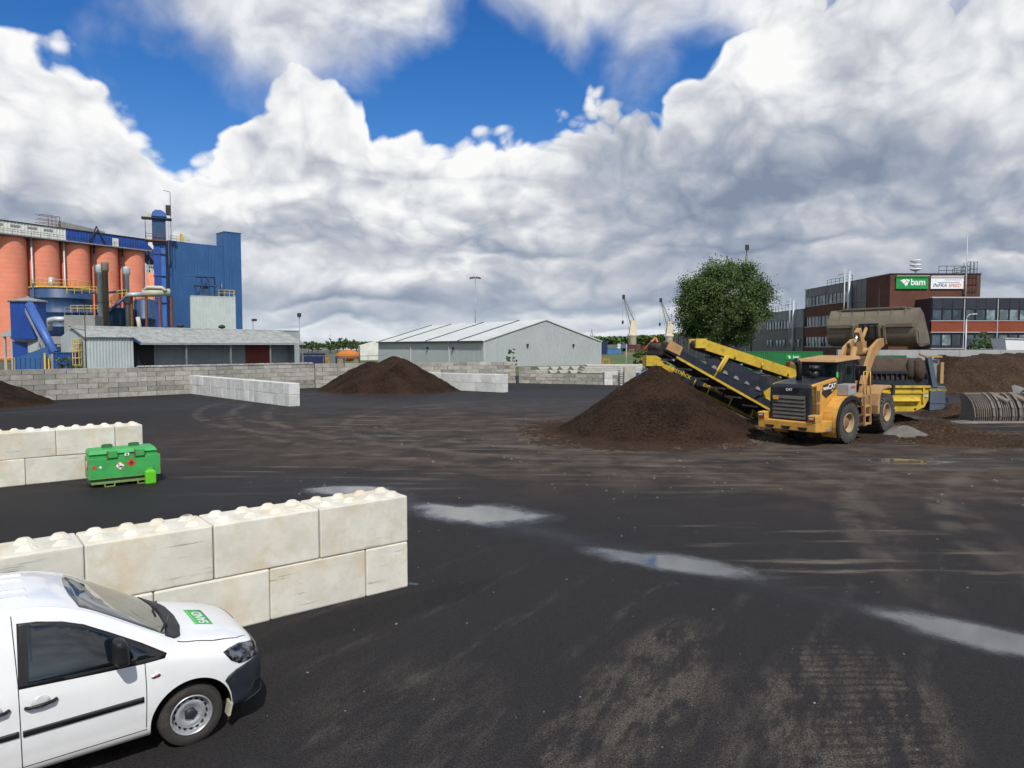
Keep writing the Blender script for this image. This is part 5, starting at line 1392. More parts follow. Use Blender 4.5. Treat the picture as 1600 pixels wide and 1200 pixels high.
for i, (px0, px1, yt, c) in enumerate(((515, 524, 559, 'grey'), (527, 536, 560, 'tan'), (553, 560, 561, 'tan'))):
    a, b = at(px0, yt, 135), at(px1, yt, 135)
    q = empty('site_cabin', (a.x, 135, 0), 0, ['grey site box beyond the long wall', 'tan site box beyond the long wall', 'small tan box beside the white shed'][i], 'box')
    boxpart('body', MC[c], q, 0, b.x - a.x, 0, 1.6, 0, a.z); boxpart('lid', MC['grey'], q, -.05, b.x - a.x + .05, -.05, 1.65, a.z, a.z + .08)
# pipe bridge on the wall skyline
o = part('pipe_run', M_STEEL, None, lambda m: (m.path([tuple(at(472, 556, 100)), tuple(at(560, 556.5, 108)), tuple(at(600, 555, 112)), tuple(at(606, 552, 112))], .05, 5), [m.tube(at(px, 556.4, 100 + (px - 472) * .09), at(px, 556.4, 100 + (px - 472) * .09) * Vector((1, 1, 0)), .05, .05, 5) for px in (474, 505, 540, 575)]))
tag(o, 'thin pipe on posts beyond the long wall', 'pipe')
p_ = at(978.5, 566, 118)
o = part('signal_pole', M_TRIM, None, lambda m: m.tube((0, 0, 0), (0, 0, at(978.5, 538, 118).z), .07, .05, 6)); o.location = (p_.x, 118, 0); tag(o, 'thin white pole before the near harbour crane', 'pole')
p_ = at(1060, 560, 150)
q = empty('lamp_post', (p_.x, 150, 0), 0, 'dark curved street lamp left of the tree', 'lamp post')
part('pole', M_DARK, q, lambda m: m.sweep([(0, 0, 0), (0, 0, 8.0), (.15, 0, 8.9), (.7, 0, 9.5), (1.4, 0, 9.7)], .09, 6))
p_ = at(924.5, 545, 360)
q = empty('radar_mast', (p_.x, 360, 0), 0, 'small grey radar mast behind the warehouse roof', 'mast')
tz = at(924.5, 514, 360).z
part('lattice', M_STEEL, q, lambda m: ([m.tube((x, y, 0), (x * .4, y * .4, tz - 2), .12, .1, 4) for x in (-1, 1) for y in (-1, 1)], m.box(-1.6, 1.6, -.4, .4, tz - 4, tz - 3.4), m.box(-.2, .2, -.2, .2, tz - 2, tz)))

# ------------------------------------------------------------------ wheel loader
M_CAT = pm('loader_yellow', (0.60, 0.315, 0.055), 0.55, var=0.16, scale=1.6, dirt=(0.27, 0.165, 0.085), dirt_amt=0.7, streak=0.22)
M_CATD = pm('loader_dusty_yellow', (0.42, 0.245, 0.10), 0.75, var=0.18, scale=1.5, dirt=(0.22, 0.15, 0.09), dirt_amt=0.7)
M_BKT = pm('bucket_steel', (0.155, 0.135, 0.098), 0.8, var=0.22, scale=1.3, dirt=(0.10, 0.08, 0.055), dirt_amt=0.7, streak=0.2)
M_BLK = pm('loader_black', (0.012, 0.013, 0.017), 0.45, var=0.3, scale=1.5, dirt=(0.05, 0.045, 0.04), dirt_amt=0.4)
M_GRL = pm('grille_grey', (0.085, 0.08, 0.07), 0.7, var=0.25, scale=2, dirt=(0.16, 0.13, 0.09), dirt_amt=0.4)
M_TYRE = pm('dusty_tyre', (0.055, 0.052, 0.047), 0.95, var=0.25, scale=3, dirt=(0.13, 0.12, 0.10), dirt_amt=0.65)
M_RIM = pm('loader_rim', (0.36, 0.27, 0.15), 0.8, var=0.25, scale=3, dirt=(0.20, 0.12, 0.06), dirt_amt=0.6)
M_CHR = pm('chrome_rod', (0.75, 0.77, 0.80), 0.2, 1.0, var=0.05)
M_CGL = glass_mat('cab_glass', (0.010, 0.020, 0.022), 0.05, 0.6, 1.0)
M_ALU = pm('alu_box', (0.50, 0.52, 0.54), 0.4, 0.5, var=0.15, scale=2)
M_LAMP = pm('tail_lamp', (0.45, 0.05, 0.03), 0.3, var=0.1)
M_CLR = pm('clear_lamp', (0.6, 0.6, 0.58), 0.15, var=0.1)
def big_wheel(parent, x, y, r, w, side, F=None):
    """loader wheel: outer face towards side (-1 right); lugs as geometry"""
    M = (F or Matrix.Identity(4)) @ Matrix.Translation((x, y, r))
    t = MB(); t.M = M
    hw = w / 2
    t.lathe([(r * .47, -hw * .80), (r * .58, -hw * .96), (r * .70, -hw * .99), (r * .86, -hw), (r * .945, -hw * .9), (r * .955, 0), (r * .945, hw * .9), (r * .86, hw), (r * .70, hw * .99), (r * .58, hw * .96), (r * .47, hw * .80)], 48, axis='y', caps=False)
    n = 26
    for i in range(n):
        for s in (-1, 1):
            a = 2 * pi * (i + (0.5 if s > 0 else 0)) / n; da = .075
            P = lambda ang, rr, yy: (rr * cos(ang), yy, rr * sin(ang))
            y0, y1 = s * hw * .06, s * hw * 1.01
            sk = .12
            t.hexa([P(a - da + sk, r * .94, y0), P(a + da + sk, r * .94, y0), P(a + da, r * .90, y1), P(a - da, r * .90, y1), P(a - da * .8 + sk, r, y0), P(a + da * .8 + sk, r, y0), P(a + da * .8, r * .985, y1), P(a - da * .8, r * .985, y1)])
            t.hexa([P(a - da, r * .80, y1 * .985), P(a + da, r * .80, y1 * .985), P(a + da, r * .80, y1 * .94), P(a - da, r * .80, y1 * .94), P(a - da * .8, r * .97, y1), P(a + da * .8, r * .97, y1), P(a + da * .8, r * .97, y1 * .9), P(a - da * .8, r * .97, y1 * .9)])
    o = t.build('tyre', M_TYRE, parent, fix=True)
    m = MB(); m.M = M; q = side * hw
    m.lathe([(r * .472, q * .80), (r * .492, q * .92), (r * .455, q * .97), (r * .43, q * .80), (r * .40, q * .40), (r * .33, q * .30), (.02, q * .28)], 36, axis='y', caps=False)
    m.build('rim', M_RIM, o, fix=True)
    k = MB(); k.M = M
    for i in range(14): a = 2 * pi * i / 14; k.tube((r * .34 * cos(a), q * .28, r * .34 * sin(a)), (r * .34 * cos(a), q * .40, r * .34 * sin(a)), .022, .022, 6)
    k.lathe([(r * .30, q * .29), (r * .28, q * .5), (r * .22, q * .62), (r * .20, q * .66), (.02, q * .66)], 22, axis='y', caps=False)
    k.build('hub', pm('hub_brown', (0.25, 0.12, 0.055), 0.8, var=.3), o, fix=True)
HD = Vector((0.80, 0.60, 0)); LRZ = atan2(0.60, 0.80)
rwc = gnd(1322, 693)                                  # right rear wheel on the ground
org = rwc + Vector((-HD.y, HD.x, 0)) * 1.28
TILT = radians(3.6)
L = empty('wheel_loader', (org.x, org.y, 0.02), 0, 'yellow articulated wheel loader with its bucket raised high', 'loader', rot=(0, -TILT, LRZ))
ART = radians(4.5)
F = Matrix.Translation((1.77, 0, 0)) @ Matrix.Rotation(ART, 4, 'Z') @ Matrix.Translation((-1.77, 0, 0))
def fp(name, mat, fn, bevel=0.0, parent=None, fix=False):
    m = MB(); m.M = F; fn(m); return m.build(name, mat, parent or L, bevel, fix=fix)
for s in (-1, 1):
    big_wheel(L, 0, s * 1.1, .88, .68, s)
    big_wheel(L, 3.55, s * 1.1, .88, .68, s, F)
# rear frame
part('counterweight', M_CAT, L, lambda m: (m.prism([(-2.45, .78), (-1.75, .70), (-1.2, .85), (-1.2, 1.12), (-1.9, 1.16), (-2.45, 1.16)], 'y', -1.33, 1.33), m.box(-2.46, -2.0, .98, 1.34, 1.16, 1.46), m.box(-2.46, -2.0, -1.34, -.98, 1.16, 1.46)), 0.03)
for y in (-1.16, 1.16):
    o = part('tail_lamp', M_BLK, L, lambda m: m.box(-2.49, -2.4, y - .13, y + .13, 1.22, 1.40)); part('lens', M_LAMP, o, lambda m: m.box(-2.505, -2.48, y - .1, y + .1, 1.25, 1.32)); part('lens', M_CLR, o, lambda m: m.box(-2.505, -2.48, y - .1, y + .1, 1.325, 1.38))
part('recess_shade', M_BLK, L, lambda m: [m.prism([(y - .22, .95), (y + .22, .95), (y + .14, .82), (y - .14, .82)], 'x', -2.47, -2.40) for y in (-.75, 0, .75)])  # black plates on the surface stand for the shade in the slots
part('grille_frame', M_BLK, L, lambda m: m.prism([(-2.22, 1.16), (-1.6, 1.16), (-1.6, 2.62), (-2.02, 2.62), (-2.12, 2.55)], 'y', -.92, .92), 0.04)
for k in range(6):
    z = 1.24 + k * .165
    part('grille_slat', M_GRL, L, lambda m: m.hexa([(-2.27, -.74, z), (-2.2, -.74, z), (-2.2, .74, z), (-2.27, .74, z), (-2.235, -.74, z + .13), (-2.17, -.74, z + .13), (-2.17, .74, z + .13), (-2.235, .74, z + .13)]), 0.01)
o = part('badge', M_BLK, L, lambda m: m.box(-2.17, -2.13, -.4, .4, 2.36, 2.54)); text('lettering', 'CAT', M_SWHITE, o, (-2.18, 0, 2.45), (pi / 2, 0, -pi / 2), .15, .004, True)
o = part('plate', M_CAT, L, lambda m: m.box(-2.30, -2.26, .45, .68, 2.02, 2.18))
part('hood', M_BLK, L, lambda m: m.prism([(-2.1, 2.5), (-1.95, 2.66), (-.2, 2.82), (-.05, 2.82), (-.05, 2.5)], 'y', -.86, .86), 0.05)
for s in (-1, 1):
    part('side_panel', M_CAT, L, lambda m: m.prism([(-2.02, 1.14), (-2.0, 2.58), (-1.88, 2.66), (-.15, 2.80), (-.02, 2.72), (-.02, 1.9), (-.6, 1.9), (-1.1, 1.6), (-1.25, 1.12)], 'y', s * .86 - .06, s * .86 + .06), 0.03)
    part('vent', M_DARK if s > 0 else pm('vent_brown', (0.14, 0.085, 0.04), .8, var=.3), L, lambda m: (m.box(-1.75, -1.42, s * .93 - .01, s * .93 + .01, 1.92, 2.38), m.box(-1.72, -1.45, s * .93 - .01, s * .93 + .01, 1.2, 1.82)))
    o = part('decal', M_BLK, L, lambda m: m.prism([(-1.25, 2.22), (-1.15, 2.58), (-.12, 2.66), (-.12, 2.36), (-.5, 2.18), (-.95, 2.02)], 'y', s * .93 - .012, s * .93 + .012))
    text('lettering', 'CAT', M_SWHITE, o, (-.48, s * .946, 2.47), (pi / 2, 0, 0 if s < 0 else pi), .30, .003, True)
    text('lettering', '966M', M_SWHITE, o, (-.97, s * .946, 2.42), (pi / 2, 0, 0 if s < 0 else pi), .18, .003, True)
    part('decal_wedge', M_CAT, L, lambda m: m.prism([(-.55, 2.26), (-.38, 2.26), (-.46, 2.36)], 'y', s * .95 - .008, s * .95 + .008), fix=True)
    # rear fender: a bent sheet over the wheel
    def fend(m, r0, r1, a0, a1, y0, y1):
        n = 14
        for i in range(n):
            p, q = a0 + (a1 - a0) * i / n, a0 + (a1 - a0) * (i + 1) / n
            f = lambda a, rr, y: (rr * cos(a), y, .88 + rr * sin(a))
            m.hexa([f(p, r0, y0), f(q, r0, y0), f(q, r0, y1), f(p, r0, y1), f(p, r1, y0), f(q, r1, y0), f(q, r1, y1), f(p, r1, y1)])
    part('rear_fender', M_CAT, L, lambda m: fend(m, 1.10, 1.15, radians(52), radians(205), *sorted((s * .78, s * 1.47))), fix=True)
    part('fender_skirt', M_CAT, L, lambda m: m.prism([(1.12 * cos(a), .88 + 1.12 * sin(a)) for a in [radians(60 + 12 * k) for k in range(13)]] + [(-1.25, .9), (-1.35, 1.9), (-.6, 2.02), (.5, 1.95)], 'y', *sorted((s * .78, s * .84))), fix=True)
    part('fender_edge', M_BLK, L, lambda m: fend(m, 1.0, 1.16, radians(40), radians(205), *sorted((s * 1.46, s * 1.54))), fix=True)
part('rear_chassis', M_BLK, L, lambda m: (m.box(-1.9, 1.5, -.5, .5, .75, 1.5), m.box(-.3, .3, -1.1, 1.1, .68, 1.08), m.box(-.9, 1.9, -.75, .75, 1.4, 1.95)))
part('ballast_bracket', M_STEEL, L, lambda m: (m.box(-1.6, -1.2, -1.3, -.95, .7, 1.0), m.box(-1.6, -1.2, .95, 1.3, .7, 1.0)))
# air intake and exhaust
part('air_cleaner', M_BLK, L, lambda m: (m.tube((-.45, -.15, 2.7), (-.45, -.15, 3.15), .19, .19, 12), m.tube((-.45, -.15, 3.15), (-.45, -.15, 3.32), .25, .22, 12)))
part('exhaust_pipe', M_BLK, L, lambda m: m.sweep([(-1.0, .25, 2.7), (-1.0, .25, 3.35), (-1.05, .27, 3.5), (-1.2, .3, 3.6)], .13, 10))
# cab
cab = part('cab', M_BLK, L, lambda m: (m.box(.15, 1.7, -.82, .82, 1.55, 2.05), [m.box(x, x + .1, y, y + .1, 2.0, 3.42) for x in (.15, .85, 1.6) for y in (-.82, .72)], m.box(.15, 1.7, -.82, .82, 3.32, 3.45)))
for nm, b_ in (('side_window', (.26, .85, -.80, -.78, 2.0, 3.32)), ('door_window', (.95, 1.6, -.80, -.78, 1.7, 3.32)), ('side_window', (.26, 1.6, .78, .80, 2.0, 3.32)), ('rear_window', (.17, .19, -.7, .7, 2.15, 3.32)), ('windscreen', (1.66, 1.68, -.72, .72, 1.8, 3.32))):
    boxpart(nm, M_CGL, cab, *b_)
part('roof', M_CATD, cab, lambda m: m.hexa([(-.1, -.95, 3.45), (1.95, -.95, 3.45), (1.95, .95, 3.45), (-.1, .95, 3.45), (0, -.9, 3.56), (1.9, -.9, 3.6), (1.9, .9, 3.6), (0, .9, 3.56)]), 0.02)
boxpart('hi_vis_jacket', pm('orange_vest', (0.75, 0.13, 0.03), .8, var=.2), cab, .30, .55, -.55, -.25, 2.15, 2.6, .08)
boxpart('flag', pm('flag_green', (0.1, 0.5, 0.12), .8), L, -.06, .06, -.93, -.90, 2.80, 3.02)
tb_ = boxpart('tool_box', M_ALU, L, -.05, .62, -1.42, -.92, 2.05, 2.5, .015)
boxpart('sticker', M_LAMP, tb_, .15, .5, -1.43, -1.42, 2.33, 2.42)
part('platform', M_CATD, L, lambda m: m.box(.0, 1.75, -1.45, -.8, 1.88, 1.98) and m.box(0.0, 1.75, .8, 1.45, 1.88, 1.98))
part('step_frame', M_CATD, L, lambda m: ([m.box(1.25, 1.75, -1.48, -1.0, z, z + .06) for z in (.62, 1.0, 1.4)], m.box(1.22, 1.28, -1.48, -1.40, .6, 1.9), m.box(1.72, 1.78, -1.48, -1.40, .6, 1.9)))
part('hand_rail', M_CAT, L, lambda m: [m.tube((x, -1.44, 1.9), (x, -1.44, 2.95), .025, .025, 6) for x in (1.2, 1.45, 1.78)] + [m.tube((1.2, -1.44, 2.95), (1.45, -1.44, 2.95), .025, .025, 6)])
part('mirror', M_BLK, L, lambda m: (m.box(1.75, 1.82, -1.25, -1.0, 2.75, 3.15), m.tube((1.7, -.8, 3.2), (1.8, -1.1, 3.1), .02, .02, 5)))
# front frame
fp('front_chassis', M_BLK, lambda m: (m.box(1.9, 4.3, -.45, .45, .7, 1.5), m.box(3.25, 3.85, -1.1, 1.1, .68, 1.08)))
fp('loader_tower', M_CATD, lambda m: [m.prism([(2.5, 1.2), (3.6, 1.2), (3.5, 1.8), (3.05, 2.35), (2.75, 2.35), (2.55, 1.9)], 'y', y - .07, y + .07) for y in (-.62, -.3, .3, .62)], 0.02)
for s in (-1, 1):
    fp('front_fender', M_CATD, lambda m: (m.prism([(2.35, .95), (2.50, .98), (2.62, 1.75), (2.95, 1.98), (3.7, 2.02), (3.75, 2.12), (2.85, 2.09), (2.45, 1.85), (2.30, 1.35)], 'y', *sorted((s * .75, s * 1.5)))), 0.02)
def arm(m, y):
    P = [(2.75, 2.15), (3.3, 2.9), (3.95, 3.62), (4.7, 3.95), (5.35, 4.05)]
    wd = [.16, .24, .30, .24, .15]
    up, lo = [], []
    for k, (x, z) in enumerate(P):
        a, b = P[max(0, k - 1)], P[min(len(P) - 1, k + 1)]
        t = Vector((b[0] - a[0], b[1] - a[1])).normalized(); n = Vector((-t.y, t.x))
        up.append((x + n.x * wd[k], z + n.y * wd[k])); lo.append((x - n.x * wd[k], z - n.y * wd[k]))
    m.prism(up + lo[::-1], 'y', y - .075, y + .075)
for y in (-.62, .62): fp('lift_arm', M_CATD, lambda m: arm(m, y), 0.02, fix=True)
fp('arm_cross_tube', M_CATD, lambda m: (m.tube((4.1, -.62, 3.6), (4.1, .62, 3.6), .2, .2, 12), m.box(3.9, 4.35, -.2, .2, 3.5, 4.1)))
fp('tilt_lever', M_CATD, lambda m: m.prism([(3.7, 4.55), (4.05, 4.0), (4.4, 3.6), (4.55, 3.7), (4.35, 4.15), (3.95, 4.75)], 'y', -.12, .12), 0.02, fix=True)
fp('tilt_cylinder', M_CATD, lambda m: m.tube((2.7, 0, 2.25), (3.5, 0, 3.85), .13, .13, 12))
fp('tilt_rod', M_CHR, lambda m: m.tube((3.5, 0, 3.85), (3.85, 0, 4.6), .06, .06, 10))
for y in (-.45, .45):
    fp('lift_cylinder', M_CATD, lambda m: m.tube((2.6, y, 1.3), (3.35, y, 2.35), .12, .12, 12))
    fp('lift_rod', M_CHR, lambda m: m.tube((3.35, y, 2.35), (3.95, y, 3.35), .06, .06, 10))
# bucket: curved shell, end plates, spill guard
BO = Vector((5.15, 0, 3.78))
BP = [(1.75, .0), (.75, -.04), (.42, .02), (.16, .18), (.02, .45), (.0, .8), (.08, 1.12), (.28, 1.45), (.52, 1.78)]
bw_ = 2.02
def shell(m):
    n = len(BP); vs = []
    for y in (-bw_, bw_):
        for (x, z) in BP: vs.append((BO.x + x, y, BO.z + z))
    for y in (-bw_, bw_):
        for k, (x, z) in enumerate(BP):
            a, b = BP[max(0, k - 1)], BP[min(n - 1, k + 1)]; t = Vector((b[0] - a[0], b[1] - a[1])).normalized(); nn = Vector((t.y, -t.x)) * .05
            vs.append((BO.x + x + nn.x, y, BO.z + z + nn.y))
    fs = []
    for k in range(n - 1):
        fs.append((k, k + 1, n + k + 1, n + k)); fs.append((2 * n + k, 3 * n + k, 3 * n + k + 1, 2 * n + k + 1))
    fs += [(0, n, 3 * n, 2 * n), (n - 1, 3 * n - 1, 4 * n - 1, 2 * n - 1)]
    m.add(vs, fs, True)
bk_ = fp('bucket', M_BKT, shell, fix=True)
for s in (-1, 1):
    fp('end_plate', M_BKT, lambda m: m.prism([(BO.x + x, BO.z + z) for x, z in BP] + [(BO.x + 1.0, BO.z + 1.45), (BO.x + 1.75, BO.z + .25)], 'y', *sorted((s * bw_, s * (bw_ + .05)))), 0.0, bk_, True)
    fp('wear_plate', M_BKT, lambda m: m.prism([(BO.x + .35, BO.z + .1), (BO.x + 1.6, BO.z + .05), (BO.x + 1.6, BO.z + .35), (BO.x + .9, BO.z + .62), (BO.x + .2, BO.z + .75)], 'y', *sorted((s * (bw_ + .05), s * (bw_ + .08)))), 0.0, bk_, True)
fp('spill_guard', M_BKT, lambda m: (m.box(BO.x + .42, BO.x + .62, -1.45, 1.45, BO.z + 1.78, BO.z + 1.86), m.box(BO.x + .46, BO.x + .56, -1.7, 1.7, BO.z + 1.72, BO.z + 1.80)), 0.01, bk_)
fp('shell_rib', M_BKT, lambda m: [m.hexa([(BO.x + .03, y, BO.z + 1.05), (BO.x + .06, y, BO.z + 1.05), (BO.x + .06, y + .04, BO.z + 1.05), (BO.x + .03, y + .04, BO.z + 1.05), (BO.x + .42, y, BO.z + 1.74), (BO.x + .5, y, BO.z + 1.74), (BO.x + .5, y + .04, BO.z + 1.74), (BO.x + .42, y + .04, BO.z + 1.74)]) for y in (-1.5, -.9, -.3, .3, .9, 1.5)], 0.0, bk_)
for y0 in (-1.95, .75): fp('back_beam', M_BKT, lambda m: m.box(BO.x - .1, BO.x + .1, y0, y0 + 1.2, BO.z + .92, BO.z + 1.1), 0.01, bk_)
for y in (-.72, -.50, .50, .72):
    fp('hinge_bracket', M_BKT, lambda m: m.prism([(BO.x + .06, BO.z + 1.1), (BO.x - .16, BO.z + 1.05), (BO.x - .12, BO.z + .5), (BO.x - .02, BO.z + .12), (BO.x + .2, BO.z + .1)], 'y', y - .05, y + .05), 0.01, bk_, True)
fp('link_frame', M_BLK, lambda m: (m.box(BO.x - .06, BO.x + .02, -.42, .42, BO.z + .3, BO.z + .38), m.box(BO.x - .12, BO.x, -.45, .45, BO.z + 1.02, BO.z + 1.12), [m.box(BO.x - .1, BO.x, y, y + .06, BO.z + .3, BO.z + 1.05) for y in (-.3, .0, .24)]), 0.0, bk_)
fp('tilt_link', M_CATD, lambda m: m.tube((BO.x - .8, 0.1, BO.z + .15), (BO.x - .1, .1, BO.z + .9), .08, .08, 8))
# earth driven up under the front wheels
def ramp_h(x, y):
    p = Vector((x, y, 0)) - org
    u = p.x * HD.x + p.y * HD.y; w = -p.x * HD.y + p.y * HD.x
    return min(max(0.0, (u - .3) * math.tan(TILT)) - .02, .34, 1.3 * (2.2 - abs(w)) * .35, (6.6 - u) * .25) if u > .2 else -1
heap('earth_ramp', 'low brown earth ramp under the front wheels of the loader', ramp_h, org.x - 1, org.x + 9, org.y - 3, org.y + 8, .1, heap_mat('trodden_earth', (0.030, 0.021, 0.016), (0.050, 0.036, 0.027), 10, None, .6), .05, .0001, 'ramp', .02, 31)

# ------------------------------------------------------------------ mobile screening plant behind the loader
M_KY = pm('screener_yellow', (0.55, 0.38, 0.03), 0.55, var=0.2, scale=1.6, dirt=(0.17, 0.115, 0.05), dirt_amt=0.75, streak=0.25)
M_KB = pm('screener_blue_black', (0.014, 0.018, 0.032), 0.5, var=0.3, scale=1.5, dirt=(0.06, 0.055, 0.05), dirt_amt=0.5)
M_KG = pm('screener_blue_grey', (0.075, 0.10, 0.14), 0.5, var=0.2, scale=1.0, dirt=(0.12, 0.10, 0.08), dirt_amt=0.4)
M_BELT = pm('rubber_belt', (0.016, 0.015, 0.014), 0.85, var=0.4, scale=2.5, dirt=(0.035, 0.022, 0.014), dirt_amt=0.7)
M_MUD = pm('muddy_steel', (0.065, 0.045, 0.032), 0.9, var=0.35, scale=1.5, dirt=(0.025, 0.018, 0.014), dirt_amt=0.7, bmp=.4, bscale=9)
RT = Vector((15.5, 37.6, 0))
K = empty('screening_plant', RT, 0, 'yellow and black tracked screening plant with long conveyors', 'screener')
def pl(px, py, Y): return at(px, py, Y) - RT
def beam(m, a, b, w, h, up=None):
    """box beam from a to b, w wide (horizontal, across), h high; a, b on its top centre line"""
    a, b = Vector(a), Vector(b); d = (b - a).normalized()
    s = d.cross(Vector((0, 0, 1))).normalized() * (w / 2); n = s.cross(d).normalized() * h
    if n.z > 0: n = -n
    m.hexa([a - s + n, b - s + n, b + s + n, a + s + n, a - s, b - s, b + s, a + s])
def conveyor(name, a, b, w, side_h, side_mat, belt_mat=M_BELT, idlers=True, near_only=False):
    a, b = Vector(a), Vector(b); d = (b - a).normalized(); s = d.cross(Vector((0, 0, 1))).normalized(); n = s.cross(d).normalized()
    if n.z < 0: n = -n
    q = part(name, belt_mat, K, lambda m: (beam(m, a, b, w * .92, .06), beam(m, a - n * .42, b - n * .42, w * .9, .04)), fix=True)
    for sg in (-1, 1):
        part('side_rail', side_mat, q, lambda m: beam(m, a + s * sg * w / 2 + n * .1, b + s * sg * w / 2 + n * .1, .06, side_h), fix=True)
    L_ = (b - a).length; k = int(L_ / 1.1)
    for i in range(k):
        c = a + d * (.6 + i * 1.1)
        part('return_roller', M_STEEL, q, lambda m: m.tube(c - s * w * .46 - n * .5, c + s * w * .46 - n * .5, .06, .06, 8))
    for e, r in ((a, .2), (b, .24)):
        part('drum', M_MUD, q, lambda m: m.tube(e - s * w * .47 - n * .2, e + s * w * .47 - n * .2, r, r, 14))
    return q, a, b, d, s, n
# fines conveyor: tail low behind the loader, head over the big heap
A, B = pl(1238, 655, 37.6), pl(1030, 537, 35.0)
q, a, b, d, s, n = conveyor('fines_conveyor', A, B, 1.25, .42, M_KB)
part('head_guard', M_CATD, q, lambda m: (m.hexa([b - d * .9 - s * .72 + n * .25, b - d * .1 - s * .72 + n * .25, b - d * .1 - s * .62 + n * .25, b - d * .9 - s * .62 + n * .25, b - d * .9 - s * .72 - n * .2, b - d * .1 - s * .72 - n * .25, b - d * .1 - s * .62 - n * .25, b - d * .9 - s * .62 - n * .2])), fix=True)
part('yellow_strip', M_KY, q, lambda m: beam(m, a + d * 1.0 - s * .70 - n * .28, b - d * .8 - s * .70 - n * .28, .05, .12), fix=True)
part('scraper_rubber', M_BELT, q, lambda m: m.hexa([b + d * .05 - s * .6, b + d * .2 - s * .6, b + d * .2 + s * .6, b + d * .05 + s * .6, b - d * .1 - s * .6 - n * .6, b + d * .1 - s * .6 - n * .65, b + d * .1 + s * .6 - n * .65, b - d * .1 + s * .6 - n * .6]), fix=True)
part('support_strut', M_KY, q, lambda m: (m.tube(b - d * 3.2 - s * .6 - n * .4, b - d * 3.4 - s * .6 + n * 1.0, .07, .07, 6), m.tube(b - d * 3.2 + s * .6 - n * .4, b - d * 3.4 + s * .6 + n * 1.0, .07, .07, 6)))
part('hydraulic_ram', M_CHR, q, lambda m: m.tube(b - d * 4.2 - s * .5 - n * .4, pl(1205, 640, 37.2), .05, .05, 8))
# dark skirted trough between the two
def trough(m):
    for y0 in (35.9, 36.9):
        pts = [pl(1100, 557, y0), pl(1128, 556, y0), pl(1197, 590, y0), pl(1205, 604, y0), pl(1178, 622, y0), pl(1112, 584, y0)]
        vs = [tuple(p) for p in pts] + [tuple(p + Vector((0, .06, 0))) for p in pts]; k = len(pts)
        m.add(vs, [tuple(range(k))[::-1], tuple(range(k, 2 * k))] + [(i, (i + 1) % k, k + (i + 1) % k, k + i) for i in range(k)])
part('trough_skirt', M_KB, K, trough, fix=True)
for i in range(5):
    c = pl(1112 + i * 17, 574 + i * 8.3, 35.85)
    part('skirt_bracket', M_STEEL, K, lambda m: m.hexa([c, c + Vector((.28, 0, -.12)), c + Vector((.28, .05, -.12)), c + Vector((0, .05, 0)), c + Vector((.1, 0, .12)), c + Vector((.22, 0, .06)), c + Vector((.22, .05, .06)), c + Vector((.1, .05, .12))]), fix=True)
# oversize conveyor with deep yellow sides
A2, B2 = pl(1262, 589, 36.9), pl(1092, 533, 36.2)
q2, a, b, d, s, n = conveyor('oversize_conveyor', A2, B2, 1.15, .50, M_KY)
part('side_pad', M_KY, q2, lambda m: [m.tube(a + d * t - s * .64 - n * .1, a + d * t - s * .64 - n * .34, .05, .05, 6) for t in (1.4, 2.9, 4.4)])
for yy_ in (-.75, .55): part('head_bracket', M_KY, q2, lambda m: m.box(b.x - .35, b.x + .2, b.y + yy_, b.y + yy_ + .2, b.z - .35, b.z + .12))
part('support_leg', M_KY, q2, lambda m: (m.tube(b - d * 1.5 - s * .6 - n * .3, b - d * 1.2 - s * .6 - n * 1.5, .09, .09, 6), m.tube(b - d * 1.5 + s * .6 - n * .3, b - d * 1.2 + s * .6 - n * 1.5, .09, .09, 6)))
part('yellow_gusset', M_KY, q2, lambda m: m.prism([(p.x, p.z) for p in (pl(1195, 598, 36.4), pl(1222, 612, 36.4), pl(1217, 640, 36.4), pl(1203, 632, 36.4), pl(1192, 618, 36.4))], 'y', 36.4 - RT.y, 36.55 - RT.y), fix=True)
# third conveyor on the far side with hand rails and lettered panel
A3, B3 = pl(1192, 650, 39.6), pl(1018, 563, 39.2)
q3, a, b, d, s, n = conveyor('side_conveyor', A3, B3, .95, .38, M_KY)
part('lettered_panel', M_KB, q3, lambda m: beam(m, a + d * 1.0 - s * .62 + n * .32, b - d * 1.2 - s * .62 + n * .32, .05, .62), fix=True)
part('rail_post', M_KY, q3, lambda m: [m.tube(a + d * t - s * .7 - n * .5, a + d * t - s * .7 + n * .6 + Vector((0, 0, .1)), .04, .04, 5) for t in (.9, 2.3, 3.7, 4.6, 5.4, 6.2)])
part('hand_rail', M_KY, q3, lambda m: (m.tube(a + d * .9 - s * .7 + n * .62, a + d * 6.2 - s * .7 + n * .62, .03, .03, 5), m.tube(a + d * .9 - s * .7 - n * .45, a + d * 6.2 - s * .7 - n * .45, .07, .07, 5)))
part('head_box', M_KY, q3, lambda m: m.box(b.x - .4, b.x + .5, b.y - .6, b.y + .6, b.z - .3, b.z + .25))
ang = math.atan2(-(d.z), -d.x)
rotm = Matrix((( -d.x, n.x, -s.x), (-d.y, n.y, -s.y), (-d.z, n.z, -s.z)))
for body, t, sz in (('KEESTRACK', 5.6, .26), ('EXPLORER 1500', 3.2, .26)):
    c = a + d * t - s * .66 + n * .02
    text('lettering', body, M_KY, q3, c, rotm.to_euler(), sz, .004, True)
o = part('green_label', M_GREEN, q3, lambda m: beam(m, a + d * 3.4 - s * .66 + n * .45, a + d * 4.0 - s * .66 + n * .45, .05, .2), fix=True)
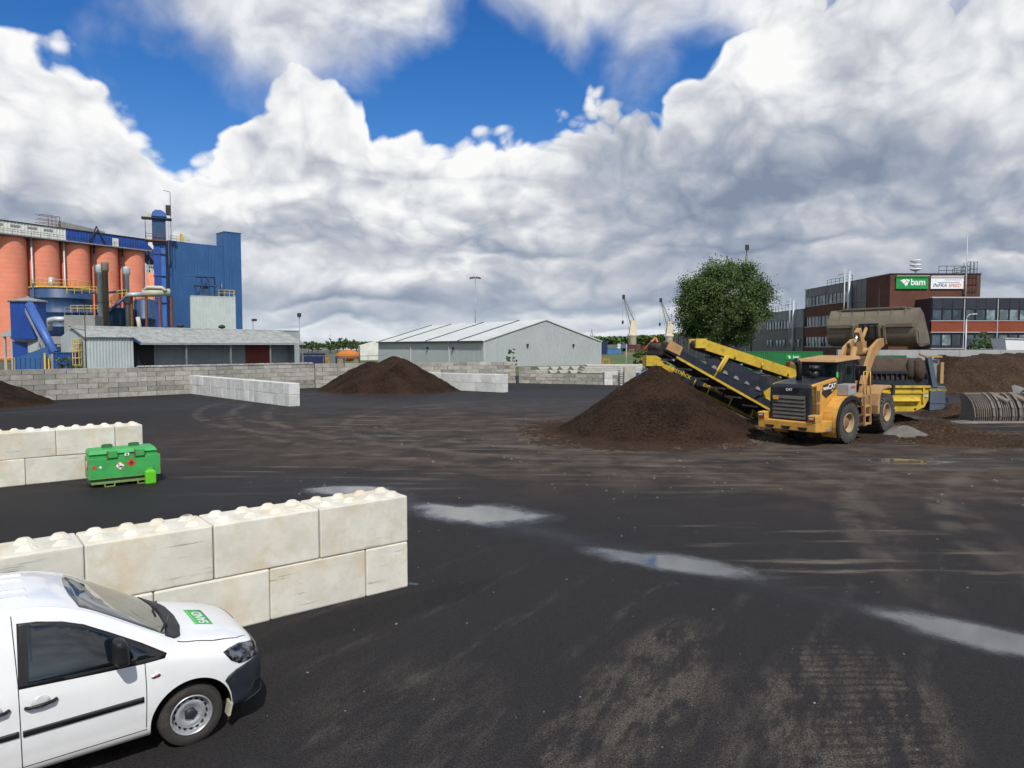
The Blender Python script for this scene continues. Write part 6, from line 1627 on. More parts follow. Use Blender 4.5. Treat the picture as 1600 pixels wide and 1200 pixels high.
# undercarriage
for yy in (36.7, 38.6):
    x0, x1 = 14.35 - RT.x, 18.6 - RT.x; y0 = yy - RT.y
    tr = part('track', M_DARK, K, lambda m: m.prism([(x0 + .38 + .38 * cos(a_), .39 + .38 * sin(a_)) for a_ in [radians(90 + 15 * k) for k in range(13)]] + [(x1 - .38 + .38 * cos(a_), .39 + .38 * sin(a_)) for a_ in [radians(-90 + 15 * k) for k in range(13)]], 'y', y0, y0 + .5), fix=True)
    for k in range(22):
        for z in (.0, .77): part('track_pad', M_MUD, tr, lambda m: m.box(x0 + .38 + k * .16, x0 + .49 + k * .16, y0 - .03, y0 + .53, z - .005, z + .04))
    part('sprocket', M_RUST, tr, lambda m: (m.tube((x0 + .4, y0 - .05, .39), (x0 + .4, y0 + .1, .39), .24, .24, 14), m.tube((x1 - .4, y0 - .05, .39), (x1 - .4, y0 + .1, .39), .24, .24, 14)))
part('chassis', M_KB, K, lambda m: (m.box(13.8 - RT.x, 23.0 - RT.x, 37.0 - RT.y, 39.0 - RT.y, .85, 1.5), m.box(15 - RT.x, 19.4 - RT.x, 37.1 - RT.y, 39.2 - RT.y, 1.5, 2.9)), 0.03)
part('engine_cover', M_KY, K, lambda m: m.box(15.6 - RT.x, 18.6 - RT.x, 38.6 - RT.y, 39.6 - RT.y, 1.6, 3.2), 0.05)
part('lower_frame', M_KY, K, lambda m: (m.box(13.6 - RT.x, 14.4 - RT.x, 36.6 - RT.y, 36.9 - RT.y, .75, 1.9), m.tube(pl(1196, 632, 36.6), pl(1215, 652, 36.6), .1, .1, 6), m.box(14.2 - RT.x, 15 - RT.x, 36.5 - RT.y, 36.7 - RT.y, 1.25, 1.45)))
part('hoses', M_BELT, K, lambda m: (m.sweep([pl(1205, 622, 36.5), pl(1212, 636, 36.4), pl(1222, 640, 36.5)], .05, 6), m.sweep([pl(1200, 640, 36.4), pl(1210, 648, 36.3), pl(1224, 645, 36.5)], .05, 6)))
# feed hopper hull at the right
HY = 36.6 - RT.y
def X(px, Y=36.6): return at(px, 600, Y).x - RT.x
hull = [(X(1330), 2.05), (X(1452), 2.05), (X(1452), 1.35), (X(1446), .95), (X(1430), .72), (X(1330), .68)]
hl = part('feed_hopper', M_KY, K, lambda m: m.prism(hull, 'y', HY, HY + 2.6), 0.04, fix=True)
part('hopper_rib', M_KY, hl, lambda m: (m.box(X(1330), X(1452), HY - .10, HY, 1.98, 2.1), m.box(X(1330), X(1450), HY - .07, HY, 1.68, 1.78)))
part('hopper_rib', M_KY, hl, lambda m: m.box(X(1441), X(1444), HY - .09, HY, 1.2, 2.0))
part('hopper_bulge', M_KY, hl, lambda m: m.hexa([(X(1340), HY, 1.0), (X(1428), HY, 1.0), (X(1428), HY + .1, 1.0), (X(1340), HY + .1, 1.0), (X(1340), HY - .22, 1.3), (X(1436), HY - .22, 1.3), (X(1438), HY + .1, 1.55), (X(1340), HY + .1, 1.55)]), 0.02, fix=True)
part('drain_hole_shade', M_DARK, hl, lambda m: m.tube((X(1431), HY - .02, .86), (X(1431), HY + .02, .86), .06, .06, 12))  # dark disc laid on for the shade of the drain opening
part('marker_lamp', M_GREYP, hl, lambda m: m.box(X(1445), X(1450), HY - .04, HY, 1.5, 1.68))
eh = part('hopper_end', M_KG, K, lambda m: m.prism([(X(1453), 2.08), (X(1477), 2.05), (X(1477), 1.0), (X(1474), .85), (X(1453), .78)], 'y', HY - .05, HY + 2.7), 0.03, fix=True)
part('end_ledge', M_KG, eh, lambda m: m.box(X(1453), X(1478), HY - .08, HY - .05, 1.18, 1.24))
text('lettering', 'KEESTRACK', M_KY, eh, (X(1465), HY - .06, 1.86), (pi / 2, 0, 0), .17, .003, True)
# mud-caked screen box over the hopper
def lump(m, x0, x1, y0, y1, z0, z1, seed):
    nx, nz = 14, 6; rr = random.Random(seed)
    ring = [(y0, z0), (y0 - .05, z0 + (z1 - z0) * .5), (y0 + .2, z1 - .1), (y0 + .6, z1), (y1 - .3, z1), (y1, z0)]
    vs = []
    for i in range(nx + 1):
        x = x0 + (x1 - x0) * i / nx
        for (y, z) in ring: vs.append((x, y + rr.uniform(-.06, .06), z + rr.uniform(-.07, .07)))
    k = len(ring)
    m.add(vs, [(i * k + j, (i + 1) * k + j, (i + 1) * k + j + 1, i * k + j + 1) for i in range(nx) for j in range(k - 1)], True)
    m.f += [tuple(range(k))]; m.sm += [False]
    b0 = nx * k; m.f += [tuple(b0 + j for j in range(k - 1, -1, -1))]; m.sm += [False]
part('screen_box', M_MUD, K, lambda m: lump(m, X(1345), X(1446), HY + .15, HY + 2.2, 2.35, 3.55, 3), fix=True)
part('screen_frame', M_KB, K, lambda m: (m.box(X(1340), X(1450), HY + .05, HY + .2, 2.1, 2.4), m.box(X(1340), X(1450), HY + .02, HY + .12, 2.72, 2.86), [m.box(X(1352 + 8 * k), X(1353.5 + 8 * k), HY, HY + .1, 2.4, 2.75) for k in range(12)]))
part('frame_arm', M_KG, K, lambda m: m.hexa([(X(1456), HY - .1, 2.0), (X(1464), HY - .1, 2.0), (X(1464), HY + .15, 2.0), (X(1456), HY + .15, 2.0), (X(1446), HY - .1, 3.55), (X(1453), HY - .1, 3.6), (X(1453), HY + .15, 3.6), (X(1446), HY + .15, 3.55)]), 0.01)
part('clod', M_MUD, K, lambda m: (m.lathe([(.05, 2.3), (.3, 2.5), (.35, 2.9), (.28, 3.3), (.1, 3.55)], 9, (X(1436), HY + .1, 0)), m.lathe([(.05, 2.4), (.22, 2.6), (.2, 3.2), (.06, 3.5)], 8, (X(1424), HY + .15, 0))))
part('top_bar', M_CATD, K, lambda m: (m.box(X(1446), X(1472), HY + .05, HY + .18, 3.55, 3.65), m.box(X(1470), X(1475), HY + .05, HY + .2, 2.2, 3.3), m.tube((X(1446), HY + .1, 3.6), (X(1470), HY + 2.0, 3.7), .06, .06, 6)))
part('rear_plate', M_STEEL, K, lambda m: m.hexa([(X(1456), HY + .3, 2.05), (X(1474), HY + .3, 2.05), (X(1474), HY + 1.8, 2.05), (X(1456), HY + 1.8, 2.05), (X(1448), HY + .3, 3.4), (X(1472), HY + .3, 3.45), (X(1472), HY + 1.8, 3.45), (X(1448), HY + 1.8, 3.4)]))
part('grab_chain', M_DARK, K, lambda m: m.box(X(1392), X(1396), HY - .18, HY - .08, 1.6, 2.2))
# ------------------------------------------------------------------ loose heaps round it
def small_heap(label, px, py, r, h, sx, ang, mat, seed, step=.06, clod=.05, name='loose_heap'):
    c = gnd(px, py); f = cone(c.x, c.y, r, h, h * .4, sx, ang, .25, seed)
    heap(name, label, f, c.x - r * sx - .6, c.x + r * sx + .6, c.y - r * sx - .6, c.y + r * sx + .6, step, mat, .12, .05, 'heap', clod, seed)
ASH = heap_mat('grey_ash', (0.12, 0.115, 0.10), (0.19, 0.18, 0.16), 12, None, .5)
small_heap('small pale grey heap beside the front wheel of the loader', 1412, 683, 1.3, .62, 1.15, .2, ASH, 51, .05, .02)
small_heap('brown chip heap spilling from under the feed hopper', 1452, 676, 1.9, .75, 1.5, .1, BARK, 53, .06, .09)
small_heap('loose brown chips behind the hopper end', 1500, 650, 2.0, .9, 1.3, .2, BARK, 55, .08, .10)
small_heap('brown chips between front wheel and hopper', 1395, 660, 1.3, .6, 1.2, .3, BARK, 57, .06, .09)
small_heap('thin spread of brown chips reaching the grab bucket', 1520, 688, 2.6, .28, 1.5, 0, BARK, 59, .07, .09)
# ------------------------------------------------------------------ slatted grab bucket on the ground
gb = gnd(1522, 661)
M_SG = pm('worn_grab_steel', (0.17, 0.15, 0.13), .7, .2, var=.25, scale=2, dirt=(0.17, 0.09, 0.045), dirt_amt=.6)
Gk = empty('grab_bucket', (gb.x, gb.y, 0), 0.06, 'steel slatted grab bucket lying at the right edge', 'bucket')
GP = [(.0, .06), (-.06, .35), (.0, .75), (.2, 1.12), (.5, 1.38), (.85, 1.5)]
GLn = 4.2
def curve_bar(m, x, w, t, pts=GP):
    for (y0, z0), (y1, z1) in zip(pts[:-1], pts[1:]):
        n_ = Vector((z1 - z0, -(y1 - y0))).normalized() * t
        m.hexa([(x, y0, z0), (x + w, y0, z0), (x + w, y0 + n_.x * -1, z0 - n_.y), (x, y0 - n_.x, z0 - n_.y), (x, y1, z1), (x + w, y1, z1), (x + w, y1 - n_.x, z1 - n_.y), (x, y1 - n_.x, z1 - n_.y)])
for k in range(34): part('slat', M_SG, Gk, lambda m: curve_bar(m, .12 + k * .12, .045, .05), fix=True)
for x in (.9, 1.28, 2.0, 2.4, 3.2): part('strap', M_SG, Gk, lambda m: curve_bar(m, x, .13, .09, [(y - .06, z + .02) for y, z in GP]), fix=True)
for (y, z) in GP[1:-1]: part('cross_bar', M_SG, Gk, lambda m: m.tube((.05, y + .03, z), (GLn, y + .03, z), .03, .03, 6))
part('top_beam', M_SG, Gk, lambda m: m.box(0, GLn, .75, 1.15, 1.42, 1.56), .01)
part('cutting_edge', M_SG, Gk, lambda m: m.hexa([(-.1, -.25, .0), (GLn, -.25, .0), (GLn, .3, .0), (-.1, .3, .0), (-.1, -.15, .1), (GLn, -.15, .1), (GLn, .3, .12), (-.1, .3, .12)]))
part('end_plate', M_SG, Gk, lambda m: m.prism([(.0, .05), (-.08, .35), (.0, .75), (.2, 1.12), (.5, 1.4), (.9, 1.55), (1.15, 1.3), (.95, .7), (1.2, .2), (1.5, .05)], 'x', -.02, .03), fix=True)
part('floor_lip', M_SG, Gk, lambda m: m.hexa([(-1.1, -.1, .0), (0, -.3, .0), (0, .6, .0), (-1.1, .5, .0), (-1.1, -.1, .05), (0, -.2, .12), (0, .6, .12), (-1.1, .5, .05)]))
part('grab_arm', M_SG, Gk, lambda m: (m.hexa([(1.2, .6, 1.5), (1.5, .6, 1.5), (1.9, -.05, 1.15), (1.7, -.05, 1.1), (1.2, .6, 1.62), (1.5, .6, 1.62), (1.9, -.05, 1.25), (1.7, -.05, 1.2)]), m.hexa([(2.3, .6, 1.5), (2.6, .6, 1.5), (3.0, -.05, 1.15), (2.8, -.05, 1.1), (2.3, .6, 1.62), (2.6, .6, 1.62), (3.0, -.05, 1.25), (2.8, -.05, 1.2)])), fix=True)
part('hinge_arm', M_STEEL, Gk, lambda m: m.hexa([(2.9, .9, 1.5), (3.15, .9, 1.5), (3.6, 1.0, 1.75), (3.4, 1.0, 1.75), (2.75, .9, 1.95), (2.95, .9, 2.0), (3.6, 1.0, 1.8), (3.5, 1.0, 1.85)]), fix=True)
# ------------------------------------------------------------------ stacked concrete elements on the low wall
M_PRE = pm('pale_precast', (0.50, 0.49, 0.43), .9, var=.15, scale=1, dirt=(0.22, .21, .18), dirt_amt=.5, rnd_val=.08)
zz = 1.13
def stepped(label, px0, px1, Y, zb, n, dz, cut=.35, grp='stacked concrete elements'):
    a, b = at(px0, 570, Y), at(px1, 570, Y); Lx = b.x - a.x
    for k in range(n):
        o_ = k * .22
        o = MB().prism([(o_, 0), (o_ + .5, 0), (o_ + .35 + cut, dz * .8), (Lx - .35 - cut, dz * .8), (Lx - .5, 0), (Lx, 0), (Lx - .3, dz), (o_ + .25, dz)] if False else [(o_ + .3, 0), (Lx - .3 + o_ * .3, 0), (Lx + o_ * .3, dz * .93), (o_, dz * .93)], 'y', 0, 1.3).build('concrete_element', M_PRE, None, .015, fix=True)
        o.location = (a.x, Y, zb + k * dz)
        tag(o, label % ['bottom', 'second', 'third', 'top'][k if n > 3 else (k if k < n - 1 else 3)], 'concrete', grp)
stepped('pale precast beam at the left of the row, %s layer', 837, 858, 78.4, zz, 2, .34)
stepped('pale precast beam, second stack from the left, %s layer', 857, 873, 78.0, zz, 2, .36)
stepped('pale precast beam, third stack from the left, %s layer', 872, 890, 77.6, zz, 2, .38)
stepped('pale precast beam, fourth stack from the left, %s layer', 889, 905, 77.2, zz, 2, .40)
stepped('long pale precast beam at the right of the row, %s layer', 905, 1004, 78.6, zz, 4, .24)
bl_ = at(945, 600, 74)
q = empty('block_stack', (bl_.x, 74.3, 0), .1, 'low stack of pale concrete blocks near the compost heap', 'block stack')
mb_ = block_mesh('block', 1.6, .8, .68, C_MID, False)
for i, (x, z) in enumerate(((.8, 0), (.8, .7), (2.45, .35) if False else (.85, 0))):
    if i < 2: link_mesh('block', mb_, q, (x, .4, z))
pp = at(976, 600, 73)
o = MB().box(0, 1.25, 0, .35, 0, 1.95).build('upright_slab', C_OLD, None, .02); o.location = (pp.x, 73.2, 0); o.rotation_euler = (0, 0, .15); tag(o, 'upright grey concrete slab left of the compost heap', 'slab')
pp = at(969, 600, 73.6)
q = empty('slat_stack', (pp.x, 73.6, 0), .1, 'stack of thin white slabs against the grey slab', 'slab stack')
for k in range(7): boxpart('slab', M_PRE, q, 0, .42, 0, 1.0, k * .24 + .03, k * .24 + .18)
# parked car glimpsed behind the heap
cc = at(994, 590, 78)
q = empty('parked_car', (cc.x, 77.5, 0), 0.1, 'blue car mostly hidden behind the compost heap', 'car')
part('body', pm('car_blue', (0.02, 0.10, 0.33), .3, var=.05, coat=.6), q, lambda m: m.prism([(0, .3), (4.2, .3), (4.25, .8), (3.9, .98), (3.0, 1.02), (.35, 1.0), (.0, .75)], 'y', 0, 1.7), .06)
part('roof', pm('car_blue', (0, 0, 0)), q, lambda m: m.prism([(.4, 1.0), (3.2, 1.0), (2.5, 1.46), (1.0, 1.48)], 'y', .1, 1.6), .05)
part('side_window', M_CGL, q, lambda m: m.prism([(.65, 1.04), (2.9, 1.04), (2.4, 1.4), (1.05, 1.42)], 'y', .08, .11))
for x in (.8, 3.4): part('wheel', M_DARK, q, lambda m: m.tube((x, -.02, .31), (x, .2, .31), .31, .31, 16))

# ------------------------------------------------------------------ white van
def van_paint():
    m, nt, b = new_mat('van_white_paint')
    v = objcoord(nt, False); x, y, z = sep(v)
    n1 = noise(v, 3.0, 5, .6)
    c = mixc(sstep(n1, .35, .7), (0.74, 0.755, 0.75), (0.79, 0.80, 0.79))
    low = sstep(z, .55, .25)
    c = mixc(clamp01(low * (n1 * .9 + .1)) * .55, c, (0.40, 0.36, 0.30))
    nt.links.new(c.s, b.inputs['Base Color']); b.inputs['Roughness'].default_value = .35
    b.inputs['Coat Weight'].default_value = .8; b.inputs['Coat Roughness'].default_value = .06
    return m
M_VAN = van_paint()
M_PLA = pm('van_grey_plastic', (0.020, 0.024, 0.034), .55, var=.2, scale=3, dirt=(.06, .06, .06), dirt_amt=.3)
M_BLKP = pm('van_black_trim', (0.010, 0.010, 0.011), .5, var=.2, scale=3)
M_VGL = glass_mat('van_side_glass', (0.012, 0.020, 0.026), .02, .5, 1.2)
def screen_mat():
    m, nt, b = new_mat('van_windscreen')
    b.inputs['Base Color'].default_value = (.055, .06, .05, 1); b.inputs['Roughness'].default_value = .02
    b.inputs['Specular IOR Level'].default_value = .9; b.inputs['Coat Weight'].default_value = .5; b.inputs['Coat Roughness'].default_value = .02
    return m
M_WSC = screen_mat()
ST = [(.80, .42, .36, .54, .38, .58, .61), (.778, .60, .31, .61, .54, .70, .755), (.735, .715, .28, .68, .61, .80, .86), (.65, .785, .265, .76, .66, .875, .94), (.50, .84, .25, .83, .695, .935, 1.0), (.30, .875, .24, .89, .72, .99, 1.055),
      (.10, .893, .23, .94, .737, 1.04, 1.10), (-.08, .897, .23, .975, .747, 1.078, 1.14), (-.30, .897, .23, 1.0, .748, 1.215, 1.265), (-.50, .897, .23, 1.01, .742, 1.34, 1.39), (-.70, .897, .23, 1.02, .73, 1.462, 1.515), (-.90, .897, .23, 1.025, .715, 1.57, 1.63),
      (-1.10, .897, .23, 1.03, .70, 1.645, 1.71), (-1.30, .897, .23, 1.03, .69, 1.69, 1.76), (-1.6, .897, .23, 1.035, .685, 1.715, 1.79), (-2.0, .897, .23, 1.04, .68, 1.73, 1.815), (-2.8, .897, .23, 1.05, .68, 1.735, 1.825), (-3.2, .89, .25, 1.05, .67, 1.71, 1.80), (-3.42, .865, .30, 1.03, .64, 1.62, 1.71), (-3.5, .80, .36, .98, .58, 1.45, 1.52)]
def cr(p0, p1, p2, p3, t):
    return .5 * ((2 * p1) + (-p0 + p2) * t + (2 * p0 - 5 * p1 + 4 * p2 - p3) * t * t + (-p0 + 3 * p1 - 3 * p2 + p3) * t * t * t)
def dense(seq, k):
    """Catmull-Rom through rows of numbers"""
    out = []
    for i in range(len(seq) - 1):
        a, b, c, d = seq[max(0, i - 1)], seq[i], seq[i + 1], seq[min(len(seq) - 1, i + 2)]
        for j in range(k): out.append(tuple(cr(a[q], b[q], c[q], d[q], j / k) for q in range(len(b))))
    out.append(tuple(seq[-1]))
    return out
def section(W, zb, zbelt, Wt, zs, zc):
    mid = .5
    return [(0, zb), (W * .78, zb), (W * .955, zb + .05), (W * .982, zb + .2), (W, min(.60, zbelt - .1)), (W * .997, (min(.60, zbelt - .1) + zbelt) / 2 + .02), (W * .972, zbelt), ((W * .972) * .45 + Wt * .55 + .012, zbelt * .45 + zs * .55), (Wt, zs), (Wt * .92, zs + (zc - zs) * .48), (Wt * .62, zs + (zc - zs) * .86), (Wt * .3, zs + (zc - zs) * .97), (0, zc)]
def body_mesh(infl=0.0):
    sts = dense(ST, 4); vs, fs = [], []
    n = None
    for st in sts:
        sec = dense(section(*st[1:]), 4)
        half = [(max(0, y), z) for y, z in sec]
        ring = [(-y, z) for y, z in half] + [(y, z) for y, z in half[::-1]][1:-1]
        n = len(ring)
        vs += [(st[0], y, z) for y, z in ring]
    m = len(sts)
    for i in range(m - 1):
        for j in range(n): fs.append((i * n + j, i * n + (j + 1) % n, (i + 1) * n + (j + 1) % n, (i + 1) * n + j))
    fs.append(tuple(range(n))[::-1]); fs.append(tuple((m - 1) * n + j for j in range(n)))
    me = bpy.data.meshes.new('van_shell'); me.from_pydata(vs, [], fs)
    bm = bmesh.new(); bm.from_mesh(me); bmesh.ops.recalc_face_normals(bm, faces=bm.faces)
    bm.normal_update()
    if infl:
        nr = [v.normal.copy() for v in bm.verts]
        for v, k in zip(bm.verts, nr): v.co += k * infl
    for f in bm.faces: f.smooth = True
    bm.to_mesh(me); bm.free()
    return me
def boolean(me, cutters, op):
    """exact boolean of mesh me with cutter meshes; returns a new mesh"""
    a = bpy.data.objects.new('tmp_a', me); COL.objects.link(a); tmp = [a]
    for c in cutters:
        b = bpy.data.objects.new('tmp_b', c); COL.objects.link(b); tmp.append(b)
        md = a.modifiers.new('b', 'BOOLEAN'); md.operation = op; md.solver = 'EXACT'; md.object = b
        try: md.material_mode = 'TRANSFER'
        except Exception: pass
    dg = bpy.context.evaluated_depsgraph_get(); dg.update()
    out = bpy.data.meshes.new_from_object(a.evaluated_get(dg))
    for o in tmp: bpy.data.objects.remove(o)
    return out
def cut_prism(pts, axis, a0, a1, mat=None):
    m = MB(); m.prism(pts, axis, a0, a1); me = m.mesh('cut')
    bm = bmesh.new(); bm.from_mesh(me); bmesh.ops.recalc_face_normals(bm, faces=bm.faces); bm.to_mesh(me); bm.free()
    if mat: me.materials.append(mat)
    return me
fwheel = gnd(301, 1164)
VD = Vector((0.785, 0.620, 0)); VRZ = atan2(VD.y, VD.x)
vo = fwheel + Vector((-VD.y, VD.x, 0)) * .83
V = empty('panel_van', (vo.x, vo.y, 0), VRZ, 'white panel van with black bumper at the bottom left', 'van')
base = body_mesh(); base.materials.append(M_VAN)
cuts = []
for x in (0.0, -2.68):
    for s in (-1, 1):
        c = MB(); c.tube((x, s * .50, .33), (x, s * 1.1, .33), .40, .40, 44); cm = c.mesh('cut'); cm.materials.append(M_BLKP); cuts.append(cm)
me = boolean(base, cuts, 'DIFFERENCE')
me.set_sharp_from_angle(angle=radians(35))
link_mesh('body', me, V)
tmpb = body_mesh(); bvh = BVHTree.FromPolygons([v.co.copy() for v in tmpb.vertices], [tuple(p.vertices) for p in tmpb.polygons])
def skin(name, mat, infl, pts, axis='y', lo=-1.3, hi=-.25, parent=V):
    """a solid piece of the body's skin cut by an outline seen along axis"""
    src = body_mesh(infl); src.materials.append(mat)
    me = boolean(src, [cut_prism(pts, axis, lo, hi, mat)], 'INTERSECT')
    me.name = name
    return link_mesh(name, me, parent)
def patch(name, mat, off, pts, side, parent=V, step=.03, thick=.012):
    """sheet that follows the body: outline pts are (x, z) for side -1 / +1 and (x, y) for side 0 (from above)"""
    poly = []
    for a, b in zip(pts, pts[1:] + pts[:1]):
        k = max(1, int(math.hypot(b[0] - a[0], b[1] - a[1]) / step))
        poly += [Vector((a[0] + (b[0] - a[0]) * i / k, a[1] + (b[1] - a[1]) * i / k)) for i in range(k)]
    ar = sum(poly[i - 1].x * poly[i].y - poly[i].x * poly[i - 1].y for i in range(len(poly)))
    if ar < 0: poly.reverse()
    n = len(poly)
    def inside(x, y):
        c = False
        for i in range(n):
            p, q = poly[i - 1], poly[i]
            if (p.y > y) != (q.y > y) and x < (q.x - p.x) * (y - p.y) / (q.y - p.y) + p.x: c = not c
        return c
    x0, x1 = min(p.x for p in poly), max(p.x for p in poly); y0, y1 = min(p.y for p in poly), max(p.y for p in poly)
    inn = []
    x = x0 + step * .5
    while x < x1:
        y = y0 + step * .5
        while y < y1:
            if inside(x, y) and min((Vector((x, y)) - p).length for p in poly) > step * .5: inn.append(Vector((x, y)))
            y += step
        x += step
    vs, es, fs, *_ = delaunay_2d_cdt(poly + inn, [(i, (i + 1) % n) for i in range(n)], [list(range(n))], 1, 1e-5)
    top, bot = [], []
    for v in vs:
        if side: o_, d_ = Vector((v.x, side * 2, v.y)), Vector((0, -side, 0))
        else: o_, d_ = Vector((v.x, v.y, 3)), Vector((0, 0, -1))
        h = bvh.ray_cast(o_, d_)
        p, nr = (h[0], h[1]) if h[0] else (o_ + d_ * 1.1, -d_)
        if nr.dot(d_) > 0: nr = -nr
        top.append(p + nr * off); bot.append(p - nr * thick)
    V_ = top + bot; m = len(top); F_ = []
    cnt = {}
    for f in fs:
        f = tuple(f)
        nn = (V_[f[1]] - V_[f[0]]).cross(V_[f[2]] - V_[f[0]]); want = Vector((0, side, 0)) if side else Vector((0, 0, 1))
        if nn.dot(want) < 0: f = f[::-1]
        F_.append(f)
        for a, b in zip(f, f[1:] + f[:1]): cnt[(a, b)] = 1
    for (a, b) in list(cnt):
        if (b, a) not in cnt: F_.append((b, a, m + a, m + b))
    me = bpy.data.meshes.new(name); me.from_pydata([tuple(v) for v in V_], [], F_)
    me.polygons.foreach_set('use_smooth', [len(f) == 3 for f in F_]); me.materials.append(mat)
    return link_mesh(name, me, parent)
SURR = [(-.225, 1.05), (-.45, 1.205), (-.70, 1.36), (-.93, 1.495), (-1.1, 1.56), (-1.3, 1.605), (-1.455, 1.62), (-1.465, 1.06), (-.9, 1.03), (-.45, 1.01), (-.25, 1.012)]
GLS = [(-.62, 1.06), (-.62, 1.272), (-.80, 1.387), (-.96, 1.475), (-1.12, 1.53), (-1.28, 1.565), (-1.38, 1.577), (-1.39, 1.095)]
QTR = [(-.33, 1.05), (-.42, 1.12), (-.55, 1.205), (-.56, 1.057)]
BUMP = [(.385, .20), (.41, .33), (.395, .45), (.36, .55), (.33, .605), (.36, .645), (.45, .69), (.56, .715), (.68, .735), (.9, .75), (.9, .20)]
HEAD = [(.325, .905), (.40, .915), (.52, .915), (.64, .885), (.9, .835), (.9, .755), (.68, .742), (.58, .735), (.49, .742), (.40, .80)]
for s in (-1, 1):
    lo, hi = (-1.3, -.25) if s < 0 else (.25, 1.3)
    sw = patch('window_surround', M_BLKP, .004, SURR, s)
    patch('side_glass', M_VGL, .008, GLS, s, sw)
    patch('quarter_glass', M_VGL, .008, QTR, s, sw)
    hl_ = skin('headlight', M_BLKP, .004, HEAD, 'y', lo, hi)
    skin('lens', glass_mat('headlight_lens', (.07, .075, .085), .03, .9, 14.0), .008, [(x * .975 + .012, z * .975 + .020) for x, z in HEAD], 'y', lo, hi, hl_)
    for pts in ([(-.437, 1.01), (-.429, 1.01), (-.424, .75), (-.432, .36), (-.440, .36), (-.432, .75)], [(-1.497, 1.69), (-1.489, 1.69), (-1.462, 1.1), (-1.452, .33), (-1.460, .33), (-1.470, 1.1)], [(-.43, .335), (-1.455, .33), (-1.455, .338), (-.43, .343)], [(-2.48, 1.62), (-2.472, 1.62), (-2.452, .4), (-2.46, .4)]):
        patch('door_seam', M_DARK, .0012, pts, s, V, .03, .004)
    for x0, x1 in ((-.455, -1.445), (-1.475, -2.25)):
        patch('rub_strip', M_BLKP, .013, [(x0, .638), (x1, .628), (x1, .682), (x0, .69)], s, V, .025)
    for hx in (-1.30, -1.66):
        hd = part('door_handle', M_BLKP, V, lambda m: m.sweep([(hx - .12, s * .90, .885), (hx - .09, s * .93, .888), (hx, s * .937, .895), (hx + .09, s * .93, .902), (hx + .12, s * .90, .904)], .016, 8))
        patch('handle_cup_shade', pm('van_cup_shade', (.55, .56, .55), .4, var=.05), .0015, [(hx + .075 * cos(a), .905 + .06 * sin(a)) for a in [2 * pi * k / 18 for k in range(18)]], s, hd)  # flush grey patch, the hollow's shade put into its colour
    ind = patch('side_indicator', M_CHR, .008, [(-.385, .862), (-.37, .845), (-.31, .85), (-.295, .865), (-.31, .885), (-.37, .88)], s, V, .02)
    patch('lens', M_LAMP, .012, [(-.35, .855), (-.315, .857), (-.315, .875), (-.35, .875)], s, ind, .02)
    mir = part('wing_mirror', M_BLKP, V, lambda m: (m.hexa([(-.74, s * .93, 1.10), (-.60, s * .92, 1.105), (-.58, s * 1.10, 1.115), (-.71, s * 1.12, 1.115), (-.735, s * .93, 1.375), (-.62, s * .92, 1.365), (-.61, s * 1.09, 1.35), (-.71, s * 1.11, 1.36)])), .045, 3, fix=True)
    part('mirror_foot', M_BLKP, mir, lambda m: m.hexa([(-.68, s * .80, 1.05), (-.56, s * .82, 1.05), (-.60, s * .96, 1.12), (-.70, s * .96, 1.12), (-.68, s * .78, 1.16), (-.58, s * .80, 1.15), (-.61, s * .96, 1.2), (-.70, s * .96, 1.21)]), .015, fix=True)
    part('mud_flap', M_CREAM, V, lambda m: m.hexa([(.36, s * .72, .19), (.385, s * .72, .19), (.385, s * .84, .19), (.36, s * .84, .19), (.385, s * .72, .33), (.41, s * .72, .33), (.41, s * .86, .33), (.385, s * .86, .33)]), fix=True)
bp_ = skin('front_bumper', M_PLA, .012, BUMP, 'y', -1.3, 1.3)
skin('lower_intake', M_BLKP, .016, [(-.55, .33), (.55, .33), (.5, .45), (-.5, .45)], 'x', .4, 1.1, bp_)
skin('splitter', M_PLA, .03, [(.55, .27), (.59, .31), (.95, .345), (.95, .29)], 'y', -1.3, 1.3, bp_)
for s in (-1, 1): skin('fog_recess', M_BLKP, .016, [(.62, .37), (.64, .46), (.72, .50), (.77, .40)], 'y', *((-1.3, -.3) if s < 0 else (.3, 1.3)), bp_)
skin('grille', M_BLKP, .006, [(-.42, .765), (.42, .765), (.45, .82), (-.45, .82)], 'x', .4, 1.1)
patch('windscreen', M_WSC, .004, [(-.13, -.58), (-.09, -.3), (-.08, 0), (-.09, .3), (-.13, .58), (-.22, .675), (-.95, .615), (-1.0, .3), (-1.01, 0), (-1.0, -.3), (-.95, -.615), (-.22, -.675)], 0, V, .05)
patch('cowl', M_BLKP, .012, [(.03, 0), (.01, .35), (-.05, .62), (-.12, .70), (-.21, .70), (-.19, .62), (-.145, .4), (-.12, 0), (-.145, -.4), (-.19, -.62), (-.21, -.70), (-.12, -.70), (-.05, -.62), (.01, -.35)], 0, V, .04)
for sgn in (-1, 1):
    patch('bonnet_seam', M_DARK, .0012, [(-.10, sgn * .735), (.25, sgn * .72), (.52, sgn * .665), (.64, sgn * .57), (.64, sgn * .56), (.515, sgn * .655), (.25, sgn * .711), (-.10, sgn * .726)], 0, V, .03, .004)
def on_top(x, y, off=.0):
    h = bvh.ray_cast(Vector((x, y, 3)), Vector((0, 0, -1))); return (h[0].z if h[0] else 1.0) + off
for pts in ([(-.05, -.1), (-.12, -.35), (-.2, -.60)], [(-.05, .5), (-.11, .25), (-.13, 0)]):
    part('wiper', M_BLKP, V, lambda m: m.sweep([(x, y, on_top(x, y, .035)) for x, y in pts], .012, 6))
stk_ = patch('bonnet_sticker', pm('sticker_green', (.045, .42, .07), .45, var=.05), .002, [(.18, -.31), (.37, -.31), (.37, .22), (.18, .22)], 0, V, .05, .004)
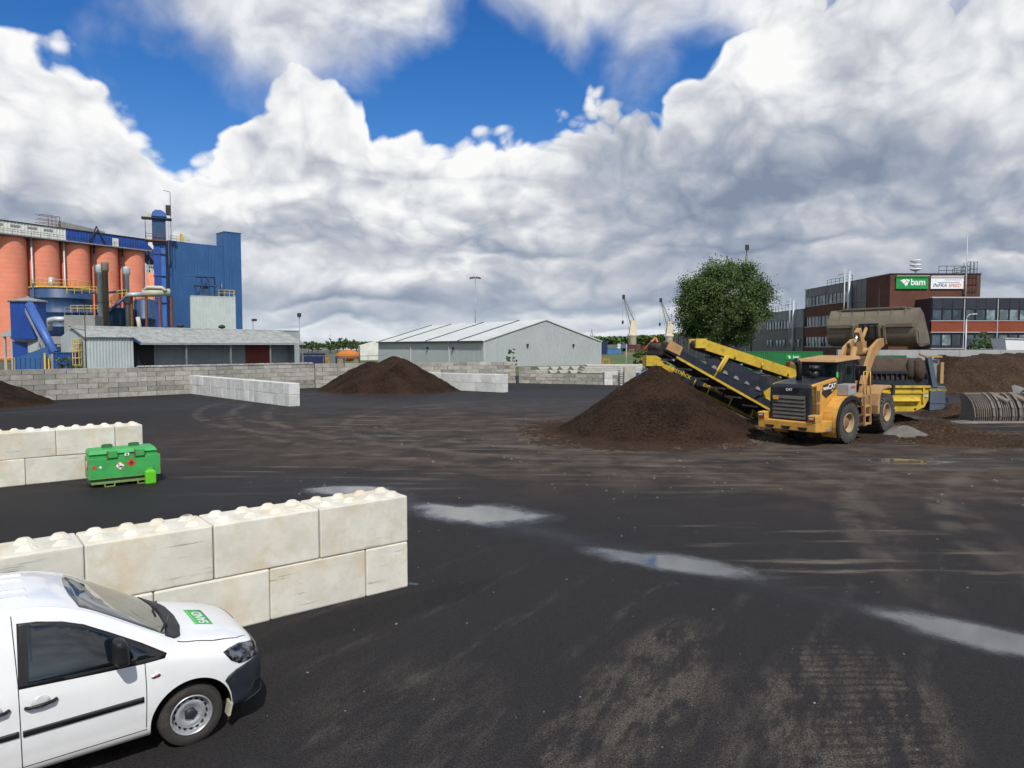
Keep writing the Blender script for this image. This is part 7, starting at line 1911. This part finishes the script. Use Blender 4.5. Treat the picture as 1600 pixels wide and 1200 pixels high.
tm = text_mesh('lettering', 'SAND', .145, 0, True)
for v in tm.vertices:
    x, y = .290 - v.co.y, -.08 + v.co.x * 1.05
    v.co = (x, y, on_top(x, y, .005))
tm.materials.clear(); tm.materials.append(M_SWHITE); link_mesh('lettering', tm, stk_)
patch('sticker_line', pm('sticker_pale', (.25, .62, .22), .5), .004, [(.192, -.29), (.204, -.29), (.204, .20), (.192, .20)], 0, stk_, .05, .003)
for y in (-.42, -.2, .2, .42): patch('roof_rib', M_VAN, .014, [(-1.35, y - .014), (-3.2, y - .014), (-3.2, y + .014), (-1.35, y + .014)], 0, V, .05)
# wheels: steel discs, shade of the round holes put on as black discs
M_VT = pm('van_tyre', (0.034, 0.031, 0.029), .9, var=.2, scale=5, dirt=(.085, .07, .06), dirt_amt=.5)
M_VR = pm('steel_wheel', (0.50, 0.51, 0.53), .4, .55, var=.12, scale=6, dirt=(.2, .18, .15), dirt_amt=.4)
def van_wheel(x, s):
    c = (x, s * .735, .318); hw = .1
    def tyre(m):
        m.lathe([(.205, -hw * .85), (.23, -hw), (.285, -hw), (.308, -hw * .82), (.315, -hw * .5), (.317, 0), (.315, hw * .5), (.308, hw * .82), (.285, hw), (.23, hw), (.205, hw * .85)], 56, c, 'y', caps=False)
        for i in range(72):
            for sg in (-1, 1):
                a = 2 * pi * (i + .25 * sg) / 72
                P = lambda r, ang, y: (c[0] + r * cos(ang), c[1] + y, c[2] + r * sin(ang))
                y0, y1 = sg * hw * .35, sg * hw * .93; d_ = .026
                m.hexa([P(.306, a - d_, y0), P(.306, a + d_, y0), P(.296, a + d_, y1), P(.296, a - d_, y1), P(.3215, a - d_, y0), P(.3215, a + d_, y0), P(.306, a + d_, y1), P(.306, a - d_, y1)])
    w = part('wheel', M_VT, V, tyre, fix=True)
    q = s * hw
    part('rim', M_VR, w, lambda m: m.lathe([(.209, q * .85), (.205, q * .98), (.196, q * .97), (.188, q * .72), (.184, q * .28), (.172, q * .22), (.160, q * .36), (.146, q * .52), (.118, q * .60), (.095, q * .50), (.070, q * .36), (.062, q * .34), (.0, q * .34)], 48, c, 'y', caps=False), fix=True)
    for k in range(16):
        a = 2 * pi * k / 16
        part('rim_hole_shade', M_BLKP, w, lambda m: m.lathe([(.019, q * .455), (.0, q * .46)], 12, (c[0] + .152 * cos(a), c[1] + s * .003, c[2] + .152 * sin(a)), 'y', caps=False), fix=True)
    part('hub_cap', M_PLA, w, lambda m: (m.lathe([(.058, q * .34), (.055, q * .62), (.03, q * .70), (.0, q * .70)], 18, c, 'y', caps=False), [m.tube((c[0] + .052 * cos(a), c[1] + q * .36, c[2] + .052 * sin(a)), (c[0] + .052 * cos(a), c[1] + q * .60, c[2] + .052 * sin(a)), .016, .014, 8) for a in [2 * pi * k / 5 for k in range(5)]]), fix=True)
for x in (0, -2.68):
    for s in (-1, 1): van_wheel(x, s)
part('underbody', M_BLKP, V, lambda m: (m.box(-3.3, .7, -.5, .5, .22, .5), m.tube((0, -.7, .318), (0, .7, .318), .05, .05, 8), m.tube((-2.68, -.7, .318), (-2.68, .7, .318), .05, .05, 8)))

# ------------------------------------------------------------------ green fuel tank with a jerrycan
M_TG = pm('tank_green', (0.045, 0.37, 0.085), .5, var=.18, scale=2.2, dirt=(.10, .16, .06), dirt_amt=.5)
M_TGE = pm('tank_edge', (0.20, 0.30, 0.10), .7, var=.3, scale=6, dirt=(.20, .09, .04), dirt_amt=.8)
M_TGD = pm('tank_dark_green', (0.025, 0.14, 0.045), .6, var=.2, scale=3, dirt=(.10, .06, .03), dirt_amt=.6)
tc_ = gnd(140, 764)
T_ = empty('fuel_tank', (tc_.x, tc_.y, 0), atan2(.60, .80), 'scratched green fuel tank with hazard diamonds before the block wall', 'fuel tank')
TL, TW = 1.88, 1.0
part('skid', M_TGD, T_, lambda m: (m.box(.02, TL - .12, .06, TW - .06, .12, .26)))
part('skid_rail', M_TGE, T_, lambda m: (m.box(.05, TL - .15, .0, .06, .10, .16), m.box(.05, TL - .15, TW - .06, TW, .10, .16)))
for x in (.38, 1.25): part('fork_pocket', M_TGE, T_, lambda m: (m.box(x, x + .03, -.02, TW, .0, .14), m.box(x + .25, x + .28, -.02, TW, .0, .14), m.box(x, x + .28, -.02, TW, .0, .02)))
part('body', M_TG, T_, lambda m: m.box(0, TL, 0, TW, .26, .86), .012)
part('edge_strip', M_TGE, T_, lambda m: (m.box(-.008, .012, -.008, .012, .26, .86), m.box(TL - .012, TL + .008, -.008, .012, .26, .86), m.box(0, TL, -.008, .012, .25, .268), m.box(-.008, .01, 0, TW, .25, .268), m.box(.46, .47, -.006, .0, .27, .85), m.box(1.47, 1.48, -.006, .0, .27, .85)))
part('upper_body', M_TG, T_, lambda m: m.box(.04, TL - .07, .05, TW - .05, .86, .98), .01)
part('lid', M_TG, T_, lambda m: m.hexa([(.0, .0, .98), (TL - .06, .0, .98), (TL - .06, TW, .98), (.0, TW, .98), (.06, .1, 1.09), (TL - .12, .1, 1.09), (TL - .12, TW - .1, 1.09), (.06, TW - .1, 1.09)]), .012)
for x in (.50, 1.22):
    hp_ = part('hasp', M_TG, T_, lambda m: m.box(x, x + .24, -.05, .03, .85, 1.07), .02)
    part('hasp_edge', M_RUST, hp_, lambda m: m.box(x - .035, x, -.04, .02, .84, 1.06))
    part('lifting_lug', M_TGD, T_, lambda m: m.prism([(x - .1, 1.05), (x + .2, 1.05), (x + .2, 1.18), (x + .14, 1.2), (x - .04, 1.2), (x - .1, 1.18)], 'y', .62, .66) and m.box(x - .03, x + .13, .6, .68, 1.06, 1.13), .008)
M_HR = pm('hazard_red', (.62, .05, .03), .5, var=.1)
def diamond(cx, cz, r, mat, edge):
    d_ = part('hazard_label', edge, T_, lambda m: m.prism([(cx - r, cz), (cx, cz - r), (cx + r, cz), (cx, cz + r)], 'y', -.004, 0), fix=True)
    part('label_field', mat, d_, lambda m: m.prism([(cx - r * .86, cz), (cx, cz - r * .86), (cx + r * .86, cz), (cx, cz + r * .86)], 'y', -.006, -.003), fix=True)
    return d_
d_ = diamond(.80, .60, .135, M_SWHITE, M_HR)
part('tree_fish_pictogram', M_DARK, d_, lambda m: (m.prism([(.75, .55), (.86, .55), (.88, .58), (.82, .60), (.76, .58)], 'y', -.009, -.006), m.prism([(.76, .60), (.775, .60), (.78, .67), (.75, .66)], 'y', -.009, -.006)), fix=True)
d_ = diamond(1.10, .66, .135, M_HR, M_HR)
part('flame_pictogram', M_DARK, d_, lambda m: (m.prism([(1.06, .64), (1.14, .64), (1.155, .69), (1.12, .67), (1.10, .745), (1.075, .68), (1.05, .69)], 'y', -.009, -.006), m.box(1.05, 1.15, -.009, -.006, .61, .622)), fix=True)
d_ = diamond(.13, .60, .07, M_HR, M_HR); d_ = diamond(.29, .60, .055, M_SWHITE, M_SBLUE)
o = part('label', M_SWHITE, T_, lambda m: m.box(.93, 1.05, -.012, .05, .885, .965)); part('label_mark', M_DARK, o, lambda m: m.box(.97, 1.01, -.016, -.011, .90, .95))
part('side_label', M_SWHITE, T_, lambda m: m.tube((-.012, .55, .62), (-.004, .55, .62), .13, .13, 20)); part('side_label', M_HR, T_, lambda m: m.prism([(.28, .60), (.40, .48), (.52, .60), (.40, .72)], 'x', -.013, -.004), fix=True)
part('drain_bolt', M_TGE, T_, lambda m: m.box(.86, .89, -.02, 0, .28, .36))
jc = Vector((tc_.x, tc_.y, 0)) + Vector((.80 * 1.42 + .60 * .12, .60 * 1.42 - .80 * .12, 0))
J = empty('jerrycan', (jc.x, jc.y, 0), atan2(.60, .80) + .05, 'small bright green jerrycan in front of the fuel tank', 'jerrycan')
M_JG = pm('jerrycan_green', (.12, .55, .02), .4, var=.1, scale=5, dirt=(.05, .25, .02), dirt_amt=.3)
part('body', M_JG, J, lambda m: m.box(0, .30, -.16, 0, 0.0, .40), .035)
part('shoulder', M_JG, J, lambda m: m.hexa([(.03, -.15, .395), (.27, -.15, .395), (.27, -.01, .395), (.03, -.01, .395), (.06, -.13, .44), (.24, -.13, .44), (.24, -.03, .44), (.06, -.03, .44)]), .01)
part('handle', M_JG, J, lambda m: m.sweep([(.08, -.08, .43), (.10, -.08, .475), (.19, -.08, .475), (.21, -.08, .43)], .014, 6))
part('cap', M_DARK, J, lambda m: m.tube((.25, -.08, .42), (.25, -.08, .46), .025, .025, 10))

# ------------------------------------------------------------------ scattered stones and bits
rnd = random.Random(77)
def scatter(name, label, n, fn, r0, r1, mat):
    vs, fs = [], []
    for _ in range(n):
        x, y = fn(); r = rnd.uniform(r0, r1) * (1 if rnd.random() < .85 else 1.7); a0 = rnd.random() * 6.28
        b = len(vs); k = 5
        for h, rr in ((0, 1.0), (.55, .85)):
            for i in range(k): a = a0 + 2 * pi * i / k; q = r * rr * rnd.uniform(.75, 1.2); vs.append((x + q * cos(a), y + q * sin(a), .004 + h * r))
        vs.append((x, y, .004 + r * .85))
        fs += [(b + i, b + (i + 1) % k, b + k + (i + 1) % k, b + k + i) for i in range(k)] + [(b + k + i, b + k + (i + 1) % k, b + 2 * k) for i in range(k)]
    me = bpy.data.meshes.new(name); me.from_pydata(vs, [], fs); me.materials.append(mat)
    tag(link_mesh(name, me), label, 'gravel', None, 'stuff')
M_PEB = pm('pale_pebble', (.25, .22, .18), .9, var=.4, scale=3)
M_CHIP = pm('brown_crumbs', (.062, .042, .028), .95, var=.5, scale=4)
M_CHIP2 = pm('tan_crumbs', (.135, .095, .06), .95, var=.4, scale=4)
def zone():
    while True:
        x, y = rnd.uniform(-8, 22), rnd.uniform(18, 40)
        if fbm(x * .3, y * .5, 9) > .42: return x, y
scatter('loose_gravel', 'pale pebbles strewn over the brown part of the yard', 420, zone, .008, .03, M_PEB)
def ring():
    a = rnd.uniform(pi * .85, pi * 2.15); r = 4.3 + abs(rnd.gauss(0, .75)); return P1[0] - .4 + r * 1.08 * cos(a), P1[1] - .1 + r * sin(a)
scatter('loose_crumbs', 'brown crumbs round the foot of the big compost heap', 5200, ring, .012, .045, M_CHIP)
scatter('loose_crumbs', 'tan crumbs round the foot of the big compost heap', 2600, ring, .012, .04, M_CHIP2)
def spill():
    c = gnd(1455, 682); return c.x + rnd.gauss(0, 2.4), c.y + rnd.gauss(0, .9)
scatter('loose_chips', 'brown chips spilled below the screening plant', 3200, spill, .02, .06, M_CHIP)
scatter('loose_chips', 'tan chips spilled below the screening plant', 1300, spill, .02, .05, M_CHIP2)
scatter('loose_gravel', 'few pale crumbs over the near yard', 160, lambda: (rnd.uniform(-3, 10), rnd.uniform(7, 18)), .004, .012, M_PEB)
